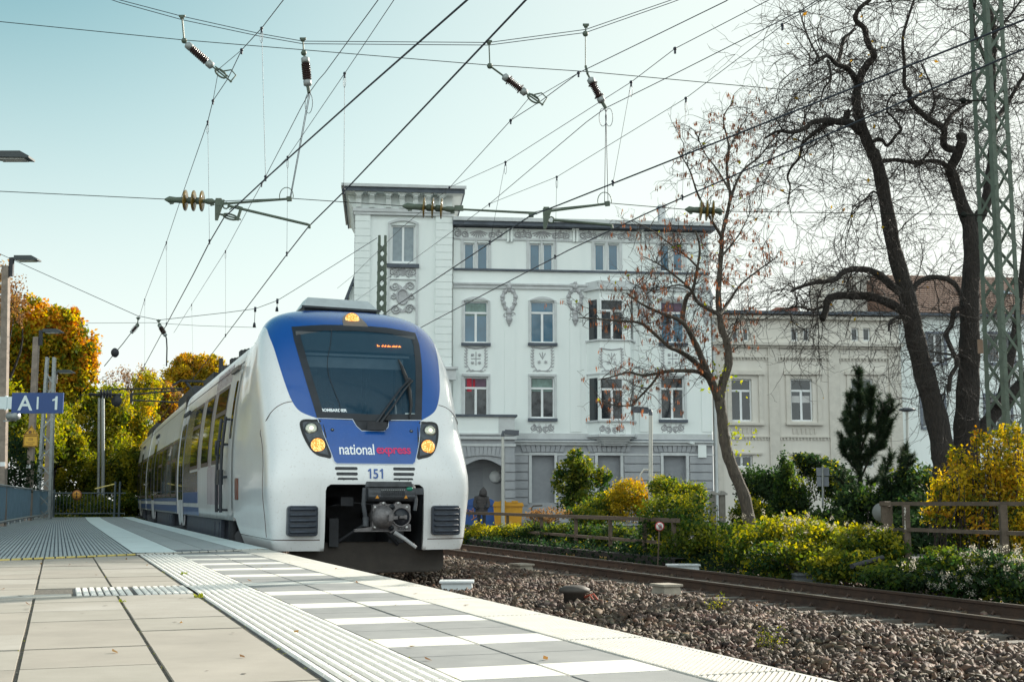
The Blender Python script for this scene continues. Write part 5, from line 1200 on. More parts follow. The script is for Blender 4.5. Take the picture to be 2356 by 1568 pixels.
def trophy(mb, u0, u1, w0, w1, v, kind, m=0):
    cu = (u0 + u1) / 2; W_ = (u1 - u0) / 2; h = w1 - w0
    for s in (-1, 1):
        for k in range(7):
            q = k / 6; x = cu + s * W_ * (.86 - .1 * abs(q - .5)); y = w0 + h * (.2 + .68 * q)
            leafb(mb, x, y, h * .11, PI / 2 + s * .5, v, m); leafb(mb, x, y, h * .10, PI / 2 - s * .8, v, m)
        mb.tube([(cu + s * W_ * .82, v, w0 + h * .9), (cu + s * W_ * .8, v, w0 + h * .3), (cu + s * W_ * .45, v, w0 + h * .1), (cu - s * W_ * .5, v, w0 + h * .06)], .022, 4, m, True, False)
        for k in range(4): leafb(mb, cu + s * W_ * (.15 + .17 * k), w0 + h * .09, h * .09, (.4 if k % 2 else -.4) + (0 if s > 0 else PI), v, m)
    mb.tube([(cu - W_ * .85, v, w0 + h * .93), (cu, v, w0 + h * .88), (cu + W_ * .85, v, w0 + h * .93)], .04, 4, m, True, False)
    if kind == 0:
        mb.tube([(cu, v, w0 + h * .28), (cu, v, w0 + h * .76)], .022, 4, m); mb.tube([(cu - W_ * .4, v, w0 + h * .52), (cu + W_ * .4, v, w0 + h * .52)], .022, 4, m)
        for s in (-1, 1):
            for q in (.38, .66): mb.lathe([(.075, 0), (.075, .03)], (cu + s * W_ * .3, v, w0 + h * q), (0, 1, 0), 8, m)
    else:
        for a in (-.5, 0, .5): mb.tube([(cu, v, w0 + h * .5), (cu + .3 * math.sin(a), v, w0 + h * .5 + .34 * math.cos(a))], [.012, .028], 4, m)
        for s in (-1, 1):
            P = [(cu + s * .16 + (.1 if i % 2 else .045) * math.cos(PI * i / 6), w0 + h * .4 + (.1 if i % 2 else .045) * math.sin(PI * i / 6)) for i in range(12)]; mb.prism(P[::-1], (0, v, 0), (1, 0, 0), (0, 0, 1), (0, .025, 0), m)
def pxr(x0, x1, y0, y1, v=0.):
    a = fac(x0, (y0 + y1) / 2, v)[0]; b = fac(x1, (y0 + y1) / 2, v)[0]; xm = (x0 + x1) / 2; return a, b, fac(xm, y1, v)[1], fac(xm, y0, v)[1]
def mansion():
    t = thing('mansion', 'large white stucco mansion with corner tower, grey reliefs and rusticated grey ground floor', 'building', B(4, 0, 0))
    U1 = 12.62; Zg = 3.92; Ze = 14.42
    ops = []; wins = []
    for i, pr in enumerate(([(1067, 1092), (1097, 1123)], [(1218, 1244), (1249, 1273)], [(1368, 1392), (1399, 1424)], [(1518, 1542), (1548, 1572)])):
        for a, b in pr: r = pxr(a, b, 558 + i, 621 + i); ops.append(r); wins.append((r, '1', M_pane))
    for i, (a, b) in enumerate(((1067, 1123), (1220, 1276), (1520, 1575))):
        r = pxr(a, b, 692, 788); ops.append(r); wins.append((r, 'T', M_pane)); r = pxr(a, b, 866, 958 + 3 * i); ops.append(r); wins.append((r, 'T', M_pane2))
    wl = MB(B); facade(wl, 0, U1, Zg, Ze, 0, ops)
    wl.add([(U1, 0, .1), (U1, -10, .1), (U1, -10, Ze), (U1, 0, Ze)], [(0, 1, 2, 3)]); wl.add([(0, -10, .1), (0, -10, Ze), (U1, -10, Ze), (U1, -10, .1)], [(0, 1, 2, 3)]); wl.add([(0, -9.9, Ze), (U1, -9.9, Ze), (U1, 0, Ze), (0, 0, Ze)], [(0, 1, 2, 3)])
    # inside of the panes: dark rooms
    wl.bx(.2, U1 - .2, -.6, -.55, .2, Ze - .2, 1); wo = wl.build('wall', [M_wallw, M_black], t)
    for i, (r, stl, pn) in enumerate(wins):
        bwindow(t, *r, -.2, stl, pn); a, b, c, d = r
        if stl == 'T' and i % 3 != 1:
            q = MB(B); h = (d - c) * (.22, .12, .3)[i % 3]; q.bx(a + .1, b - .1, -.178, -.174, d - .1 - h, d - .1); q.build('blind', [pmat(('blind_plum', 'blind_pale', 'blind_green')[i % 3], ((.10, .05, .09), (.3, .31, .31), (.16, .24, .22))[i % 3], .4, var=.3)], t)
    for (x0, x1, y0, y1) in ((1074, 1085, 870, 900), (1088, 1093, 872, 893)):
        a, b, c, d = pxr(x0, x1, y0, y1, -.18); cu = MB(B); n = 7
        cu.add([(a + (b - a) * k / n, -.165 + .02 * (k % 2), z) for z in (c, d) for k in range(n + 1)], [(k, k + 1, n + 2 + k, n + 1 + k) for k in range(n)]); cu.build('curtain', [pmat('curtain_red', (.5, .04, .07), .7, var=.3, scale=12)], t)
    # trims
    tr = MB(B)
    def px_band(y0, y1, v0, v1, m=0, u0=0.0, u1=U1): 
        z1 = fac(1330, y0)[1]; z0 = fac(1330, y1)[1]; tr.bx(u0, u1 + .04, v0, v1, z0, z1, m)
    px_band(622.5, 626.5, .0, .12, 1); px_band(655, 659, .0, .16); px_band(659, 667, .0, .09); px_band(552, 556, .0, .07)
    for r, stl, pn in wins:
        a, b, c, d = r
        if stl == '1': continue
        arched = d > 8.9
        tr.bx(a - .1, a, 0, .05, c - .15, d); tr.bx(b, b + .1, 0, .05, c - .15, d); tr.bx(a - .12, b + .12, 0, .14, c - .16, c - .02, 1)
        if arched:
            n = 8; P = [(a - .1 + (b - a + .2) * k / n, d + .22 * math.sin(PI * k / n)) for k in range(n + 1)] + [(b + .1 - (b - a + .2) * k / n, d - .02 + (.10 * math.sin(PI * k / n))) for k in range(n + 1)]
            for k in range(n): tr.prism([P[k], P[k + 1], P[2 * n - k], P[2 * n + 1 - k]][::-1], (0, 0, 0), (1, 0, 0), (0, 0, 1), (0, .06, 0))
        else: tr.bx(a - .1, b + .1, 0, .07, d + .02, d + .13)
    for i, pr in enumerate(((1060, 1130), (1211, 1281), (1361, 1431), (1511, 1579))):
        a, b, c, d = pxr(pr[0], pr[1], 553 + i, 622 + i); m_ = (a + b) / 2
        tr.bx(a, a + .14, 0, .05, c, d); tr.bx(b - .14, b, 0, .05, c, d); tr.bx(m_ - .05, m_ + .05, 0, .05, c, d); tr.bx(a, b, 0, .06, d, d + .1)
    for x in (1161, 1311, 1470, 1612):   # shallow pilaster strips
        a, b, c, d = pxr(x, x + 24, 668, 993); tr.bx(a, b, 0, .04, c, d, 2)
    tr.build('trim', [M_trim, M_slate, M_wallw], t)
    # frieze reliefs
    for x0, x1 in ((1042, 1160), (1182, 1312), (1332, 1462), (1482, 1622)):
        f = MB(B); a, b, c, d = pxr(x0, x1, 527 + (x0 - 1042) * .012, 551 + (x0 - 1042) * .012); scrolls(f, a + .05, b - .05, c, d, .02); f.build('relief', [M_orn], t)
    for x in (1166, 1174, 1317, 1325, 1467, 1475):
        f = MB(B); a, b, c, d = pxr(x, x + 5, 527, 560); f.bx(a, b, 0, .14, c + .1, d); f.bx(a - .02, b + .02, 0, .2, d - .08, d); f.ball(((a + b) / 2, .08, c + .1), .07, 8); f.build('bracket', [M_wallw], t)
    for i, (x0, x1) in enumerate(((1068, 1122), (1221, 1275), (1521, 1574))):
        f = MB(B); a, b, c, d = pxr(x0, x1, 794, 858); trophy(f, a, b, c, d, .01, i % 2); f.build('relief', [M_orn], t)
        if i: f = MB(B); a, b, c, d = pxr(x0, x1, 974, 996); scrolls(f, a, b, c, d, .01, fan=False); f.bx(a - .1, b + .1, -.02, .004, c - .02, d + .02, 1); f.build('relief', [M_orn, M_wallw], t)
    for x in (1171, 1323, 1480, 1624):
        f = MB(B); u, w = fac(x, 690); mo = []
        for k in range(20): a = 2 * PI * k / 20; f.ball((u + .33 * math.cos(a) * (1.0 if math.sin(a) > 0 else .85), .03, w + .5 * math.sin(a)), .095 + .03 * (k % 2), 6)
        for q, r in ((.62, .16), (.78, .12), (-.62, .16), (-.78, .13), (-.95, .17), (-1.1, .11), (-1.22, .06)): f.ball((u, .05, w + q), r, 8)
        for s in (-1, 1): spiral(f, u + s * .16, w - .72, .14, 1.2, 0, s, .04, .03); spiral(f, u + s * .15, w + .68, .14, 1.2, PI, s, .04, .03)
        f.build('cartouche', [M_orn], t)
    # eaves and roof
    e = MB(B); z0, z1 = fac(1330, 527)[1], fac(1330, 511)[1]
    e.bx(-.05, U1 + .25, -.5, .5, z0, z1 - .06, 0); e.bx(-.05, U1 + .3, .42, .6, z1 - .16, z1 + .02, 1); e.bx(-.05, U1 + .25, -10, .45, z1 - .06, z1, 0)
    e.add([(0, .3, z1 + .005), (U1, .3, z1 + .005), (U1 - 2, -5, z1 + .45), (1, -5, z1 + .45)], [(0, 1, 2, 3)], 0); e.add([(1, -5, z1 + .45), (U1 - 2, -5, z1 + .45), (U1, -10, z1), (0, -10, z1)], [(0, 1, 2, 3)], 0)
    ro = e.build('roof', [M_slate, M_trim], t)
    for x, y, wd, hh in ((1280, 486, .45, .65), (1544, 455, .3, 1.2)):
        f = MB(B); u, w = fac(x, y); f.bx(u - wd / 2, u + wd / 2, -2.4, -1.9, z1 - .1, w); f.bx(u - wd / 2 - .06, u + wd / 2 + .06, -2.46, -1.84, w, w + .08); f.build('chimney', [M_trim], ro)
    f = MB(B); u, w = fac(1550, 488); f.prism([(u - .9, z1), (u + .9, z1), (u + .55, w), (u - .35, w)][::-1], (0, -2.5, 0), (1, 0, 0), (0, 0, 1), (0, 1.2, 0)); f.build('dormer', [M_trim], ro)
    f = MB(B); u, w = fac(1160, 503); f.bx(u - .5, u + .5, -.6, -.3, w, w + .06); f.bx(u - .35, u - .3, -.5, -.45, z1, w); f.bx(u + .3, u + .35, -.5, -.45, z1, w); f.build('roof_ladder', [M_galv], ro)
    # ground floor
    gops = [pxr(x0, x1, 1046, 1156) for x0, x1 in ((1223, 1275), (1375, 1427), (1526, 1578))]
    g = MB(B); facade(g, 0, U1, .1, Zg, .06, gops, 0, .25)
    z = .25
    while z < 3.1:
        edges = [0.05] + [q for o in gops for q in (o[0] - .18, o[1] + .18)] + [U1 - .05]
        for a, b in zip(edges[0::2], edges[1::2]): g.bx(a, b, .06, .15, z, z + .345)
        z += .40
    for o in gops:
        a, b, c, d = o; g.bx(a - .14, a, .06, .13, c, d + .1, 1); g.bx(b, b + .14, .06, .13, c, d + .1, 1); g.bx(a, b, .06, .13, d, d + .1, 1)
        for k in range(-4, 5):
            x = (a + b) / 2 + k * .22; g.prism([(x - .1, d + .14), (x + .1, d + .14), (x + .1 + .035 * k + .0, d + .56), (x - .1 + .035 * k, d + .56)][::-1], (0, .06, 0), (1, 0, 0), (0, 0, 1), (0, .07 + .02 * (k == 0), 0))
    g.bx(0, U1, .06, .2, Zg - .02, Zg + .12, 1); g.bx(0, U1, .06, .32, Zg + .12, Zg + .2, 1); g.bx(0, U1, .02, .3, Zg + .2, Zg + .25, 2); g.bx(0, U1, .06, .14, 3.42, 3.5, 1); g.bx(0, U1, 0, .06, Zg + .25, Zg + .55, 1)
    g.build('ground_floor', [M_grey, M_trim, M_slate], t)
    for o in gops:
        s = MB(B); a, b, c, d = o; n = int((d - c) / .055)
        for k in range(n): s.bx(a, b, -.19, -.15, c + k * .055, c + k * .055 + .048)
        s.bx(a, b, -.2, -.19, c, d); s.build('roller_shutter', [M_shut], t)
    s = MB(B); u, w = fac(1613, 1038); s.bx(u - .2, u + .2, .14, .25, w - .3, w + .3); s.build('wall_box', [M_wallw], t)
    s = MB(B); u, w = fac(1586, 1017); s.beam((u - .1, .2, w), (u + .14, .42, w - .06), .1, .1); s.tube([(u - .1, .12, w), (u - .1, .2, w)], .03); s.build('camera', [M_wallw], t)
    s = MB(B); u, w = fac(1138, 1035 + 170); 
    # oriel
    u0, u1 = fac(1351, 850)[0], fac(1459, 850)[0]; f0, f1 = fac(1374, 850)[0], fac(1444, 850)[0]; zb = fac(1400, 1001)[1]; zt = fac(1400, 672)[1]; dv = .75
    o = MB(B); pl = [(u0, 0), (f0, dv), (f1, dv), (u1, 0)]
    for (a, b) in zip(pl[:-1], pl[1:]): o.add([(a[0], a[1], zb), (b[0], b[1], zb), (b[0], b[1], zt), (a[0], a[1], zt)], [(0, 1, 2, 3)])
    o.add([(p[0], p[1], zt) for p in pl], [(0, 1, 2, 3)]); ob = o.build('oriel', [M_wallw], t)
    o = MB(B)
    for zz, hh, gr in ((zt, .14, .18), (zt + .14, .3, .05), (zb - .1, .12, .12), (fac(1400, 864)[1], .06, .06), (fac(1400, 972)[1], .08, .1), (fac(1400, 788)[1], .08, .1)):
        P = [(u0 - gr, 0), (f0 - gr * .6, dv + gr), (f1 + gr * .6, dv + gr), (u1 + gr, 0)]; o.prism(P, (0, 0, zz), (1, 0, 0), (0, 1, 0), (0, 0, hh))
    for k in range(4): gr = -.05 - k * .12; P = [(u0 - gr, 0), (f0 - gr * .6, max(.05, dv + gr)), (f1 + gr * .6, max(.05, dv + gr)), (u1 + gr, 0)]; o.prism(P, (0, 0, zb - .1 - .1 * (k + 1)), (1, 0, 0), (0, 1, 0), (0, 0, .1))
    o.build('oriel_moulding', [M_trim], ob)
    for y0, y1 in ((688, 784), (868, 966)):
        a, b, c, d = pxr(1380, 1434, y0, y1, dv); wz = bwindow(ob, a, b, c, d, dv + .004, 'T', M_pane2)
        for p, q in ((pl[0], pl[1]), (pl[2], pl[3])):
            p, q = np.array(p), np.array(q); e = q - p; L_ = np.linalg.norm(e); e /= L_; nn = np.array([e[1], -e[0]]) * (-1 if e[1] * 0 + e[0] < 0 else 1)
            nn = np.array([-abs(e[1]) if p is pl[0] else abs(e[1]), abs(e[0])]); nn = np.array([e[1] * -1, e[0]]); nn = nn if nn[1] > 0 else -nn
            g = MB(B); A = [tuple(p + e * x + nn * .012) for x in (L_ * .18, L_ * .82)]
            g.add([(A[0][0], A[0][1], c), (A[1][0], A[1][1], c), (A[1][0], A[1][1], d), (A[0][0], A[0][1], d)], [(0, 1, 2, 3)]); g.build('pane', [M_pane2], ob)
    f = MB(B); a, b, c, d = pxr(1378, 1436, 797, 858, dv); trophy(f, a, b, c, d, dv + .01, 1); f.build('relief', [M_orn], ob); f = MB(B); a, b, c, d = pxr(1378, 1436, 976, 997, dv); scrolls(f, a, b, c, d, dv + .01, fan=False); f.build('relief', [M_orn], ob)
    # porch
    v = 1.7; a0, a1 = fac(1020, 1000, v)[0], fac(1184, 1000, v)[0]; zt = fac(1120, 958, v)[1]; zg = fac(1120, 996, v)[1]
    p = MB(B); q0, q1, qc, qd = pxr(1066, 1156, 1053, 1180, v)
    facade(p, a0, a1, .1, zg, v, [(q0, q1, .1, qd)], 0, .5); facade(p, a0, a1, zg, zt, v, [], 1); p.add([(a1, v, .1), (a1, 0, .1), (a1, 0, zg), (a1, v, zg)], [(0, 1, 2, 3)], 0); p.add([(a1, v, zg), (a1, 0, zg), (a1, 0, zt), (a1, v, zt)], [(0, 1, 2, 3)], 2); p.add([(a0, v, zt), (a1, v, zt), (a1, 0, zt), (a0, 0, zt)], [(0, 1, 2, 3)], 1)
    p.bx(a0, a1 + .12, -.0, v + .12, zt, zt + .1, 3); p.bx(a0, a1 + .1, 0, v + .1, zg - .08, zg, 2); p.bx(a0, a1 + .1, 0, v + .14, zg - .28, zg - .16, 2); p.bx(a0, a1 + .05, 0, v + .06, zg - .6, zg - .5, 2)
    p.bx(a1 - .75, a1 + .003, v, v + .012, zg, zt, 2)
    n = 10
    for k in range(n):
        x0 = q0 + (q1 - q0) * k / n; x1 = q0 + (q1 - q0) * (k + 1) / n; h0 = .35 * math.sin(PI * k / n); h1 = .35 * math.sin(PI * (k + 1) / n)
        p.prism([(x0, qd - .4 + h0), (x1, qd - .4 + h1), (x1, qd + .02), (x0, qd + .02)][::-1], (0, v - .3, 0), (1, 0, 0), (0, 0, 1), (0, .31, 0), 0)
        p.prism([(x0, qd + .02 + h0 * .3), (x1, qd + .02 + h1 * .3), (x1 + (x1 - (q0 + q1) / 2) * .1, qd + .5), (x0 + (x0 - (q0 + q1) / 2) * .1 + .03, qd + .5)][::-1], (0, v, 0), (1, 0, 0), (0, 0, 1), (0, .06 + .03 * (k % 2), 0), 0)
    z = .2
    while z < qd - .1:
        w_ = .55 if int(z * 10) % 2 else .4; p.bx(q1 + .12, a1 + .02, v, v + .08, z, z + .34, 0); z += .4
    p.bx(q0 - .3, q1 + .3, -.02 + .02, .03, .1, zg, 4)
    s_ = (q0 + q1) / 2 + .1
    for k in range(36): p.bx(q0, s_, .4, .44, .3 + k * .07, .36 + k * .07, 4)
    p.bx(q0, q1 + .1, .3, .39, .1, 3.2, 0)
    po = p.build('porch', [M_grey, M_wallw, M_trim, M_slate, M_shut], t)
    f = MB(B); u, w = fac(1141, 1096, .6); f.lathe([(.3, 0), (.3, .06), (.22, .16), (.001, .2)], (u, .42, w), (0, 1, 0), 16); f.build('wall_lamp', [M_frame], po)
    tower(t)
def tower(t):
    v = .4; a0, a1 = fac(813, 800, v)[0], fac(1039, 800, v)[0]; zt = fac(920, 448, v)[1]; zc = fac(920, 484, v)[1]; q = MB(B)
    i0, i1 = fac(851, 600, v)[0], fac(1002, 600, v)[0]; ow = pxr(900, 955, 518, 603, v - .12)
    facade(q, i0, i1, .1, zc, v - .12, [ow], 0, .2); facade(q, a0, i0, .1, zc, v - .03, [], 0); facade(q, i1, a1, .1, zc, v - .03, [], 0); facade(q, a0, a1, zc, zt, v - .03, [], 0)
    q.add([(i0, v - .12, .1), (i0, v, .1), (i0, v, zc), (i0, v - .12, zc)], [(0, 1, 2, 3)], 0); q.add([(i1, v, .1), (i1, v - .12, .1), (i1, v - .12, zc), (i1, v, zc)], [(0, 1, 2, 3)], 0)
    D = -7.5
    q.add([(a1, v - .03, .1), (a1, D, .1), (a1, D, zt), (a1, v - .03, zt)], [(0, 1, 2, 3)]); q.add([(a0, D, .1), (a0, v - .03, .1), (a0, v - .03, zt), (a0, D, zt)], [(0, 1, 2, 3)]); q.add([(a1, D, .1), (a0, D, .1), (a0, D, zt), (a1, D, zt)], [(0, 1, 2, 3)])
    z = fac(920, 1100)[1]; h = .36
    while z < zc - .2:
        for c, d in ((a0 - .03, i0), (i1, a1 + .03)):
            q.bx(c, d, v - .03, v, z, z + h - .03)
        q.bx(a1, a1 + .03, v - .9, v, z, z + h - .03); q.bx(a0 - .03, a0, v - 1.6, v, z, z + h - .03); z += h
    tw = q.build('tower_wall', [M_wallw], t)
    bwindow(tw, *ow, v - .32, '2', pmat('pane_net', (.22, .27, .30), .15, var=.15))
    r = MB(B); c, d, e, f = ow
    r.bx(c - .16, c - .05, v - .12, v - .04, e - 3, f + .1); r.bx(d + .05, d + .16, v - .12, v - .04, e - 3, f + .1); r.bx(c - .2, d + .2, v - .12, v + .06, e - .28, e - .1, 1); n = 8
    for k in range(n):
        x0 = c - .16 + (d - c + .32) * k / n; x1 = c - .16 + (d - c + .32) * (k + 1) / n; h0 = .2 * math.sin(PI * k / n); h1 = .2 * math.sin(PI * (k + 1) / n)
        r.prism([(x0, f + h0), (x1, f + h1), (x1, f + .12 + h1), (x0, f + .12 + h0)][::-1], (0, v - .12, 0), (1, 0, 0), (0, 0, 1), (0, .1, 0))
    r.bx(a0 - .12, a1 + .12, v - .03, v + .12, zc - .1, zc + .06); r.bx(a0 - .08, a1 + .08, v - .03, v + .06, zc - .24, zc - .1)
    r.bx(a0 - .12, a0, D, v - .03, zc - .1, zc + .06); r.bx(a1, a1 + .12, D, v - .03, zc - .1, zc + .06); y = fac(920, 640, v)[1]; r.bx(c - .16, d + .16, v - .12, v - .05, y - .06, y)
    r.build('trim', [M_trim, M_slate], tw)
    g = MB(B); y0, y1 = fac(920, 638, v)[1], fac(920, 612, v)[1]; scrolls(g, c, d, y0, y1, v - .1, fan=True); y0, y1 = fac(920, 723, v)[1], fac(920, 643, v)[1]; cu = (c + d) / 2; cw = y0 + (y1 - y0) * .52
    pts = [(cu + .27 * math.cos(2 * PI * k / 20), v - .08, cw + .36 * math.sin(2 * PI * k / 20)) for k in range(21)]; g.tube(pts, .05, 5); g.prism([(cu + .25 * math.cos(2 * PI * k / 20), cw + .34 * math.sin(2 * PI * k / 20)) for k in range(20)][::-1], (0, v - .12, 0), (1, 0, 0), (0, 0, 1), (0, .02, 0))
    for s in (-1, 1):
        spiral(g, cu + s * .33, y0 + .28, .24, 1.8, 0, s, v - .08, .05); spiral(g, cu + s * .36, y1 - .3, .22, 1.6, PI, -s, v - .08, .045); spiral(g, cu + s * .45, cw, .16, 1.4, PI / 2, s, v - .08, .04); leafb(g, cu, y1 - .45, .36, PI / 2 + s * .9, v - .09); leafb(g, cu, y0 + .1, .3, PI / 2 + s * .6, v - .09)
    g.build('relief', [M_orn], tw)
    for x in (868, 906, 937, 968, 997, 1027, 838):
        k = MB(B); u = fac(x, 465, v)[0] - .25; k.prism([(0, zc + .1), (.0, zt), (.5, zt), (.5, zt - .16), (.28, zt - .3), (.14, zc + .1)], (u - .12, v - .03, 0), (0, 1, 0), (0, 0, 1), (.24, 0, 0)); k.bx(u - .2, u + .2, v, v + .52, zt - .1, zt); k.build('bracket', [M_wallw], tw)
    for j in range(9): k = MB(B); vv = v - .5 - j * .8; k.prism([(0, zc + .1), (0, zt), (-.4, zt), (-.36, zt - .2), (-.1, zc + .1)], (a0, vv, 0), (1, 0, 0), (0, 0, 1), (0, .26, 0)); k.build('bracket', [M_wallw], tw)
    e = MB(B); o_ = .5; zz = zt
    e.bx(a0 - o_, a1 + o_, D, v + .62, zz, zz + .12, 2); e.bx(a0 - o_ - .03, a1 + o_ + .03, v + .62, v + .68, zz - .02, zz + .26, 0); e.bx(a0 - o_ - .06, a0 - o_, D, v + .62, zz - .02, zz + .26, 0); e.bx(a1 + o_, a1 + o_ + .06, D, v + .62, zz - .02, zz + .26, 0)
    e.bx(a0 - o_ - .12, a1 + o_ + .12, v + .68, v + .8, zz + .18, zz + .32, 1); e.bx(a0 - o_ - .18, a0 - o_ - .06, D, v + .8, zz + .18, zz + .32, 1); e.bx(a0 - o_, a1 + o_, D, v + .62, zz + .12, zz + .3, 0)
    e.build('tower_roof', [M_slate, M_trim, M_wallw], t)
    # low wing behind the tower on the far side
    g = MB(B); w0 = fac(800, 600)[1]; g.bx(a0 - .35, a0 - .01, -6.5, -3.2, .1, w0 - .7, 0)
    g.prism([(a0 - .75, w0 - 1.9), (a0 - .01, w0 + .1), (a0 - .01, w0 - .25), (a0 - .6, w0 - 1.9)][::-1], (0, -6.7, 0), (1, 0, 0), (0, 0, 1), (0, 3.7, 0), 1); g.build('side_wing', [M_wallw, M_slate], t)
    g = MB(B); u, w = fac(1016, 830, v)[0], fac(1016, 850, v)[1]; g.bx(a1 - .35, a1 + .3, v, v + .35, w, w + .12); g.bx(a1 - .25, a1 + .2, v, v + .25, w - .5, w); g.build('console', [M_trim], t)
mansion()
def cream_house():
    t = thing('town_house', 'cream stucco town house with pilasters and paired attic windows beside the white mansion', 'building', B(17, 0, 0))
    v = -.3; a0, a1 = 12.75, fac(2073, 900, v)[0]; zt = fac(1850, 724, v)[1]; w = MB(B); ops = []; wn = []
    for x0, x1 in ((1684, 1700), (1709, 1724), (1820, 1837), (1848, 1863), (1959, 1976), (1986, 2003)): r = pxr(x0, x1, 754, 784, v); ops.append(r); wn.append((r, '1', M_pane2))
    for x0, x1 in ((1682, 1730), (1820, 1870), (1960, 2010)): r = pxr(x0, x1, 871, 968, v); ops.append(r); wn.append((r, 'T', M_pane2)); r = pxr(x0 + 2, x1 + 2, 1047, 1074, v); ops.append(r); wn.append((r, '2', M_pane2))
    facade(w, a0, a1, .1, zt, v, ops, 0, .22)
    w.add([(a1, v, .1), (a1, v - 9, .1), (a1, v - 9, zt), (a1, v, zt)], [(0, 1, 2, 3)]); w.bx(a0 + .2, a1 - .2, v - .65, v - .6, .2, zt - .2, 1); w.add([(a0, v - 9, zt), (a1, v - 9, zt), (a1, v, zt), (a0, v, zt)], [(0, 1, 2, 3)])
    w.build('wall', [M_cream, M_black], t)
    for i, (r, s_, pn) in enumerate(wn):
        bwindow(t, *r, v - .2, s_, pn)
        if s_ == 'T' and i == 8:
            q = MB(B); a, b, c, d = r; q.bx(a + .1, b - .1, v - .178, v - .174, c + (d - c) * .44, c + (d - c) * .6); q.build('net_curtain', [pmat('net_white', (.5, .5, .5), .8, var=.1)], t)
    r = MB(B); Z = lambda y: fac(1850, y, v)[1]
    r.bx(a0, a1 + .1, v, v + .3, Z(796), Z(790)); r.bx(a0, a1 + .05, v, v + .15, Z(801), Z(796)); r.bx(a0, a1, v, v + .08, Z(1006), Z(1003)); r.bx(a0, a1 + .15, v, v + .25, zt - .25, zt - .1)
    for x0, x1 in ((1646, 1660), (1768, 1791), (1906, 1932), (2046, 2073)):
        a, b = fac(x0, 900, v)[0], fac(x1, 900, v)[0]; r.bx(a, b, v, v + .1, .1, Z(800))
    for x0, x1 in ((1660, 1768), (1791, 1906), (1932, 2046)):
        a, b = fac(x0, 900, v)[0], fac(x1, 900, v)[0]; n = 15; d = (b - a) / n
        for k in range(n): r.bx(a + k * d + .03, a + k * d + d * .55, v, v + .09, Z(829), Z(824) if k % 3 else Z(820)); r.bx(a + k * d + .03, a + k * d + d * .55, v, v + .08, Z(1012), Z(1007))
        r.bx(a, b, v, v + .1, Z(824), Z(821)); c, d_, e, f = pxr((x0 + x1) / 2 - 26, (x0 + x1) / 2 + 26, 862, 972, v)
        c -= .12; d_ += .12
        r.bx(c - .2, c, v, v + .09, e, f); r.bx(d_, d_ + .2, v, v + .09, e, f); r.bx(c - .3, d_ + .3, v, v + .16, f, f + .14); r.bx(c - .2, d_ + .2, v, v + .1, f + .14, f + .22); r.bx(c - .25, d_ + .25, v, v + .2, e - .12, e)
        for k in range(6): x = c + .15 + k * (d_ - c - .3) / 5; r.bx(x - .04, x + .04, v, v + .06, Z(998), Z(985))
        r.bx(c - .1, d_ + .1, v, v + .12, Z(1045), Z(1041))
    r.build('trim', [M_creamd], t)
    e = MB(B); e.bx(a0 - .05, a1 + .2, v - 9, v + .4, zt - .02, zt + .12); ro = e.build('roof', [M_slate], t)
    f = MB(B); a, b = fac(1662, 715, -3)[0], fac(1702, 715, -3)[0]; f.bx(a, b, -4, -3, zt, zt + .6); f.build('chimney', [M_brickp], ro)
    f = MB(B); a, b = fac(1800, 700, -4)[0], fac(1850, 700, -4)[0]; f.bx(a, b, -6, -5, zt, zt + 1.1); f.build('chimney', [M_brickp], ro)
    g = MB(B); g.tube([(a0 + .1, v + .12, .1), (a0 + .1, v + .12, zt)], .08, 8); g.build('drainpipe', [M_trim], t)
cream_house()
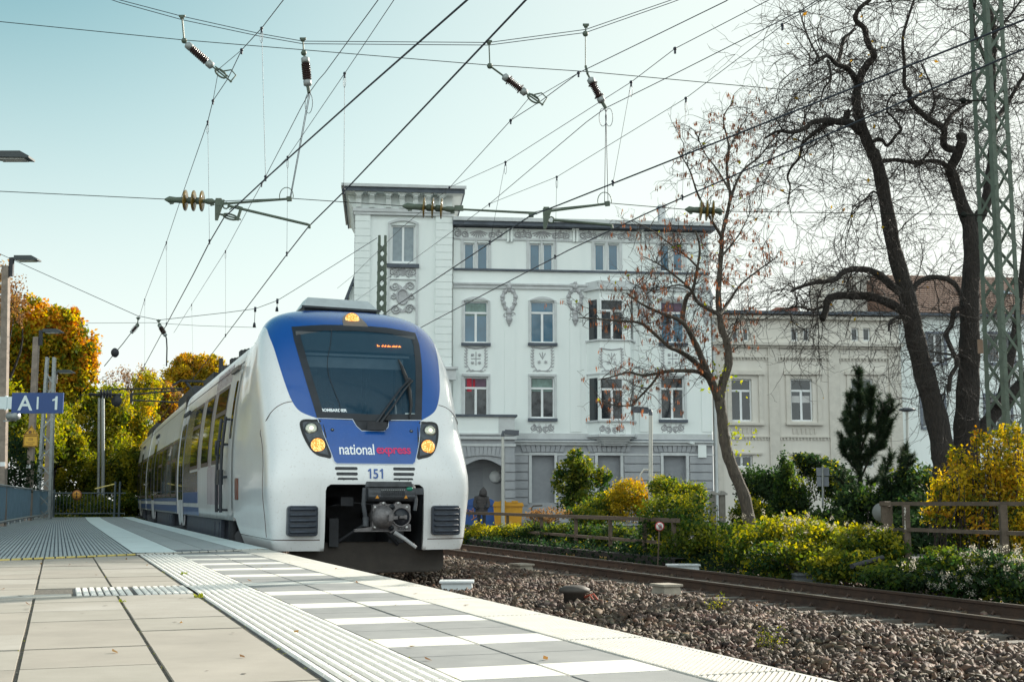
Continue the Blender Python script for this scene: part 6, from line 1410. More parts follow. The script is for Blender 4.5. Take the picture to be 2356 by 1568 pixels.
def tiled_house():
    t = thing('tiled_house', 'white house with brown tiled roof behind the big bare trees', 'building', B(28, 0, 0))
    v = -.9; a0, a1 = fac(2073, 900, v)[0], 39; ze = fac(2200, 724, v)[1]; zr = fac(2200, 633, -5)[1] ; w = MB(B); ops = []
    for x0, x1, y0, y1 in ((2135, 2172, 768, 834), (2122, 2172, 910, 982), (2272, 2330, 768, 834), (2268, 2325, 910, 982), (2130, 2190, 1078, 1130)): ops.append(pxr(x0, x1, y0, y1, v))
    facade(w, a0, a1, .1, ze, v, ops, 0, .25); w.bx(a0 + .2, a1 - .2, v - .65, v - .6, .2, ze - .1, 1); w.add([(a1, v, .1), (a1, v - 9, .1), (a1, v - 9, ze), (a1, v, ze)], [(0, 1, 2, 3)]); w.build('wall', [M_wallw, M_black], t)
    for r in ops: bwindow(t, *r, v - .2, '2', M_pane2)
    for a, b, c, d in ops: r = MB(B); r.bx(a - .12, a, v, v + .06, c - .1, d + .12); r.bx(b, b + .12, v, v + .06, c - .1, d + .12); r.bx(a, b, v, v + .06, d, d + .12); r.bx(a - .1, b + .1, v, v + .12, c - .12, c); r.build('window_surround', [pmat('surround_slate', (.16, .18, .22), .7)], t)
    e = MB(B); b0 = fac(1985, 640, -5)[0]; rows = 18
    for k in range(rows):
        q0, q1 = k / rows, (k + 1) / rows; y0, y1 = v + .5 - 5 * q0, v + .5 - 5 * q1; z0, z1 = ze + (zr - ze) * q0, ze + (zr - ze) * q1
        e.add([(b0, y0, z0 + .07), (a1 + .3, y0, z0 + .07), (a1 + .3, y1, z1 + .02), (b0, y1, z1 + .02)], [(0, 1, 2, 3)]); e.add([(b0, y0, z0), (a1 + .3, y0, z0), (a1 + .3, y0, z0 + .07), (b0, y0, z0 + .07)], [(0, 1, 2, 3)])
        n = 60
        for j in range(n):
            x = b0 + (a1 - b0) * (j + .5 * (k % 2)) / n; e.add([(x, y0 + .01, z0 + .075), (x + .05, y0 + .01, z0 + .075), (x + .05, y1, z1 + .06), (x, y1, z1 + .06)], [(0, 1, 2, 3)])
    e.add([(b0, v - 4.5, zr), (a1, v - 4.5, zr), (a1, v - 9.5, ze), (b0, v - 9.5, ze)], [(0, 1, 2, 3)]); e.add([(b0, v + .5, ze), (b0, v - 4.5, zr), (b0, v - 9.5, ze)], [(0, 1, 2)])
    ro = e.build('roof', [M_tile], t)
    g = MB(B); g.bx(a0 - 3, a1, v + .3, v + .5, ze - .12, ze + .02); g.build('gutter', [M_slate], t)
    f = MB(B); a, b = fac(1893, 690, -5)[0], fac(1995, 690, -5)[0]; f.bx(a, b, -7, -4.5, 9.5, fac(1950, 640, -5)[1]); f.bx(a - .1, b + .1, -7.1, -4.4, fac(1950, 640, -5)[1], fac(1950, 634, -5)[1]); f.build('roof_gable', [M_cream], t)
    for x, y in ((2220, 665), (2310, 668)):
        f = MB(B); u, w = fac(x, y, -3); zq = ze + (zr - ze) * .55; f.add([(u - .4, v + .5 - 2.4, zq - .2), (u + .4, v + .5 - 2.4, zq - .2), (u + .4, v + .5 - 3.4, zq + .25), (u - .4, v + .5 - 3.4, zq + .25)], [(0, 1, 2, 3)]); o = f.build('skylight', [M_pane], ro); o.location.z += .12
tiled_house()
# ================================================================ TREES AND SHRUBS
RG = np.random.default_rng(21)
def unit(v): return v / (np.linalg.norm(v, axis=-1, keepdims=True) + 1e-9)
def leaves_mesh(name, P, size, mat, parent, col, aspect=.55, up=.3, world=True, nrm=None, fold=0.0):
    n = len(P); N_ = unit(RG.normal(0, 1, (n, 3)) + np.array([0, 0, up])) if nrm is None else nrm
    a = unit(np.cross(N_, RG.normal(0, 1, (n, 3)))); b = np.cross(N_, a); s = (size * RG.uniform(.6, 1.3, n))[:, None]
    V = np.stack([P - a * s * .5, P + b * s * aspect * .5 + a * s * .05, P + a * s * .5 + N_ * s * .12, P - b * s * aspect * .5 + a * s * .05], 1).reshape(-1, 3)
    F = np.arange(4 * n).reshape(n, 4)
    return mesh_object(name, V, F, mat, parent, world, attrs={'rnd': np.repeat(np.clip(col, 0, 1), 4)})
def tubes_np(name, paths, radii, mat, parent, sides=3, world=True):
    """many tubes with the same number of points: paths (n,k,3), radii (n,k)"""
    n, k, _ = paths.shape; T_ = unit(np.gradient(paths, axis=1)); a = unit(np.cross(T_, np.array([.3, .5, .81]) + 0 * T_)); b = np.cross(T_, a)
    ang = np.arange(sides) * 2 * PI / sides; c = np.cos(ang)[None, None, :, None]; s = np.sin(ang)[None, None, :, None]
    V = paths[:, :, None, :] + radii[:, :, None, None] * (a[:, :, None, :] * c + b[:, :, None, :] * s)
    base = (np.arange(n) * k * sides)[:, None, None]; i = np.arange(k - 1)[None, :, None] * sides; j = np.arange(sides)[None, None, :]; j2 = (j + 1) % sides
    F = np.stack([base + i + j, base + i + j2, base + i + sides + j2, base + i + sides + j], -1).reshape(-1, 4)
    return V.reshape(-1, 3), F
def grow(start, d, length, k, wander, droop, curl=0.0):
    """n random-walk twigs -> (n,k,3)"""
    n = len(start); P = np.zeros((n, k, 3)); P[:, 0] = start; d = unit(d); st_ = (length / (k - 1))[:, None]
    for i in range(1, k):
        d = unit(d + RG.normal(0, wander, (n, 3)) + np.array([0, 0, -droop + (curl * i / k)])); P[:, i] = P[:, i - 1] + d * st_
    return P
def limb(mb, pts, r0, r1, n=8):
    P = np.array(smooth_poly(pts, 4, False)); k = len(P); w = np.array([math.sin(i * 1.7) * .06 + 1 for i in range(k)]); rr = (r0 + (r1 - r0) * np.linspace(0, 1, k) ** .8) * w; mb.tube(P, rr, n, 0, True, True); return P, rr
def pxs(pts, Y, dy=0.0):
    n = len(pts); return [atY(x, y, Y + dy * (i / max(1, n - 1))) for i, (x, y) in enumerate(pts)]
M_bark2 = pmat('bark_light', (.04, .033, .027), .9, scale=8, col2=(.11, .09, .07), stretch=(2.5, 2.5, .7), bump=.8, bscale=16, dist=.05)
def branchy(t, limbs, dens, blen, drp, nt_, tl, r_t=.006, lift=0.25, seeds=None, twname='twigs', wand=.22):
    S_ = []; D_ = []
    for P, rr in limbs:
        seg = np.linalg.norm(np.diff(P, axis=0), axis=1); L_ = seg.sum(); n = max(2, int(L_ * dens)); c = np.concatenate([[0], np.cumsum(seg)]); q = RG.uniform(.12, 1, n) * L_
        i = np.clip(np.searchsorted(c, q) - 1, 0, len(P) - 2); f = ((q - c[i]) / seg[i])[:, None]; p = P[i] * (1 - f) + P[i + 1] * f; tt = unit(P[i + 1] - P[i]); o = RG.normal(0, 1, (n, 3)) * np.array([1, .8, .8]); S_.append(p); D_.append(unit(o) + tt * .5 + np.array([0, 0, lift]))
    S_ = np.concatenate(S_); D_ = np.concatenate(D_); n = len(S_); k = 11; br = grow(S_, D_, RG.uniform(.45, 1.0, n) * blen, k, wand, drp, drp * 1.2)
    V1, F1 = tubes_np('', br, (np.linspace(1, .3, k)[None] * RG.uniform(.6, 1.3, n)[:, None]) * r_t * 2.1, None, None, 4)
    idx = RG.integers(1, k, (n, nt_)); sp = br[np.arange(n)[:, None], idx].reshape(-1, 3); dirs = unit(RG.normal(0, 1, (n * nt_, 3))) * .9 + np.repeat(unit(br[:, -1] - br[:, 0]), nt_, 0) * .7
    k2 = 7; tw = grow(sp, dirs, RG.uniform(.4, 1.1, len(sp)) * tl, k2, wand * 1.25, drp * .9, drp * 2.2)
    V2, F2 = tubes_np('', tw, np.tile(np.linspace(1, .5, k2)[None], (len(sp), 1)) * r_t, None, None, 3)
    m2 = len(sp) // 1; sp3 = tw[np.arange(m2), RG.integers(2, k2, m2)]; tw3 = grow(sp3, unit(RG.normal(0, 1, (m2, 3))) + (tw[:m2, -1] - tw[:m2, 0]), RG.uniform(.3, .8, m2) * tl * .6, 5, wand * 1.2, drp * .5, drp * 1.5)
    V3, F3 = tubes_np('', tw3, np.full((m2, 5), r_t * .62), None, None, 3)
    V = np.concatenate([V1, V2, V3]); F = np.concatenate([F1, F2 + len(V1), F3 + len(V1) + len(V2)])
    mesh_object(twname, V, F, M_twig, t, True, smooth=True)
    return tw, tw3
def plane_trees():
    Y = 36.
    # left leaning tree
    t = thing('bare_tree', 'leaning bare tree with gnarled dark limbs, left of the two big ones', 'tree', tuple(atY(2178, 1235, Y)))
    mb = MB(); L_ = []
    L_.append(limb(mb, pxs([(2178, 1235), (2176, 1100), (2172, 1051), (2155, 963), (2126, 857), (2105, 773), (2096, 722), (2084, 667), (2057, 573), (2038, 468), (2018, 374), (1999, 335), (1980, 281), (1970, 234), (1974, 195)], Y), .40, .115, 12))
    mb.build('trunk', [M_bark], t); mb = MB()
    for pts, r0, r1, dy in (([(1974, 195), (1983, 168), (1999, 144), (2011, 129), (1995, 94), (1989, 66), (1972, 51), (1968, 36), (1983, 14), (2006, -6), (2030, -60)], .13, .05, -1), ([(1974, 200), (1966, 179), (1948, 156), (1925, 148), (1905, 129), (1886, 138), (1868, 150)], .12, .03, -2), ([(1925, 148), (1933, 127), (1941, 90), (1955, 78), (1966, 66)], .075, .04, 1), ([(1905, 140), (1912, 180), (1895, 205), (1888, 240)], .05, .02, -1), ([(1886, 136), (1868, 105), (1850, 60), (1838, 20)], .04, .015, 1), ([(1955, 150), (1935, 166), (1915, 160)], .06, .02, 2),
        ([(1982, 305), (1956, 284), (1933, 281), (1906, 277), (1871, 281), (1851, 296), (1824, 304), (1789, 302), (1760, 318)], .135, .03, -2.5), ([(1942, 284), (1948, 268), (1949, 255)], .1, .1, 0), ([(1920, 281), (1898, 288), (1871, 308), (1847, 331), (1839, 362), (1820, 386), (1812, 409), (1818, 429), (1812, 470)], .075, .02, -1),
        ([(2084, 680), (2054, 659), (2025, 633), (1995, 621), (1961, 619), (1936, 629), (1919, 644), (1877, 650), (1843, 659), (1820, 670)], .14, .035, -2), ([(2088, 724), (2054, 701), (2004, 682), (1961, 680), (1928, 680), (1906, 688), (1900, 714), (1892, 735)], .15, .09, -1), ([(1905, 700), (1870, 712), (1830, 705), (1795, 716)], .05, .02, -1.5),
        ([(2094, 690), (2101, 668), (2113, 650), (2139, 638), (2172, 640), (2198, 655), (2212, 680)], .085, .07, .3), ([(2020, 372), (2061, 368), (2100, 374), (2124, 366), (2140, 345)], .075, .03, 1), ([(2001, 330), (2016, 322), (2030, 323), (2042, 335), (2061, 312), (2073, 296), (2057, 273), (2040, 253), (2050, 222), (2077, 214)], .07, .02, -1.5), ([(2040, 470), (2010, 440), (1985, 470), (1960, 475)], .04, .015, -2), ([(2098, 740), (2080, 728), (2050, 738), (2045, 760)], .07, .03, -1)):
        L_.append(limb(mb, pxs(pts, Y, dy), r0, r1))
    mb.build('limbs', [M_bark], t); tw, tw3 = branchy(t, L_[1:] + [(L_[0][0][len(L_[0][0]) // 2:], 0)], 5.8, 2.9, .16, 10, 1.2, .0078, .3, wand=.23)
    P = tw3[RG.choice(len(tw3), 60), -1]; leaves_mesh('leaves', P, .14, leafmat('late_leaf', [(.3, .16, .02), (.45, .3, .03), (.25, .12, .03)]), t, RG.random(60))
    # right forked tree
    t = thing('bare_tree', 'forked bare tree with thick upright trunk, half behind the green mast', 'tree', tuple(atY(2222, 1235, Y + 1)))
    Y = 37.; mb = MB(); L_ = []
    L_.append(limb(mb, pxs([(2220, 1235), (2222, 1068), (2223, 984), (2227, 899), (2231, 794), (2231, 688), (2236, 604), (2232, 526), (2220, 487)], Y), .44, .2, 12)); mb.build('trunk', [M_bark], t); mb = MB()
    for pts, r0, r1, dy in (([(2222, 495), (2206, 448), (2194, 409), (2186, 390), (2202, 358), (2213, 327)], .2, .14, -1), ([(2213, 330), (2216, 314), (2204, 316)], .15, .12, 0), ([(2206, 345), (2186, 343), (2171, 331), (2171, 296), (2135, 273), (2108, 249), (2093, 230), (2093, 210), (2081, 195), (2081, 148), (2077, 90), (2090, 40), (2110, -20)], .13, .03, -2), ([(2171, 300), (2185, 270), (2198, 257), (2230, 235), (2262, 225)], .09, .03, 2), ([(2186, 388), (2160, 372), (2125, 372), (2105, 384)], .09, .05, -.5),
        ([(2233, 540), (2252, 500), (2268, 468), (2276, 409), (2284, 351), (2284, 273), (2284, 156), (2288, 78), (2276, 20), (2262, -30)], .2, .06, 2), ([(2284, 280), (2310, 250), (2340, 200), (2370, 150)], .1, .04, 2), ([(2284, 170), (2260, 120), (2240, 60), (2245, 0)], .08, .03, -1), ([(2240, 1015), (2262, 985), (2299, 937), (2337, 899), (2383, 840), (2420, 780)], .22, .17, 1.5), ([(2300, 935), (2330, 800), (2350, 650), (2362, 500), (2372, 330)], .16, .06, 3),
        ([(2215, 712), (2196, 712), (2189, 747), (2177, 768), (2189, 802), (2202, 836), (2187, 865), (2183, 899)], .08, .06, -1), ([(2228, 820), (2185, 815), (2140, 808)], .05, .02, -2), ([(2135, 273), (2150, 235), (2140, 190), (2120, 150)], .05, .02, 1), ([(2108, 249), (2080, 256), (2060, 250)], .04, .015, -1), ([(2288, 78), (2320, 40), (2350, 0), (2380, -40)], .06, .02, 1)):
        L_.append(limb(mb, pxs(pts, Y, dy), r0, r1))
    mb.build('limbs', [M_bark], t); branchy(t, L_[1:], 5.8, 3.0, .15, 10, 1.2, .0078, .35, wand=.23)
plane_trees()
def ash_tree():
    Y = 33.5
    t = thing('young_ash', 'slender grey tree with brown hanging seed bunches in front of the mansion corner', 'tree', tuple(atY(1728, 1245, Y))); mb = MB(); L_ = []
    L_.append(limb(mb, pxs([(1730, 1245), (1725, 1207), (1713, 1144), (1691, 1089), (1675, 1047), (1666, 1005), (1662, 963), (1655, 915)], Y), .175, .14, 10)); mb.build('trunk', [M_bark2], t); mb = MB()
    for pts, r0, r1, dy in (([(1657, 925), (1637, 878), (1624, 849), (1605, 800), (1591, 773), (1568, 739), (1526, 722), (1478, 700), (1442, 674)], .13, .02, -2.5), ([(1568, 742), (1579, 685), (1593, 669), (1602, 629), (1610, 573), (1600, 530)], .075, .02, -1), ([(1632, 868), (1596, 830), (1560, 806), (1540, 798), (1498, 761), (1470, 742), (1420, 738), (1372, 733), (1329, 730)], .085, .012, -3), ([(1640, 885), (1620, 862), (1596, 853), (1540, 853), (1484, 863), (1445, 856), (1410, 866), (1377, 873)], .08, .012, -2), ([(1520, 855), (1498, 885), (1467, 918), (1456, 932), (1420, 932), (1371, 923)], .04, .01, -1),
        ([(1656, 918), (1664, 878), (1677, 836), (1672, 785), (1660, 752), (1653, 688), (1656, 629), (1660, 575), (1662, 538), (1676, 479), (1680, 448), (1672, 390), (1676, 331), (1664, 273), (1687, 234)], .135, .015, 1), ([(1677, 470), (1690, 430), (1711, 390), (1746, 362), (1777, 323), (1800, 300)], .05, .012, 2), ([(1661, 545), (1633, 499), (1606, 448), (1586, 390), (1560, 350)], .05, .012, -2), ([(1655, 725), (1675, 697), (1704, 655), (1751, 617), (1790, 590)], .055, .012, 2), ([(1654, 722), (1607, 697), (1590, 667), (1560, 640), (1520, 610), (1480, 590)], .06, .012, -1.5), ([(1610, 620), (1580, 590), (1540, 560), (1500, 530), (1460, 510)], .035, .01, -1), ([(1660, 590), (1700, 540), (1730, 480)], .035, .01, 1), ([(1674, 790), (1700, 740), (1740, 700)], .03, .01, 2), ([(1680, 440), (1650, 390), (1620, 350), (1600, 300)], .035, .01, 0), ([(1675, 350), (1700, 300), (1725, 260)], .03, .01, 1), ([(1594, 668), (1560, 655), (1500, 668), (1450, 650)], .03, .01, -2)):
        L_.append(limb(mb, pxs(pts, Y, dy), r0, r1, 7))
    mb.build('limbs', [M_bark2], t)
    tw, tw3 = branchy(t, L_[1:], 6.5, 1.35, .03, 6, .5, .0056, .4, wand=.2)
    e = np.concatenate([tw[:, -1], tw3[:, -1]]); e = e[RG.random(len(e)) < .2]; n = len(e)
    kk = 6; P = np.repeat(e, kk, 0) + RG.normal(0, .028, (n * kk, 3)) + np.array([0, 0, -.07]); nn = unit(RG.normal(0, 1, (n * kk, 3)) * np.array([1, 1, .1])); a = np.cross(nn, [0, 0, 1]); s = .1
    V = np.stack([P + np.array([0, 0, s * .6]), P + a * .014, P - np.array([0, 0, s * .6]) + a * .004, P - a * .014], 1).reshape(-1, 3)
    mesh_object('seed_bunches', V, np.arange(4 * n * kk).reshape(-1, 4), leafmat('ash_keys', [(.10, .035, .02), (.22, .09, .05), (.28, .13, .07)], .35), t, True, attrs={'rnd': np.repeat(RG.random(n * kk), 4)})
    q = np.concatenate([tw[RG.choice(len(tw), 60), -1], RG.normal(0, .25, (60, 3)) + atY(1650, 880, Y), RG.normal(0, .28, (60, 3)) + atY(1700, 1010, Y)])
    leaves_mesh('leaves', q, .12, leafmat('ash_leaf', [(.12, .2, .02), (.35, .33, .03), (.2, .25, .03)]), t, RG.random(len(q)))
ash_tree()
LEAFSETS = {
    'orange': [(.07, .10, .015), (.16, .18, .02), (.34, .28, .02), (.42, .30, .02), (.46, .22, .015), (.40, .14, .015)],
    'yellow': [(.20, .2, .02), (.45, .34, .02), (.62, .42, .02), (.55, .28, .02)],
    'olive': [(.05, .08, .015), (.12, .15, .02), (.26, .25, .03), (.36, .28, .03)],
    'green': [(.014, .035, .012), (.03, .065, .014), (.07, .10, .018), (.15, .16, .025)],
    'dark': [(.008, .02, .01), (.02, .04, .016), (.035, .06, .02)],
    'lime': [(.025, .045, .01), (.07, .095, .013), (.17, .17, .018), (.32, .27, .025)],
    'brown': [(.12, .06, .03), (.2, .11, .05), (.26, .17, .07)],
    'gold': [(.12, .115, .012), (.29, .21, .015), (.47, .33, .025), (.34, .15, .012)],
    'fluff': [(.24, .22, .18), (.36, .34, .29)],
}
def lm(k): return leafmat('leaf_' + k, LEAFSETS[k])
def crown(t, blobs, n, size, kind, clump=.22, part='crown', hue=.25, bias=.35, aspect=.6, clumpn=55):
    """blobs: (center, (rx, ry, rz)); leaves gather in sub-clumps near each blob's skin"""
    Ps = []; Cs = []; tot = sum(b[1][0] * b[1][2] for b in blobs)
    for c, r in blobs:
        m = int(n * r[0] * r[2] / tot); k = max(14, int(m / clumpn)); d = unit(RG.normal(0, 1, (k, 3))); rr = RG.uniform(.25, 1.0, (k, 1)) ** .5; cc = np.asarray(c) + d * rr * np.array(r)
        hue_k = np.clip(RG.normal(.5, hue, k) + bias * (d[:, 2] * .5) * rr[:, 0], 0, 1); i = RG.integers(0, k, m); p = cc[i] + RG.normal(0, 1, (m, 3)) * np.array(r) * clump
        Ps.append(p); Cs.append(np.clip(hue_k[i] + RG.normal(0, .12, m), 0, 1))
    return leaves_mesh(part, np.concatenate(Ps), size, lm(kind), t, np.concatenate(Cs), aspect)
def px_blob(x, y, Y, rx, ry, rd=None):
    """blob from a pixel centre and pixel radii at depth Y"""
    k = Y / FPX; return (atY(x, y, Y), (rx * k, (rd if rd else rx * k), ry * k))
def btree(name, label, blobs, n, size, kind, base, r, group=None, limbs=6, clump=.22, hue=.25, mixk=None, bias=.35):
    t = thing(name, label, 'tree', tuple(base), 0, group); mb = MB(); base = np.asarray(base, float); top = np.mean([b[0] for b in blobs], 0)
    limb(mb, [base, base * .6 + top * .4 + RG.normal(0, .15, 3), top], r, r * .4, 8)
    for c, rr in blobs:
        for _ in range(max(1, limbs // len(blobs))):
            s = base * .5 + top * .5 + RG.normal(0, .1, 3); e = np.asarray(c) + unit(RG.normal(0, 1, (1, 3)))[0] * np.array(rr) * .85; limb(mb, [s, (s + e) / 2 + RG.normal(0, .3, 3) + np.array([0, 0, .3]), e], r * .4, r * .06, 5)
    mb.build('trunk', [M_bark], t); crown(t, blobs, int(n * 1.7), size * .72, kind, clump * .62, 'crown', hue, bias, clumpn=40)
    if mixk: crown(t, blobs, int(n * mixk[1] * 1.7), size * .72, mixk[0], clump * .62, 'leaves', hue, bias, clumpn=40)
    return t
def shrub(name, label, blobs, n, size, kind, group=None, stems=5, clump=.2, hue=.28, aspect=.6, mixk=None, base=None, bias=.35, cat='shrub', fluff=None):
    c0 = np.mean([b[0] for b in blobs], 0); zb = min(b[0][2] - b[1][2] for b in blobs); b0 = np.array([c0[0], c0[1], zb]) if base is None else np.asarray(base)
    t = thing(name, label, cat, tuple(b0), 0, group); mb = MB()
    for c, r in blobs:
        for _ in range(stems):
            s = np.array([c[0] + RG.normal(0, r[0] * .3), c[1] + RG.normal(0, r[1] * .3), zb]); e = np.asarray(c) + unit(RG.normal(0, 1, (1, 3)))[0] * np.array(r) * .9; e[2] = max(e[2], zb + .2); mb.tube(smooth_poly([s, (s + e) / 2 + RG.normal(0, .06, 3), e], 3, False), [.018, .016, .014, .012, .01, .008, .005], 4)
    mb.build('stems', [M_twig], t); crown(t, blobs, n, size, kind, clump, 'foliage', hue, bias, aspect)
    if mixk: crown(t, blobs, int(n * mixk[1]), size, mixk[0], clump, 'leaves', hue, bias, aspect)
    if fluff:
        Pf = []
        for (x, y, Yf, s) in fluff:
            c = atY(x, y, Yf)
            for _ in range(s): q = c + RG.normal(0, .11, 3) * np.array([1.6, 1, .7]); Pf.append(q + RG.normal(0, .025, (22, 3)))
        P = np.concatenate(Pf); leaves_mesh('seed_heads', P, .03, lm('fluff'), t, RG.random(len(P)), .5)
    return t
def left_trees():
    G_ = 'autumn trees along the left bank'
    Y = 62; b = lambda *a: px_blob(*a)
    btree('autumn_tree', 'tall orange and green maple crown above the blue platform sign', [b(95, 790, Y, 75, 85), b(60, 740, Y, 60, 55), b(165, 800, Y, 55, 60), b(190, 860, Y, 45, 60), b(120, 880, Y, 80, 70), b(50, 860, Y, 70, 80), b(150, 740, Y, 40, 40)], 19000, .30, 'orange', atY(110, 1165, Y), .3, G_, 10, .2, .3)
    btree('autumn_tree', 'reddish thinning tree at the left picture edge behind the first lamp post', [b(-20, 660, 58, 70, 70), b(20, 700, 58, 40, 60), b(-60, 800, 58, 60, 120)], 2600, .2, 'brown', atY(-10, 1165, 58), .25, G_, 26, .25)
    btree('autumn_tree', 'olive yellow tree behind the thin far mast and platform end', [b(205, 990, 70, 65, 70), b(260, 940, 70, 45, 60), b(250, 1040, 70, 60, 60), b(180, 930, 70, 50, 50)], 11000, .26, 'olive', atY(215, 1165, 70), .22, G_, 6, .2, .3)
    btree('autumn_tree', 'bright lime tree low behind the end gate sign', [b(170, 1090, 64, 60, 60), b(230, 1110, 64, 50, 55), b(290, 1090, 64, 45, 70), b(120, 1070, 64, 50, 60)], 10000, .22, 'lime', atY(200, 1170, 64), .15, G_, 6, .2, .3)
    btree('autumn_tree', 'green and yellow tree directly left of the train rear', [b(290, 1010, 72, 45, 60), b(325, 960, 72, 35, 55), b(305, 1085, 66, 34, 60), b(340, 900, 74, 35, 50), b(340, 1080, 84, 40, 90), b(325, 1150, 80, 40, 40)], 9000, .25, 'olive', atY(300, 1165, 70), .18, G_, 6, .2, .32, ('yellow', .4))
    btree('autumn_tree', 'bushy green tree standing low behind the third lamp post', [b(120, 985, 60, 50, 60), b(90, 1040, 60, 45, 50), b(160, 1030, 60, 40, 50)], 8000, .22, 'olive', atY(120, 1165, 60), .15, G_, 6, .2, .3, ('lime', .4))
    btree('autumn_tree', 'thin brown half bare tree between the maple and the golden tree', [b(280, 880, 88, 45, 40), b(325, 870, 88, 40, 30), b(300, 930, 88, 55, 40)], 1800, .2, 'brown', atY(300, 1165, 88), .2, G_, 40, .25)
    btree('autumn_tree', 'rusty orange tree behind the far registration arms', [b(395, 960, 92, 40, 60), b(380, 920, 92, 30, 40)], 4500, .3, 'brown', atY(400, 1165, 92), .2, G_, 8, .2, .3, ('orange', .5))
    btree('autumn_tree', 'golden yellow tree rising over the train roof', [b(440, 860, 100, 55, 42), b(415, 900, 100, 55, 50), b(480, 850, 100, 35, 35), b(430, 835, 100, 28, 22)], 9000, .34, 'gold', atY(440, 1165, 100), .3, G_, 10, .2, .3)
    shrub('ivy_bush', 'dark green ivy bush behind the platform railing at the left edge', [b(20, 1060, 46, 45, 60), b(60, 1095, 46, 30, 40), b(-50, 1040, 46, 60, 80)], 5000, .13, 'dark')
    shrub('hedge_bush', 'pale olive bush behind the second lamp post', [b(60, 990, 56, 60, 70), b(10, 960, 56, 50, 70), b(110, 1000, 58, 40, 60)], 7000, .2, 'olive', mixk=('lime', .4))
    shrub('hedge_bush', 'green bushes close behind the barred end gate', [b(150, 1160, 60, 40, 22, 1), b(215, 1165, 60, 45, 22, 1), b(285, 1165, 62, 40, 26, 1), b(330, 1165, 72, 30, 26, 1)], 9000, .13, 'green', mixk=('lime', .6))
    # just outside the frame: seen in the train windows
    for i, (x, y) in enumerate(((-33, 60), (-30, 47), (-37, 74))): btree('autumn_tree', ('golden tree beyond the left picture edge mirrored in the near windows', 'green tree beyond the left picture edge mirrored in the train windows', 'tall yellow tree beyond the left picture edge mirrored far back')[i], [((x, y, 5), (4.5, 4, 4)), ((x + 2, y - 2, 9), (3.5, 3, 3)), ((x - 2, y, 2.4), (5, 4, 2.2))], 4500, .42, ('gold', 'olive', 'yellow')[i], (x, y, .2), .3, G_)
    f = MB()
    P = []
    n = 5000; s = RG.uniform(54, 70, n); m = RG.uniform(-1, 5, n); P = np.array([PS(float(round(a, 1)), float(b_), .2) for a, b_ in zip(s, m)]); P[:, 2] += RG.random(n) * .35
    o = leaves_mesh('verge_grass', P, .16, lm('lime'), None, RG.random(n) * .6, .35, .1); tag(o, 'green weeds on the verge beyond the platform end', 'weeds', kind='stuff')
left_trees()
def sprigs(k):
    t = [o for o in bpy.data.objects if o.name.startswith('yellow_shrub')][0]; P = []; m = MB()
    for i in range(k * 2):
        x = RG.uniform(2150, 2375); top = 985 + abs(x - 2290) * .55 + RG.uniform(0, 110); Y = RG.uniform(21.4, 22.6); a = atY(x + RG.uniform(-25, 25), 1230, Y); b_ = atY(x, top, Y); q = np.array(smooth_poly([a, (a + b_) / 2 + RG.normal(0, .08, 3), b_], 6, False)); m.tube(q, np.linspace(.014, .004, len(q)), 4)
        f = RG.uniform(.35, 1, 75) ** .7; c = np.stack([np.interp(f, np.linspace(0, 1, len(q)), q[:, j]) for j in range(3)], 1); P.append(c + RG.normal(0, .075, (75, 3)))
    m.build('stems', [M_twig], t); P = np.concatenate(P); leaves_mesh('leaves', P, .085, lm('gold'), t, RG.random(len(P)) * .9, .5)
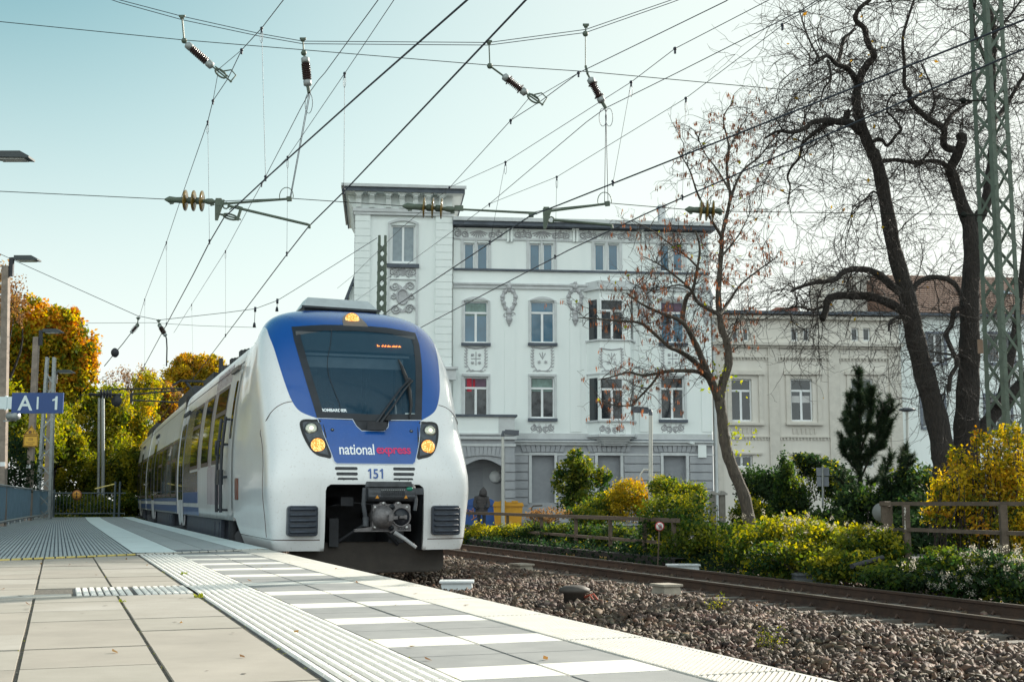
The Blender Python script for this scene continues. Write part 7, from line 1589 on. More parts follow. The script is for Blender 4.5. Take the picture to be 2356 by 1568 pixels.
def right_shrubs():
    b = px_blob
    # climbing hedge over the railing
    shrub('clematis_mound', 'leafy green mound behind the round warning sign', [b(1555, 1180, 29, 70, 48, 1.0), b(1505, 1235, 29.5, 45, 45, .8), b(1600, 1245, 27.5, 70, 52, .9), b(1560, 1270, 27.5, 50, 35, .7)], 9000, .085, 'green', hue=.33, mixk=('lime', .35), bias=.6)
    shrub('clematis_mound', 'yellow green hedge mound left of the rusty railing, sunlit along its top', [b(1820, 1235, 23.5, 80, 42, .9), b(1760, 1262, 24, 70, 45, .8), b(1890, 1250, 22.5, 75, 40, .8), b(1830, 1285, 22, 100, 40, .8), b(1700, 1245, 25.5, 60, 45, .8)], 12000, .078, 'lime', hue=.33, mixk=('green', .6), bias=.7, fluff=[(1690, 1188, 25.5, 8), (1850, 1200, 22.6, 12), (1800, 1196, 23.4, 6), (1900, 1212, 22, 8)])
    shrub('clematis_mound', 'hedge part with pale seed heads running up to the rusty railing', [b(1985, 1250, 21.3, 65, 38, .8), b(2035, 1265, 21, 45, 40, .7), b(1950, 1300, 20.5, 80, 35, .7)], 7000, .075, 'lime', hue=.3, mixk=('green', .8), bias=.6, fluff=[(2005, 1222, 21, 26), (2040, 1225, 20.8, 10)])
    shrub('clematis_tangle', 'low dark tangle with white fluffy seed heads under the rusty railing', [b(2130, 1320, 18.6, 90, 35, .7), b(2230, 1325, 18, 90, 42, .7), b(2330, 1330, 17.5, 80, 50, .7), b(2060, 1330, 19, 70, 32, .6), b(2180, 1285, 18.6, 60, 25, .6), b(2280, 1285, 18, 70, 25, .6)], 9000, .07, 'green', hue=.3, mixk=('dark', .6), bias=.5, fluff=[(2230, 1283, 17.8, 14), (2270, 1280, 17.8, 14), (2320, 1285, 17.4, 20), (2345, 1300, 17.2, 16), (2170, 1335, 17.6, 10), (2140, 1310, 18, 8), (2250, 1320, 17.4, 8), (2345, 1330, 17.0, 10), (2200, 1350, 17.3, 8)])
    shrub('yellow_shrub', 'tall golden leaved shrub behind the rusty railing at the right edge', [b(2255, 1195, 22, 85, 65, .8), b(2330, 1160, 22, 55, 80, .8), b(2215, 1130, 22, 42, 45, .6), b(2290, 1090, 22, 36, 45, .5), b(2350, 1220, 21.5, 50, 70, .7), b(2345, 1040, 22, 25, 40, .5), b(2162, 1128, 22, 22, 22, .3), b(2158, 1190, 22, 30, 20, .4), b(2330, 1000, 22, 16, 28, .3), b(2255, 1012, 22, 15, 26, .3), b(2200, 1052, 22, 16, 26, .3), b(2305, 1010, 22, 12, 30, .3)], 6500, .07, 'gold', hue=.38, mixk=('lime', .75), bias=.3, stems=6, clump=.2)
    sprigs(24)
    # garden in front of the cream house
    shrub('hedge_bush', 'clipped dark hedge block in front of the cream house', [b(1740, 1115, 48, 45, 38, 1), b(1790, 1120, 48, 40, 35, 1)], 6000, .12, 'dark', mixk=('green', .3))
    shrub('garden_shrub', 'pale green leafy bush beside the stone gate pillars', [b(1712, 1178, 40, 28, 40, .8), b(1735, 1190, 40, 40, 40, .8)], 3500, .11, 'lime', mixk=('green', .8))
    shrub('garden_shrub', 'pointed dark green cypress like shrub left of the pine', [b(1808, 1110, 41, 22, 55, .5), b(1825, 1160, 41, 40, 50, .7), b(1800, 1190, 41, 45, 40, .7)], 6500, .10, 'green', mixk=('dark', 1.2))
    shrub('garden_shrub', 'drooping dark shrub behind the grey sign backs', [b(1880, 1075, 43, 50, 25, .7), b(1920, 1110, 42, 45, 40, .7), b(1855, 1060, 43, 25, 20, .5)], 4500, .12, 'dark', mixk=('olive', .35))
    shrub('garden_shrub', 'dense dark shrubs at the foot of the pine', [b(1970, 1180, 38, 60, 60, 1), b(2050, 1170, 38, 60, 55, 1), b(2110, 1130, 38, 60, 60, 1), b(2130, 1190, 36, 80, 50, 1), b(1900, 1210, 37, 60, 35, 1)], 11000, .13, 'dark', mixk=('green', .35))
    shrub('garden_shrub', 'dark bush behind the right railing below the bare trunks', [b(2200, 1200, 31, 70, 60, 1), b(2110, 1225, 30, 70, 45, .8)], 6000, .12, 'dark')
    # in front of the mansion
    shrub('laurel_bush', 'tall glossy green bush before the first roller shutter', [b(1325, 1080, 46, 40, 30, .7), b(1300, 1110, 46, 30, 30, .6), b(1350, 1110, 46, 45, 35, .7), b(1330, 1150, 46, 40, 40, .7), b(1325, 1050, 46, 18, 18, .4), b(1385, 1090, 46, 22, 14, .4)], 5200, .13, 'green', stems=4, mixk=('lime', .2))
    shrub('golden_bush', 'golden yellow bush by the taller street lamp', [b(1452, 1135, 43, 40, 32, .8), b(1425, 1165, 43, 38, 30, .8), b(1480, 1165, 43, 30, 35, .7)], 6000, .09, 'gold', mixk=('lime', .3))
    shrub('green_bush', 'light green bush between the laurel and the golden bush', [b(1370, 1185, 43, 40, 35, .8), b(1400, 1150, 44, 25, 20, .6), b(1340, 1195, 42, 40, 30, .7)], 4000, .10, 'green', mixk=('lime', .6))
    shrub('green_bush', 'feathery green bush to the right of the street lamp', [b(1530, 1125, 40, 35, 30, .7), b(1585, 1140, 40, 38, 28, .7)], 5000, .08, 'olive', mixk=('green', .8))
    shrub('bramble', 'brown dry bramble heap behind the rusty railing', [b(1262, 1185, 41, 48, 18, .6), b(1240, 1200, 41, 40, 20, .6)], 1500, .07, 'brown', stems=26, cat='bramble')
    shrub('railing_weeds', 'yellow green weeds growing through the railing beside the train', [b(1110, 1228, 40, 45, 22, .5), b(1170, 1225, 39, 40, 22, .5), b(1085, 1240, 40, 25, 18, .4)], 3200, .08, 'lime', mixk=('olive', .5), cat='weeds')
    shrub('railing_weeds', 'dark green creeper on the railing right of the container', [b(1240, 1225, 37.5, 50, 22, .5), b(1300, 1230, 36, 50, 25, .5), b(1360, 1235, 34, 50, 28, .5), b(1420, 1240, 32.5, 50, 32, .5)], 7000, .075, 'green', mixk=('dark', .8), cat='weeds')
    # ivy on the bank
    n = 14000; s = RG.uniform(15, 42, n); m = RG.uniform(8.9, 10.6, n); P = np.array([PS(float(round(a, 1)), -float(c)) for a, c in zip(s, m)]); P[:, 2] = -.2 + np.clip(m - 8.9, 0, 1.7) * .32 + RG.random(n) * .12 + np.where((m < 9.4) & (s > 19), RG.random(n) * .22, 0)
    o = leaves_mesh('ivy', P, .085, lm('dark'), None, RG.random(n) ** 2, .75, .6); tag(o, 'dark ivy covering the bank beside the far rail', 'ivy', kind='stuff')
    n = 3000; s = RG.uniform(6, 40, n) ; m = RG.uniform(9.0, 10.4, n); P = np.array([PS(float(round(a, 1)), -float(c)) for a, c in zip(s, m)]); P[:, 2] = -.17 + np.clip(m - 8.9, 0, 1.7) * .3 + RG.random(n) * .1
    o = leaves_mesh('ground_cover', P, .09, lm('olive'), None, RG.random(n), .6, .5); tag(o, 'yellowing ground cover at the foot of the hedge', 'ground cover', kind='stuff')
right_shrubs()
def pines():
    def pine(label, base, leader, arms, n_n, Y, r):
        t = thing('pine', label, 'tree', tuple(base)); mb = MB(); L_ = [limb(mb, pxs(leader, Y), r, r * .25, 7)]
        for a in arms: L_.append(limb(mb, pxs(a, Y, RG.uniform(-.8, .8)), r * .45, r * .2, 5))
        mb.build('trunk', [M_bark], t); Ps = []; Ds = []
        for P, rr in L_:
            seg = np.linalg.norm(np.diff(P, axis=0), axis=1); c = np.concatenate([[0], np.cumsum(seg)]); L0 = c[-1]; n = int(n_n * L0); q = RG.uniform(.15 if P is not L_[0][0] else .3, 1.02, n) * L0; q = np.minimum(q, L0 * .999)
            i = np.clip(np.searchsorted(c, q) - 1, 0, len(P) - 2); f = ((q - c[i]) / seg[i])[:, None]; p = P[i] * (1 - f) + P[i + 1] * f; tt = unit(P[i + 1] - P[i])
            # short side shoots carry the needles
            k = max(6, int(L0 * 16)); so = RG.uniform(.2, 1, k) * L0; si = np.clip(np.searchsorted(c, so) - 1, 0, len(P) - 2); sp = P[si]; sd_ = unit(unit(RG.normal(0, 1, (k, 3))) + unit(P[si + 1] - P[si]) * .9 + np.array([0, 0, .6])); ln = RG.uniform(.12, .42, k)
            m = int(n * 1.3); j = RG.integers(0, k, m); u = RG.random(m)[:, None]; Ps.append(sp[j] + sd_[j] * ln[j][:, None] * u); Ds.append(unit(sd_[j] * .8 + unit(RG.normal(0, 1, (m, 3)))))
            p = p[: n // 3]; tt = tt[: n // 3]; n = len(p); Ps.append(p); Ds.append(unit(tt * .8 + unit(RG.normal(0, 1, (n, 3)))))
        P = np.concatenate(Ps); D = np.concatenate(Ds); n = len(P); l = RG.uniform(.09, .2, n)[:, None]; a = unit(np.cross(D, RG.normal(0, 1, (n, 3)))) * .006
        V = np.stack([P - a, P + a, P + D * l + a * .3, P + D * l - a * .3], 1).reshape(-1, 3); mesh_object('needles', V, np.arange(4 * n).reshape(n, 4), leafmat('pine_needle', [(.010, .028, .018), (.025, .05, .026), (.06, .075, .03)], .15), t, True, attrs={'rnd': np.repeat(RG.random(n), 4)})
    pine('young dark pine with upswept branches in front of the cream house', atY(1982, 1210, 40), [(1982, 1210), (1980, 1120), (1978, 1040), (1977, 950), (1976, 848)], [[(1980, 1100), (1998, 1060), (2020, 1010), (2035, 970), (2052, 938), (2050, 925)], [(1979, 1080), (2000, 1040), (2025, 1030), (2048, 985), (2052, 965)], [(1978, 1040), (1995, 990), (2004, 940), (2006, 893)], [(1979, 1090), (1955, 1060), (1940, 1030), (1936, 1005)], [(1978, 1050), (1958, 1010), (1948, 975), (1944, 955)], [(1978, 1010), (1962, 970), (1956, 935), (1957, 912)], [(1981, 1150), (1950, 1120), (1925, 1100)], [(1981, 1140), (2010, 1110), (2040, 1080), (2050, 1050)], [(1977, 960), (1990, 930), (1992, 900)], [(1977, 1000), (2012, 985), (2030, 950), (2034, 935)], [(1978, 1070), (1962, 1045), (1958, 1020)]], 1500, 40, .09)
    pine('small second pine shoot leaning right beside the bigger pine', atY(2040, 1215, 38), [(2040, 1215), (2050, 1160), (2068, 1110), (2078, 1070), (2085, 1025)], [[(2055, 1150), (2040, 1120), (2034, 1100)], [(2068, 1110), (2086, 1080), (2092, 1050)], [(2060, 1130), (2035, 1140), (2025, 1125)]], 1300, 38, .05)
pines()
def ballast_weeds():
    for lab, s, m, n, h in (('small grey green weed growing alone in the open ballast', 9.3, 4.6, 260, .26), ('low yellow flowering weed at the bottom of the ballast', 5.9, 3.3, 320, .24)):
        t = thing('weed', lab, 'weed', PS(s, -m, -.1)); c = np.array(PS(s, -m, -.1)); st_ = np.tile(c, (40, 1)) + RG.normal(0, .04, (40, 3)) * np.array([1, 1, 0]); d = RG.normal(0, .5, (40, 3)) + np.array([0, 0, 1.1]); P = grow(st_, d, RG.uniform(.5, 1.1, 40) * h, 5, .15, 0); V, F = tubes_np('', P, np.full((40, 5), .0025), None, None); mesh_object('stems', V, F, M_twig, t)
        q = P[RG.integers(0, 40, n), RG.integers(1, 5, n)] + RG.normal(0, .012, (n, 3)); leaves_mesh('leaves', q, .028, lm('olive' if m > 4 else 'lime'), t, RG.random(n), .4)
ballast_weeds()
def fallen_leaves():
    n = 150; s = RG.uniform(.3, 13, n); m = np.where(RG.random(n) < .3, RG.uniform(-.02, 3.8, n), -RG.uniform(2.6, 8.5, n)); P = np.array([PS(float(round(a, 2)), float(b_), .0) for a, b_ in zip(s, m)])
    P[:, 2] = np.where(m > -.1, .556, [float(SURF(np.array(a), np.array(-b_))) + .045 for a, b_ in zip(s, m)]); N_ = unit(RG.normal(0, .25, (n, 3)) + np.array([0, 0, 1]))
    o = leaves_mesh('fallen_leaves', P, .042, lm('brown'), None, RG.random(n), .6, nrm=N_); tag(o, 'few fallen leaves lying on the paving and the ballast', 'leaves', kind='stuff')
fallen_leaves()
# ================================================================ LEFT SIDE: RAILING, LAMP POSTS, SIGNS
def railing():
    lm_ = lambda s: float(np.interp(s, [10, 20, 31.6, 42, 53.5], [5.6, 4.95, 4.45, 4.05, 3.4]))
    t = thing('platform_railing', 'blue grey railing of upright sheet slats along the left platform side', 'railing', PS(30, lm_(30), .55)); mt = pmat('railing_blue', (.25, .36, .44), .5, var=.15, scale=3, coat=.1)
    b = MB(); s = 17.
    while s < 53.4:
        m = lm_(s); a = np.array(PS(s, m, .68)); c = np.array(PS(s + .17, lm_(s + .17), .68)); d = unit(c - a); n = np.array([-d[1], d[0], 0])
        # trapezoid profile slat
        pr = [(0, 0), (.03, .03), (.085, .03), (.115, 0), (.17, 0)]; A = [a + d * p[0] + n * p[1] for p in pr]; A2 = [q + np.array([0, 0, .98]) for q in A]; b.add(A + A2, [(i, i + 1, 6 + i, 5 + i) for i in range(4)] + [(i + 1, i, 5 + i, 6 + i) for i in range(4)], 0); s += .17
    b.build('slat_panel', [mt], t)
    for z, r in ((1.69, .03), (.70, .035)):
        b = MB(); b.tube([np.array(PS(q, lm_(q) - .03, z)) for q in np.arange(17, 53.6, 1.)], r, 6); b.build('rail', [M_galv], t)
    for q in np.arange(17.5, 53, 2.4):
        b = MB(); b.tube([PS(q, lm_(q) + .06, .5), PS(q, lm_(q) + .06, 1.69)], .035, 6); b.build('post', [M_galv], t)
    for q in np.arange(18, 52, 1.2): pass
    # end gate
    g = thing('end_gate', 'dark barred gate closing off the platform end', 'gate', PS(53.6, 2.3, .55)); mk = pmat('gate_dark', (.06, .08, .09), .5, var=.2)
    for m in (3.25, .75, .55):
        b = MB(); b.tube([PS(53.6, m, .5), PS(53.6, m, 1.75 if m > 1 else 2.1)], .05, 6); b.build('post', [mk], g)
    b = MB()
    for z in (.72, 1.6): b.tube([PS(53.6, 3.3, z), PS(53.6, .3, z)], .03, 6)
    for m in np.arange(.9, 3.2, .14): b.tube([PS(53.6, float(round(m, 2)), .72), PS(53.6, float(round(m, 2)), 1.6)], .013, 4)
    b.build('bars', [mk], g); b = MB(); b.tube([PS(53.6, .75, 2.0), PS(53.6, 1.6, 1.78)], .03, 5); b.build('stay', [M_yel], g)
    c = atY(177, 1138, 55.0); t = thing('round_sign', 'round orange no entry sign with a dark figure on the end gate', 'sign', tuple(c)); k = c[1] / FPX
    b = MB(); b.lathe([(11.5 * k, 0), (11.5 * k, .02)], c, (0, -1, 0), 28, 0); b.build('plate', [pmat('sign_brown', (.22, .08, .03), .5)], t); b = MB(); b.lathe([(9 * k, .021), (9 * k, .03)], c, (0, -1, 0), 28); b.build('disc', [pmat('sign_orange', (.55, .26, .04), .5)], t)
    b = MB(); q = c + np.array([0, -.04, 0]); b.ball(q + np.array([0, 0, .1]), .03, 8); b.beam(q + np.array([0, 0, -.12]), q + np.array([0, 0, .07]), .05, .012); b.beam(q + np.array([-.11, 0, .06]), q + np.array([.11, 0, .06]), .02, .012)
    for s_ in (-.02, .02): b.beam(q + np.array([s_ * 1.5, 0, -.15]), q + np.array([s_, 0, -.04]), .025, .012)
    b.build('figure', [M_black], t)
railing()
def lamps():
    G_ = 'lamp posts along the platform'; mh = pmat('lamp_head', (.035, .045, .05), .5)
    specs = [((-40, 385), (5, 367), 24, 'dark lamp head reaching in at the left edge, nearest of the row', None, -40), ((14, 612), (60, 600), 36, 'tall concrete lamp post at the left edge that carries the blue sign', 1215, 4), ((84, 775), (113, 766), 46, 'second concrete lamp post, with the yellow triangle sign', 1204, 64), ((120, 866), (135, 861), 55, 'smallest concrete lamp post, third of the row', 1192, 104)]
    for (px, py), (hx, hy), Y, lab, by, bx in specs:
        top = atY(px, py, Y); z0 = .2; base = np.array([top[0], Y, z0]) if by is None else np.array([atY(bx, by, Y)[0], Y, z0]); k = Y / FPX
        t = thing('lamp_post', lab, 'lamp post', tuple(base), 0, G_); b = MB(); w = .095
        tp = np.array([top[0], Y, top[2]]); b.add([base + np.array([i * w * 1.15, j * w, 0]) for i, j in ((-1, -1), (1, -1), (1, 1), (-1, 1))] + [tp + np.array([i * w, j * w, 0]) for i, j in ((-1, -1), (1, -1), (1, 1), (-1, 1))], [(0, 1, 5, 4), (1, 2, 6, 5), (2, 3, 7, 6), (3, 0, 4, 7), (4, 5, 6, 7)]); b.build('pole', [M_conc], t)
        b = MB(); q = tp + np.array([w + .06, 0, 0]); b.beam(q + np.array([0, 0, -.3]), q + np.array([0, 0, .25]), .1, .12); q2 = q + np.array([0, 0, .22]); b.beam(q2, q2 + np.array([.18, 0, .0]), .09, .07); b.build('bracket', [M_dark], t)
        b = MB(); b.prism([(.12, -.05), (.12, .07), (.62, .07), (.80, -.03), (.80, -.07), (.62, -.06)], q2 + np.array([0, -.17, 0]), (1, 0, 0), (0, 0, 1), (0, .34, 0)); lh = b.build('lamp_head', [mh], t)
        b = MB(); b.bx(q2[0] + .2, q2[0] + .7, q2[1] - .12, q2[1] + .12, q2[2] - .085, q2[2] - .06); b.build('diffuser', [pmat('lamp_glass', (.4, .4, .38), .2)], lh)
    # platform sign
    Y = 35.6; A = atY(29, 903, Y); Bq = atY(144.5, 950.5, Y); cx, cz = (A[0] + Bq[0]) / 2, (A[2] + Bq[2]) / 2; w, h = Bq[0] - A[0], A[2] - Bq[2]
    t = thing('platform_sign', 'blue platform sign reading A and 1 on the first lamp post', 'sign', (cx, Y, cz)); ms = pmat('sign_blue', (.012, .05, .19), .4, var=.05); mw = pmat('sign_white', (.62, .70, .72), .5, var=.03)
    b = MB(); b.bx(-w / 2, w / 2, -.03, .03, -h / 2, h / 2); b.build('panel', [ms], t, False)
    b = MB(); b.prism([(-.035, -.19), (.035, -.19), (.035, .19), (-.02, .19), (-.04, .13), (-.11, .10), (-.11, .055), (-.035, .075)], (.37 * w, -.036, 0), (1, 0, 0), (0, 0, 1), (0, .004, 0)); b.build('letter', [mw], t, False)
    for ch, x, sz in (('A', -.235 * w, .54),):
        v, f = text2d(ch, sz * 1.09, .009); b = MB(); b.add([(x + p, -.036, q) for p, q in v], f); b.build('letter', [mw], t, False)
    b = MB(); b.bx(-.01 * w, .025 * w, -.036, -.031, -h * .3, h * .3); b.build('divider', [mw], t, False)
    b = MB(); b.bx(-w / 2 - .5, -w / 2, -.02, .02, -h * .29, h * .31); b.bx(-w / 2 - .19, -w / 2 - .14, -.045, .045, -h * .33, h * .35); b.build('carrier', [mw], t, False)
    t = thing('loudspeaker', 'pale loudspeaker on an arm below the blue platform sign', 'loudspeaker', tuple(atY(26, 958, 35.7))); c = atY(30, 957, 35.7); b = MB(); b.lathe([(.06, -.2), (.12, -.16), (.13, .1), (.1, .2)], c, (1, -.5, 0), 14); b.build('horn', [M_galv], t); b = MB(); b.beam(atY(8, 968, 35.8), atY(36, 966, 35.8), .05, .04); b.build('arm', [M_galv], t)
    c = atY(71, 1003, 45.7); t = thing('warning_sign', 'yellow triangle warning sign with a text plate on the second lamp post', 'sign', tuple(c)); k = 45.7 / FPX; my = pmat('sign_yellow', (.6, .34, .03), .5, var=.06); mb_ = pmat('sign_edge', (.14, .06, .02), .5)
    P = lambda x, y: ((x - 71) * k, (1003 - y) * k)
    b = MB(); b.prism([P(54, 999), P(71, 978), P(88, 999), P(88, 1027), P(54, 1027)], c, (1, 0, 0), (0, 0, 1), (0, .02, 0)); b.build('plate', [my], t)
    b = MB(); b.tube([c + np.array([p[0], -.012, p[1]]) for p in (P(55.5, 998.5), P(71, 980), P(86.5, 998.5), P(55.5, 998.5))], .014, 4); b.tube([c + np.array([p[0], -.012, p[1]]) for p in (P(55.5, 1002), P(86.5, 1002), P(86.5, 1025), P(55.5, 1025), P(55.5, 1002))], .011, 4); b.build('border', [mb_], t)
    b = MB(); q = c + np.array([P(69, 993)[0], -.01, P(69, 993)[1]]); b.box(q, (.09, .01, .1)); b.box(q + np.array([0, 0, .0]), (.12, .008, .03)); q2 = c + np.array([P(76, 993)[0], -.01, P(76, 993)[1]]); b.ball(q2 + np.array([0, 0, .035]), .016, 6); b.beam(q2 + np.array([.02, 0, -.05]), q2 + np.array([0, 0, .02]), .02, .01); b.build('pictogram', [mb_], t)
    for i, z in enumerate((1008, 1011, 1017, 1021)):
        v, f = text2d(('Achtung', 'Zugverkehr', 'Betreten der Gleise', 'ist verboten')[i], .05, .001); b = MB(); o = c + np.array([0, -.004, P(71, z)[1]]); b.add([(o[0] + x * .8, o[1], o[2] + y) for x, y in v], f); b.build('lettering', [mb_], t)
    for x, y, Y in ((6, 1067, 35.8), (66, 1072, 45.8)):
        c = atY(x, y, Y); t = thing('post_label', ('small white plate low on the first lamp post', 'small white plate low on the second lamp post')[x > 20], 'plate', tuple(c)); b = MB(); b.box((0, 0, 0), (.14, .015, .12)); b.build('plate', [M_frame], t, False)
lamps()
# ================================================================ RIGHT SIDE: RAILINGS, STREET LAMPS, PERSON, BINS
M_rustr = pmat('railing_rust', (.06, .043, .03), .75, scale=6, col2=(.115, .085, .062), bump=.3, bscale=30, speck=.3, spscale=20, speckcol=(.05, .04, .035))
def railing_right():
    t = thing('track_railing', 'low rusty brown railing beside the bank in front of the containers', 'railing', tuple(atY(1290, 1250, 36))); Z1 = .86
    top = [atz(x, y, Z1) for x, y in ((1040, 1178.5), (1150, 1181.5), (1300, 1187), (1500, 1194), (1560, 1197))]
    for off, r in ((0, .045), (-.5, .035)):
        b = MB(); q = [p + np.array([0, 0, off]) for p in top]
        for a, c in zip(q[:-1], q[1:]): b.beam(a, c, r * 2, r * 2)
        b.build('rail', [M_rustr], t)
    for x in (1060, 1168, 1246, 1325, 1404, 1483, 1550):
        y = np.interp(x, [1040, 1150, 1300, 1500, 1560], [1178.5, 1181.5, 1187, 1194, 1197]); p = atz(x, y, Z1); b = MB(); b.beam(p + np.array([0, 0, -1.15]), p, .09, .09); b.build('post', [M_rustr], t)
    t = thing('track_railing', 'sturdy rusty railing in front of the golden shrub at the right edge', 'railing', tuple(atY(2080, 1300, 20.5)))
    A = lambda x, y, Y: atY(x, y, Y)
    b = MB(); b.beam(A(2026, 1158, 21.2), A(2420, 1158, 18.6), .065, .065); b.build('rail', [M_rustr], t); b = MB(); b.beam(A(2082, 1217, 20.6), A(2420, 1229, 18.6), .05, .06); b.build('rail', [M_rustr], t); b = MB(); b.beam(A(2030, 1158, 21.2), A(2044, 1158, 22.6), .08, .08); b.beam(A(2044, 1217, 22.4), A(2082, 1217, 20.6), .05, .05); b.build('rail', [M_rustr], t)
    for x, Y, yb in ((2034, 21.2, 1290), (2083, 20.6, 1340), (2306, 19.2, 1350), (2044, 22.6, 1280)):
        b = MB(); p0, p1 = A(x, yb, Y), A(x, 1160, Y); b.angle((p1[0] - .05, Y - .05, p0[2]), (p1[0] - .05, Y - .05, p1[2]), .085, .02, (1, 0, 0), (0, 1, 0)); b.angle((p1[0] + .055, Y - .05, p0[2]), (p1[0] + .055, Y - .05, p1[2]), .075, .02, (-.2, 1, 0), (-1, .2, 0)); b.build('post', [M_rustr], t)
    b = MB(); p = A(2080, 1190, 20.5)
    for i, ch in enumerate('27.12'):
        v, f = text2d(ch, .09, .004); o = A(2079.5, 1171 + i * 10, 20.45); b.add([(o[0] + x * .7, o[1] - .06, o[2] + y) for x, y in v], f)
    b.build('numbers', [pmat('chalk', (.4, .38, .34), .9)], t)
    t = thing('round_plate', 'pale round plate hanging behind the end of the right railing', 'plate', tuple(A(2026, 1180, 23))); b = MB(); b.lathe([(.17, 0), (.17, .02)], A(2028, 1178, 23), (0, -1, 0), 20); b.build('disc', [pmat('plate_grey', (.16, .17, .17), .7)], t)
railing_right()
def street_lamps():
    mp = pmat('lamp_pole_pale', (.5, .5, .47), .5, var=.05); mh = pmat('lamp_head_dark', (.08, .09, .11), .5); G_ = 'street lamps before the mansion'
    for (x, y0, yb, Y, hx, hy, lab) in ((1157, 1004, 1215, 51, 1194, 995, 'shorter street lamp beside the porch with its flat head to the right'), (1497, 955, 1190, 41, 1452, 941, 'taller street lamp behind the golden bush with its flat head to the left')):
        b0 = atY(x, yb, Y); t = thing('street_lamp', lab, 'street lamp', tuple(b0), 0, G_); p = atY(x, y0, Y); b = MB(); b.tube([b0, b0 * .6 + p * .4, p], [.08, .07, .062], 10); b.build('pole', [mp], t)
        q = atY(hx, hy, Y); e = atY(x, y0 - 11, Y); b = MB(); b.tube([p, p * .4 + e * .6, e, e * .8 + q * .2], [.065, .065, .06, .06], 8); b.build('neck', [mh], t); b = MB(); b.beam(e * .88 + q * .12, q, .2, .11, 0, (0, 1, 0)); b.build('lamp_head', [mh], t)
    t = thing('street_lamp', 'thin lamp with a flat disc top in front of the white tiled house', 'street lamp', tuple(atY(2088, 1175, 46))); b = MB(); b.tube([atY(2088, 1175, 46), atY(2087, 945, 46)], .05, 8); b.build('pole', [mp], t); b = MB(); b.lathe([(.1, -.06), (.32, 0), (.25, .06), (.05, .1)], atY(2087, 943, 46), (0, 0, 1), 16); b.build('lamp_head', [mh], t)
    t = thing('pipe_arch', 'white bent pipe beside the taller street lamp pole', 'pipe', tuple(atY(1467, 1165, 44))); b = MB(); b.tube([atY(*q, 44) for q in ((1472, 1170), (1471, 1110), (1474, 1090), (1482, 1079), (1492, 1080))], .04, 6); b.build('tube', [mp], t)
street_lamps()
def skin_mesh(name, V, E, Rr, mat, parent, sub=1):
    me = bpy.data.meshes.new(name); me.from_pydata([tuple(map(float, v)) for v in V], E, []); o = bpy.data.objects.new(name, me); COL.objects.link(o)
    sk = o.modifiers.new('s', 'SKIN')
    for i, r in enumerate(Rr): me.skin_vertices[0].data[i].radius = (r, r) if not hasattr(r, '__len__') else r
    me.skin_vertices[0].data[0].use_root = True
    su = o.modifiers.new('u', 'SUBSURF'); su.levels = sub; su.render_levels = sub
    dg = bpy.context.evaluated_depsgraph_get(); m2 = bpy.data.meshes.new_from_object(o.evaluated_get(dg)); bpy.data.objects.remove(o)
    for p in m2.polygons: p.use_smooth = True
    m2.materials.clear(); m2.materials.append(mat); o = bpy.data.objects.new(name, m2); return link(o, parent)
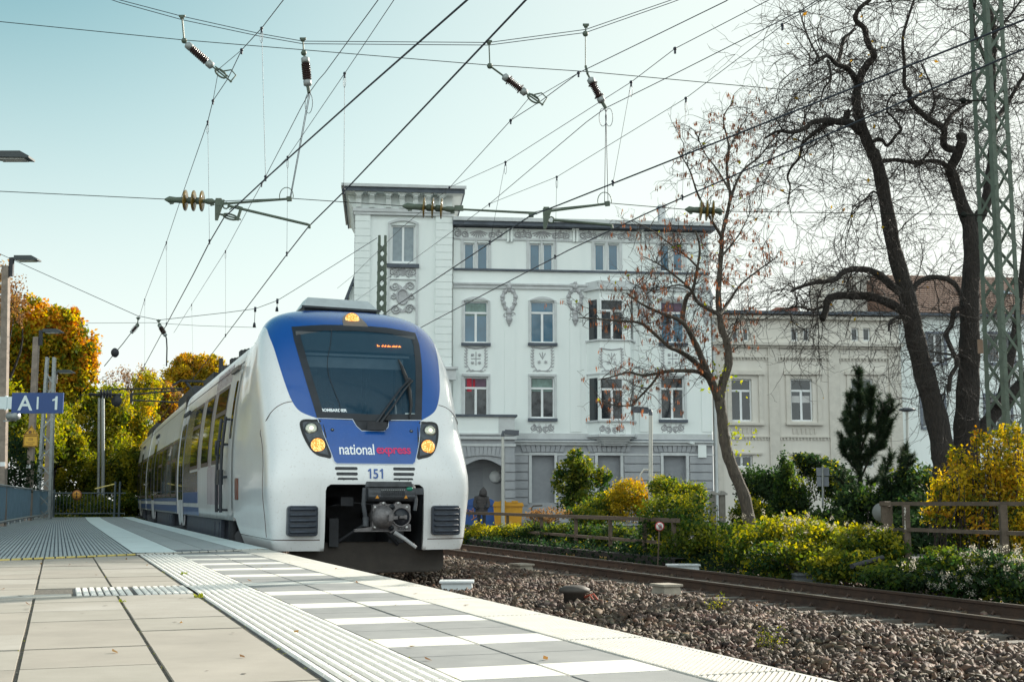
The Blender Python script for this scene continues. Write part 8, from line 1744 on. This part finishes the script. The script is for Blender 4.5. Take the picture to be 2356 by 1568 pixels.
def person():
    Y = 50.; base = atY(1108, 1150, Y); base = np.array([base[0], Y, .07]); top = atY(1110, 1122, Y)[2]; H = top - base[2]; k = H / 1.78
    t = thing('person', 'person in a padded dark grey hooded coat beside the containers, seen from behind', 'person', tuple(base)); mc = pmat('coat_grey', (.055, .05, .052), .8, var=.25, scale=8, bump=.5, bscale=12, dist=.03); mj = pmat('trousers_dark', (.03, .035, .045), .85); ms = pmat('skin', (.45, .27, .2), .6)
    S_ = lambda *p: tuple(q * k for q in p)
    # body: pelvis root, legs, torso, head, arms with hands
    V = [S_(0, 0, .95), S_(.1, 0, .9), S_(.11, .02, .5), S_(.11, .03, .09), S_(.12, -.12, .05), S_(-.1, 0, .9), S_(-.11, .02, .5), S_(-.11, .03, .09), S_(-.1, -.12, .05), S_(0, 0, 1.15), S_(0, .0, 1.38), S_(0, -.02, 1.5), S_(0, -.05, 1.62), S_(0, -.06, 1.72), S_(.2, 0, 1.40), S_(.27, -.02, 1.15), S_(.2, -.2, 1.0), S_(.12, -.28, 1.02), S_(-.2, 0, 1.40), S_(-.27, -.02, 1.15), S_(-.2, -.2, 1.0), S_(-.12, -.28, 1.02)]
    E = [(0, 1), (1, 2), (2, 3), (3, 4), (0, 5), (5, 6), (6, 7), (7, 8), (0, 9), (9, 10), (10, 11), (11, 12), (12, 13), (10, 14), (14, 15), (15, 16), (16, 17), (10, 18), (18, 19), (19, 20), (20, 21)]
    Rr = [.15, .10, .075, .055, .05, .10, .075, .055, .05, .16, .17, .07, .10, .09, .08, .07, .05, .04, .08, .07, .05, .04]
    o = skin_mesh('body', V, E, [r * k for r in Rr], mj, t, 2)
    # coat: quilted tube with sleeves, and a hood with its peak
    b = MB(); prof = []
    for i in range(22):
        z = .72 + i * .036; w = np.interp(z, [.72, .95, 1.15, 1.38, 1.48, 1.52], [.25, .235, .225, .24, .17, .10]) + (.012 if i % 3 else -.006); prof.append((w * k, z * k))
    b.lathe(prof, (0, 0, 0), (0, 0, 1), 20); v = np.array(b.v); v[:, 1] *= .68; v[:, 0] *= 1.05; b.v = [tuple(q) for q in v]; b.build('coat', [mc], t, False)
    for s in (-1, 1):
        b = MB(); n = 14; P = smooth_poly([(s * .2, 0, 1.42), (s * .275, -.02, 1.2), (s * .26, -.1, 1.02), (s * .17, -.24, 1.0)], 5, False); b.tube([np.array(q) * k for q in P], [(.085 - .02 * i / len(P) + (.006 if i % 2 else -.004)) * k for i in range(len(P))], 10); b.build('sleeve', [mc], t, False)
    b = MB(); b.lathe([(.15 * k, 1.46 * k), (.17 * k, 1.52 * k), (.16 * k, 1.62 * k), (.125 * k, 1.71 * k), (.07 * k, 1.77 * k), (.012 * k, 1.83 * k)], (-.03 * k, -.03 * k, 0), (.06, -.02, 1), 14); b.ball((.11 * k, .05 * k, 1.52 * k), .12 * k, 10, 0, (1, .8, .8)); b.build('hood', [mc], t, False)
person()
def driver():
    # seated behind the desk, face just above the lower edge of the windscreen
    c = T(-.36, 3.15, 2.36); h = TH0
    t = thing('person', 'train driver behind the windscreen, face and shoulders just visible', 'person', tuple(c), h); ms = pmat('driver_skin', (.5, .2, .15), .6); mj = pmat('driver_jacket', (.03, .04, .07), .8)
    V = [(0, 0, -.25), (0, 0, .1), (0, -.02, .3), (0, -.03, .38), (0, -.05, .46), (0, -.05, .58), (.19, 0, .24), (.26, -.08, 0), (.18, -.32, -.06), (.1, -.4, -.04), (-.19, 0, .24), (-.26, -.08, 0), (-.18, -.32, -.06), (-.1, -.4, -.04)]
    E = [(0, 1), (1, 2), (2, 3), (3, 4), (4, 5), (2, 6), (6, 7), (7, 8), (8, 9), (2, 10), (10, 11), (11, 12), (12, 13)]; skin_mesh('body', V, E, [.17, .17, .13, .062, .095, .085, .075, .06, .045, .04, .075, .06, .045, .04], ms, t, 2)
    b = MB(); b.lathe([(.19, -.3), (.21, 0), (.22, .2), (.12, .3), (.07, .34)], (0, 0, 0), (0, 0, 1), 16); v = np.array(b.v); v[:, 1] *= .65; b.v = [tuple(q) for q in v]; b.build('jacket', [mj], t, False)
    b = MB(); b.ball((0, -.02, .575), .108, 12, 0, (1, 1.05, .75)); b.build('hair', [pmat('hair_dark', (.04, .03, .025), .8)], t, False)
    b = MB(); b.lathe([(.02, 0), (.018, .03), (.005, .045)], (0, -.14, .47), (0, -1, -.3), 8); b.build('nose', [ms], t, False); b = MB()
    for s in (-1, 1): b.ball((s * .038, -.135, .505), .013, 8)
    b.build('eyes', [M_black], t, False); b = MB(); b.box((0, -.14, .415), (.055, .012, .01)); b.build('mouth', [pmat('lip', (.3, .08, .07), .6)], t, False)
driver()
def bins():
    mbz = pmat('bin_blue', (.02, .085, .30), .45, var=.12); my = pmat('bin_yellow', (.62, .30, .012), .4, var=.08)
    c = atY(1106, 1190, 54); t = thing('waste_container', 'big blue waste container with a domed lid behind the person', 'container', (c[0], 54, .07)); k = 54 / FPX; w = 36 * k
    b = MB(); b.bx(-w, w, -.6, .6, .2, 1.0); b.build('bin', [mbz], t, False); b = MB(); P = [(-w - .03, 0)] + [(-(w + .03) * math.cos(a), .34 * math.sin(a)) for a in np.linspace(.1, PI - .1, 12)] + [(w + .03, 0)]; b.prism(P, (0, -.65, 1.0), (1, 0, 0), (0, 0, 1), (0, 1.3, 0)); b.build('lid', [mbz], t, False); b = MB()
    for x in (-w + .1, w - .1): b.lathe([(.1, -.05), (.1, .05)], (x, -.4, .1), (1, 0, 0), 12)
    b.build('wheels', [M_black], t, False)
    b = MB(); P = [(x * .3 + .05 * math.sin(x * 9), y) for x, y in ((-.9, .15), (-.5, .5), (-.1, .2), (.3, .55), (.6, .15))]; b.tube([(-w + .25 + p[0], -.61, .35 + p[1]) for p in P], .025, 4); b.tube([(-w + .2, -.61, .8), (-w + .6, -.61, .6), (-w + .3, -.61, .4)], .025, 4); b.build('graffiti', [pmat('graffiti_orange', (.5, .2, .1), .7)], t, False)
    c = atY(1169, 1190, 52); t = thing('waste_container', 'orange yellow waste container with a ribbed lid by the lamp pole', 'container', (c[0], 52, .07)); w = 33 * 52 / FPX
    b = MB(); b.prism([(-w + .06, .2), (w - .06, .2), (w, .98), (-w, .98)], (0, -.5, 0), (1, 0, 0), (0, 0, 1), (0, 1.0, 0)); b.build('bin', [my], t, False); b = MB(); b.prism([(-w - .04, 0), (w + .06, 0), (w, .14), (-w + .05, .2)], (0, -.55, .98), (1, 0, 0), (0, 0, 1), (0, 1.1, 0))
    for x in (-w + .25, w - .45): b.bx(x, x + .26, -.57, .5, 1.12, 1.2)
    b.build('lid', [my], t, False)
    # low plinth, gate pillars, iron gate
    G_ = 'stone gate pillars'
    for x, Y, lab in ((1640, 44, 'left stone gate pillar with a flat cap beside the mansion'), (1662, 44, 'right stone gate pillar with a flat cap left of the hedge')):
        c = atY(x, 1190, Y); t = thing('gate_pillar', lab, 'pillar', (c[0], Y, .06), 0, G_); h = atY(x, 1130, Y)[2] - .06; b = MB(); b.bx(-.1, .1, -.1, .1, 0, h - .12); b.build('shaft', [pmat('pillar_stone', (.2, .19, .17), .9, var=.2)], t, False); b = MB(); b.bx(-.17, .17, -.17, .17, h - .12, h - .06); b.prism([(-.15, 0), (.15, 0), (.05, .08), (-.05, .08)], (0, -.15, h - .06), (1, 0, 0), (0, 0, 1), (0, .3, 0)); b.build('cap', [pmat('pillar_cap', (.32, .31, .29), .85)], t, False)
    c = atY(1651, 1190, 44.1); t = thing('iron_gate', 'small wrought iron gate between the two stone pillars', 'gate', (c[0], 44.1, .06)); b = MB()
    for i in range(5): b.tube([(-.12 + i * .06, 0, .1), (-.12 + i * .06, 0, 1.0)], .008, 4)
    b.tube([(-.15, 0, .9), (.15, 0, .9)], .012, 4); b.tube([(-.15, 0, .3), (.15, 0, .3)], .012, 4); b.build('bars', [M_black], t, False)
    # boards seen from behind
    t = thing('sign_board', 'two grey sign boards on a post seen from behind near the pine', 'sign', tuple(atY(1892, 1165, 40))); b = MB(); b.tube([atY(1893, 1165, 40), atY(1893, 1072, 40)], .035, 8); b.build('post', [M_galv], t)
    for (x0, x1, y0, y1) in ((1879, 1909, 1075, 1094), (1880, 1908, 1096, 1118)):
        b = MB(); a, q = atY(x0, y0, 40), atY(x1, y1, 40); b.bx(a[0], q[0], 40.04, 40.06, q[2], a[2]); b.build('board', [pmat('board_grey', (.2, .22, .25), .6)], t)
    t = thing('notice', 'small white notice with a red frame on the wall behind the pine', 'notice', tuple(atY(2088, 1120, 39))); b = MB(); b.box((0, 0, 0), (.28, .02, .22)); b.build('frame', [pmat('notice_red', (.4, .06, .06), .6)], t, False); b = MB(); b.box((0, -.012, 0), (.24, .01, .18)); b.build('sheet', [M_frame], t, False)
    # round no entry sign by the rails
    Y = 26.4; c = atY(1517.5, 1210, Y); k = Y / FPX; t = thing('prohibition_sign', 'round white sign with red ring and black hand on a thin rusty pole', 'sign', (c[0], Y, -.1)); P = c - np.array([c[0], Y, -.1])
    b = MB(); b.lathe([(10.6 * k, 0), (10.6 * k, .012)], P, (0, -1, 0), 32); b.build('ring', [pmat('ring_red', (.42, .05, .06), .5)], t, False); b = MB(); b.lathe([(8.3 * k, .013), (8.3 * k, .017)], P, (0, -1, 0), 32); b.build('disc', [pmat('disc_white', (.72, .7, .68), .5)], t, False)
    b = MB(); q = P + np.array([.018, -.024, -.005]); b.prism([(-.022, -.035), (.022, -.035), (.026, .0), (.02, .015), (-.02, .015), (-.026, 0)], q, (1, 0, 0), (0, 0, 1), (0, .003, 0))
    for x, l, a in ((-.017, .042, -.18), (-.006, .05, -.05), (.006, .05, .06), (.017, .042, .18)): b.beam(q + np.array([x, 0, .012]), q + np.array([x + l * math.sin(a), 0, .012 + l * math.cos(a)]), .009, .004)
    b.beam(q + np.array([-.02, 0, -.012]), q + np.array([-.048, 0, .014]), .01, .004); b.build('hand', [M_black], t, False)
    b = MB(); d = 7.6 * k; b.beam(P + np.array([-d * .72, -.026, d * .72]), P + np.array([d * .72, -.026, -d * .72]), .014, .003, 0, (0, 1, 0)); b.build('slash', [MATS['ring_red']], t, False); b = MB(); b.tube([P + np.array([0, .02, 0]), (.0 - .05, .02, 0)], .016, 6); b.build('pole', [M_rustr], t, False)
    # low dark wall with writing
    w = thing('retaining_wall', 'low dark stained wall with scrawled letters below the hedge', 'wall', PS(24, -9.05, -.25)); b = MB()
    ss = np.arange(19, 33.1, 1.)
    A = [PS(s, -9.0, -.3) for s in ss] + [PS(s, -9.0, .1) for s in ss] + [PS(s, -9.35, .1) for s in ss]; n = len(ss); b.add(A, [(i, i + 1, n + i + 1, n + i) for i in range(n - 1)] + [(n + i, n + i + 1, 2 * n + i + 1, 2 * n + i) for i in range(n - 1)]); b.build('wall', [pmat('wall_dark', (.016, .014, .013), .95, var=.4, scale=4, bump=.3)], w)
    mg_ = pmat('graffiti_ochre', (.28, .19, .06), .85)
    for txt, s0, hh in (('DHS', 22.6, .24), ('PASVOI', 24.6, .17)):
        v, f = text2d(txt, hh, .006); b = MB(); b.add([PS(s0 - x, -8.985, -.08 + y) for x, y in v], f); b.build('graffiti', [mg_], w)
    t = thing('concrete_pipe', 'grey pipe end leaning out of the low tangle by the railing', 'pipe', tuple(atY(1990, 1300, 19.5))); b = MB(); b.tube([atY(1960, 1302, 19.4), atY(2030, 1282, 20)], .04, 12); b.build('tube', [M_dark], t)
    t = thing('bent_rail', 'thin bent metal bar by the brown bramble', 'bar', tuple(atY(1172, 1180, 45))); b = MB(); A_ = lambda x, y: atY(x, y, 45); b.tube([A_(1223, 1185), A_(1223, 1168), A_(1227, 1163), A_(1248, 1162)], .03, 6); b.build('tube', [M_rustr], t)
bins()
# ================================================================ LIGHT, SKY, CAMERA
SUN_AZ = R(44)   # to the right of straight ahead
SUN_EL = R(24)
W = bpy.data.worlds.new('World'); S.world = W; W.use_nodes = True
nt = W.node_tree; N = nt.nodes; L = nt.links; bg = N['Background']
sky = N.new('ShaderNodeTexSky'); sky.sky_type = 'NISHITA'; sky.sun_disc = False; sky.sun_elevation = SUN_EL; sky.sun_rotation = SUN_AZ
sky.air_density = 1.0; sky.dust_density = .7; sky.ozone_density = .6
def mixn(bt, f, c1, c2):
    n = N.new('ShaderNodeMixRGB'); n.blend_type = bt
    for i, q in ((0, f), (1, c1), (2, c2)):
        if hasattr(q, 'is_output'): L.new(q, n.inputs[i])
        else: n.inputs[i].default_value = q
    return n.outputs[0]
def mrange(src, a, b, c, d):
    n = N.new('ShaderNodeMapRange'); n.interpolation_type = 'SMOOTHSTEP'
    for i, q in enumerate((a, b, c, d)): n.inputs[i + 1].default_value = q
    L.new(src, n.inputs[0]); return n.outputs[0]
tc = N.new('ShaderNodeTexCoord'); sep = N.new('ShaderNodeSeparateXYZ'); L.new(tc.outputs['Generated'], sep.inputs[0])
col = mixn('MULTIPLY', 1, sky.outputs[0], (.044, .073, .057, 1))
# pale air towards the horizon; sky behind the camera brightened, added fill for facades
col = mixn('MIX', mrange(sep.outputs['Z'], .02, .46, .97, 0), col, (.45, .465, .455, 1))
dv = N.new('ShaderNodeVectorMath'); dv.operation = 'DOT_PRODUCT'; L.new(tc.outputs['Generated'], dv.inputs[0]); dv.inputs[1].default_value = (math.sin(SUN_AZ) * .95, math.cos(SUN_AZ) * .95, .31)
col = mixn('MIX', mrange(dv.outputs['Value'], .42, 1.0, 0, .93), col, (.47, .48, .45, 1))
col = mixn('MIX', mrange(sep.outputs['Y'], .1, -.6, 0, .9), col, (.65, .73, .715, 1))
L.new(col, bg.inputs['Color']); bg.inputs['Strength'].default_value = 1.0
sl = bpy.data.lights.new('sun', 'SUN'); sl.energy = 4.3; sl.angle = R(.5); sl.color = (1, .93, .8)
so = bpy.data.objects.new('sun', sl); link(so)
sd = Vector((math.sin(SUN_AZ) * math.cos(SUN_EL), math.cos(SUN_AZ) * math.cos(SUN_EL), math.sin(SUN_EL)))
so.rotation_euler = sd.to_track_quat('Z', 'Y').to_euler(); so.location = (20, 40, 30)
cam = bpy.data.cameras.new('camera'); co = bpy.data.objects.new('camera', cam); link(co)
co.location = (0, 0, CAMZ); co.rotation_euler = (PI / 2 + PITCH, 0, 0)
cam.sensor_width = 36; cam.lens = FPX / 2356 * 36; cam.clip_end = 5000; cam.clip_start = .05
S.camera = co
S.view_settings.view_transform = 'Standard'; S.view_settings.look = 'None'; S.view_settings.exposure = 1.16; S.view_settings.gamma = 1
S.cycles.max_bounces = 6; S.cycles.transparent_max_bounces = 12; S.cycles.use_denoising = True
S.cycles.diffuse_bounces = 3; S.cycles.glossy_bounces = 3
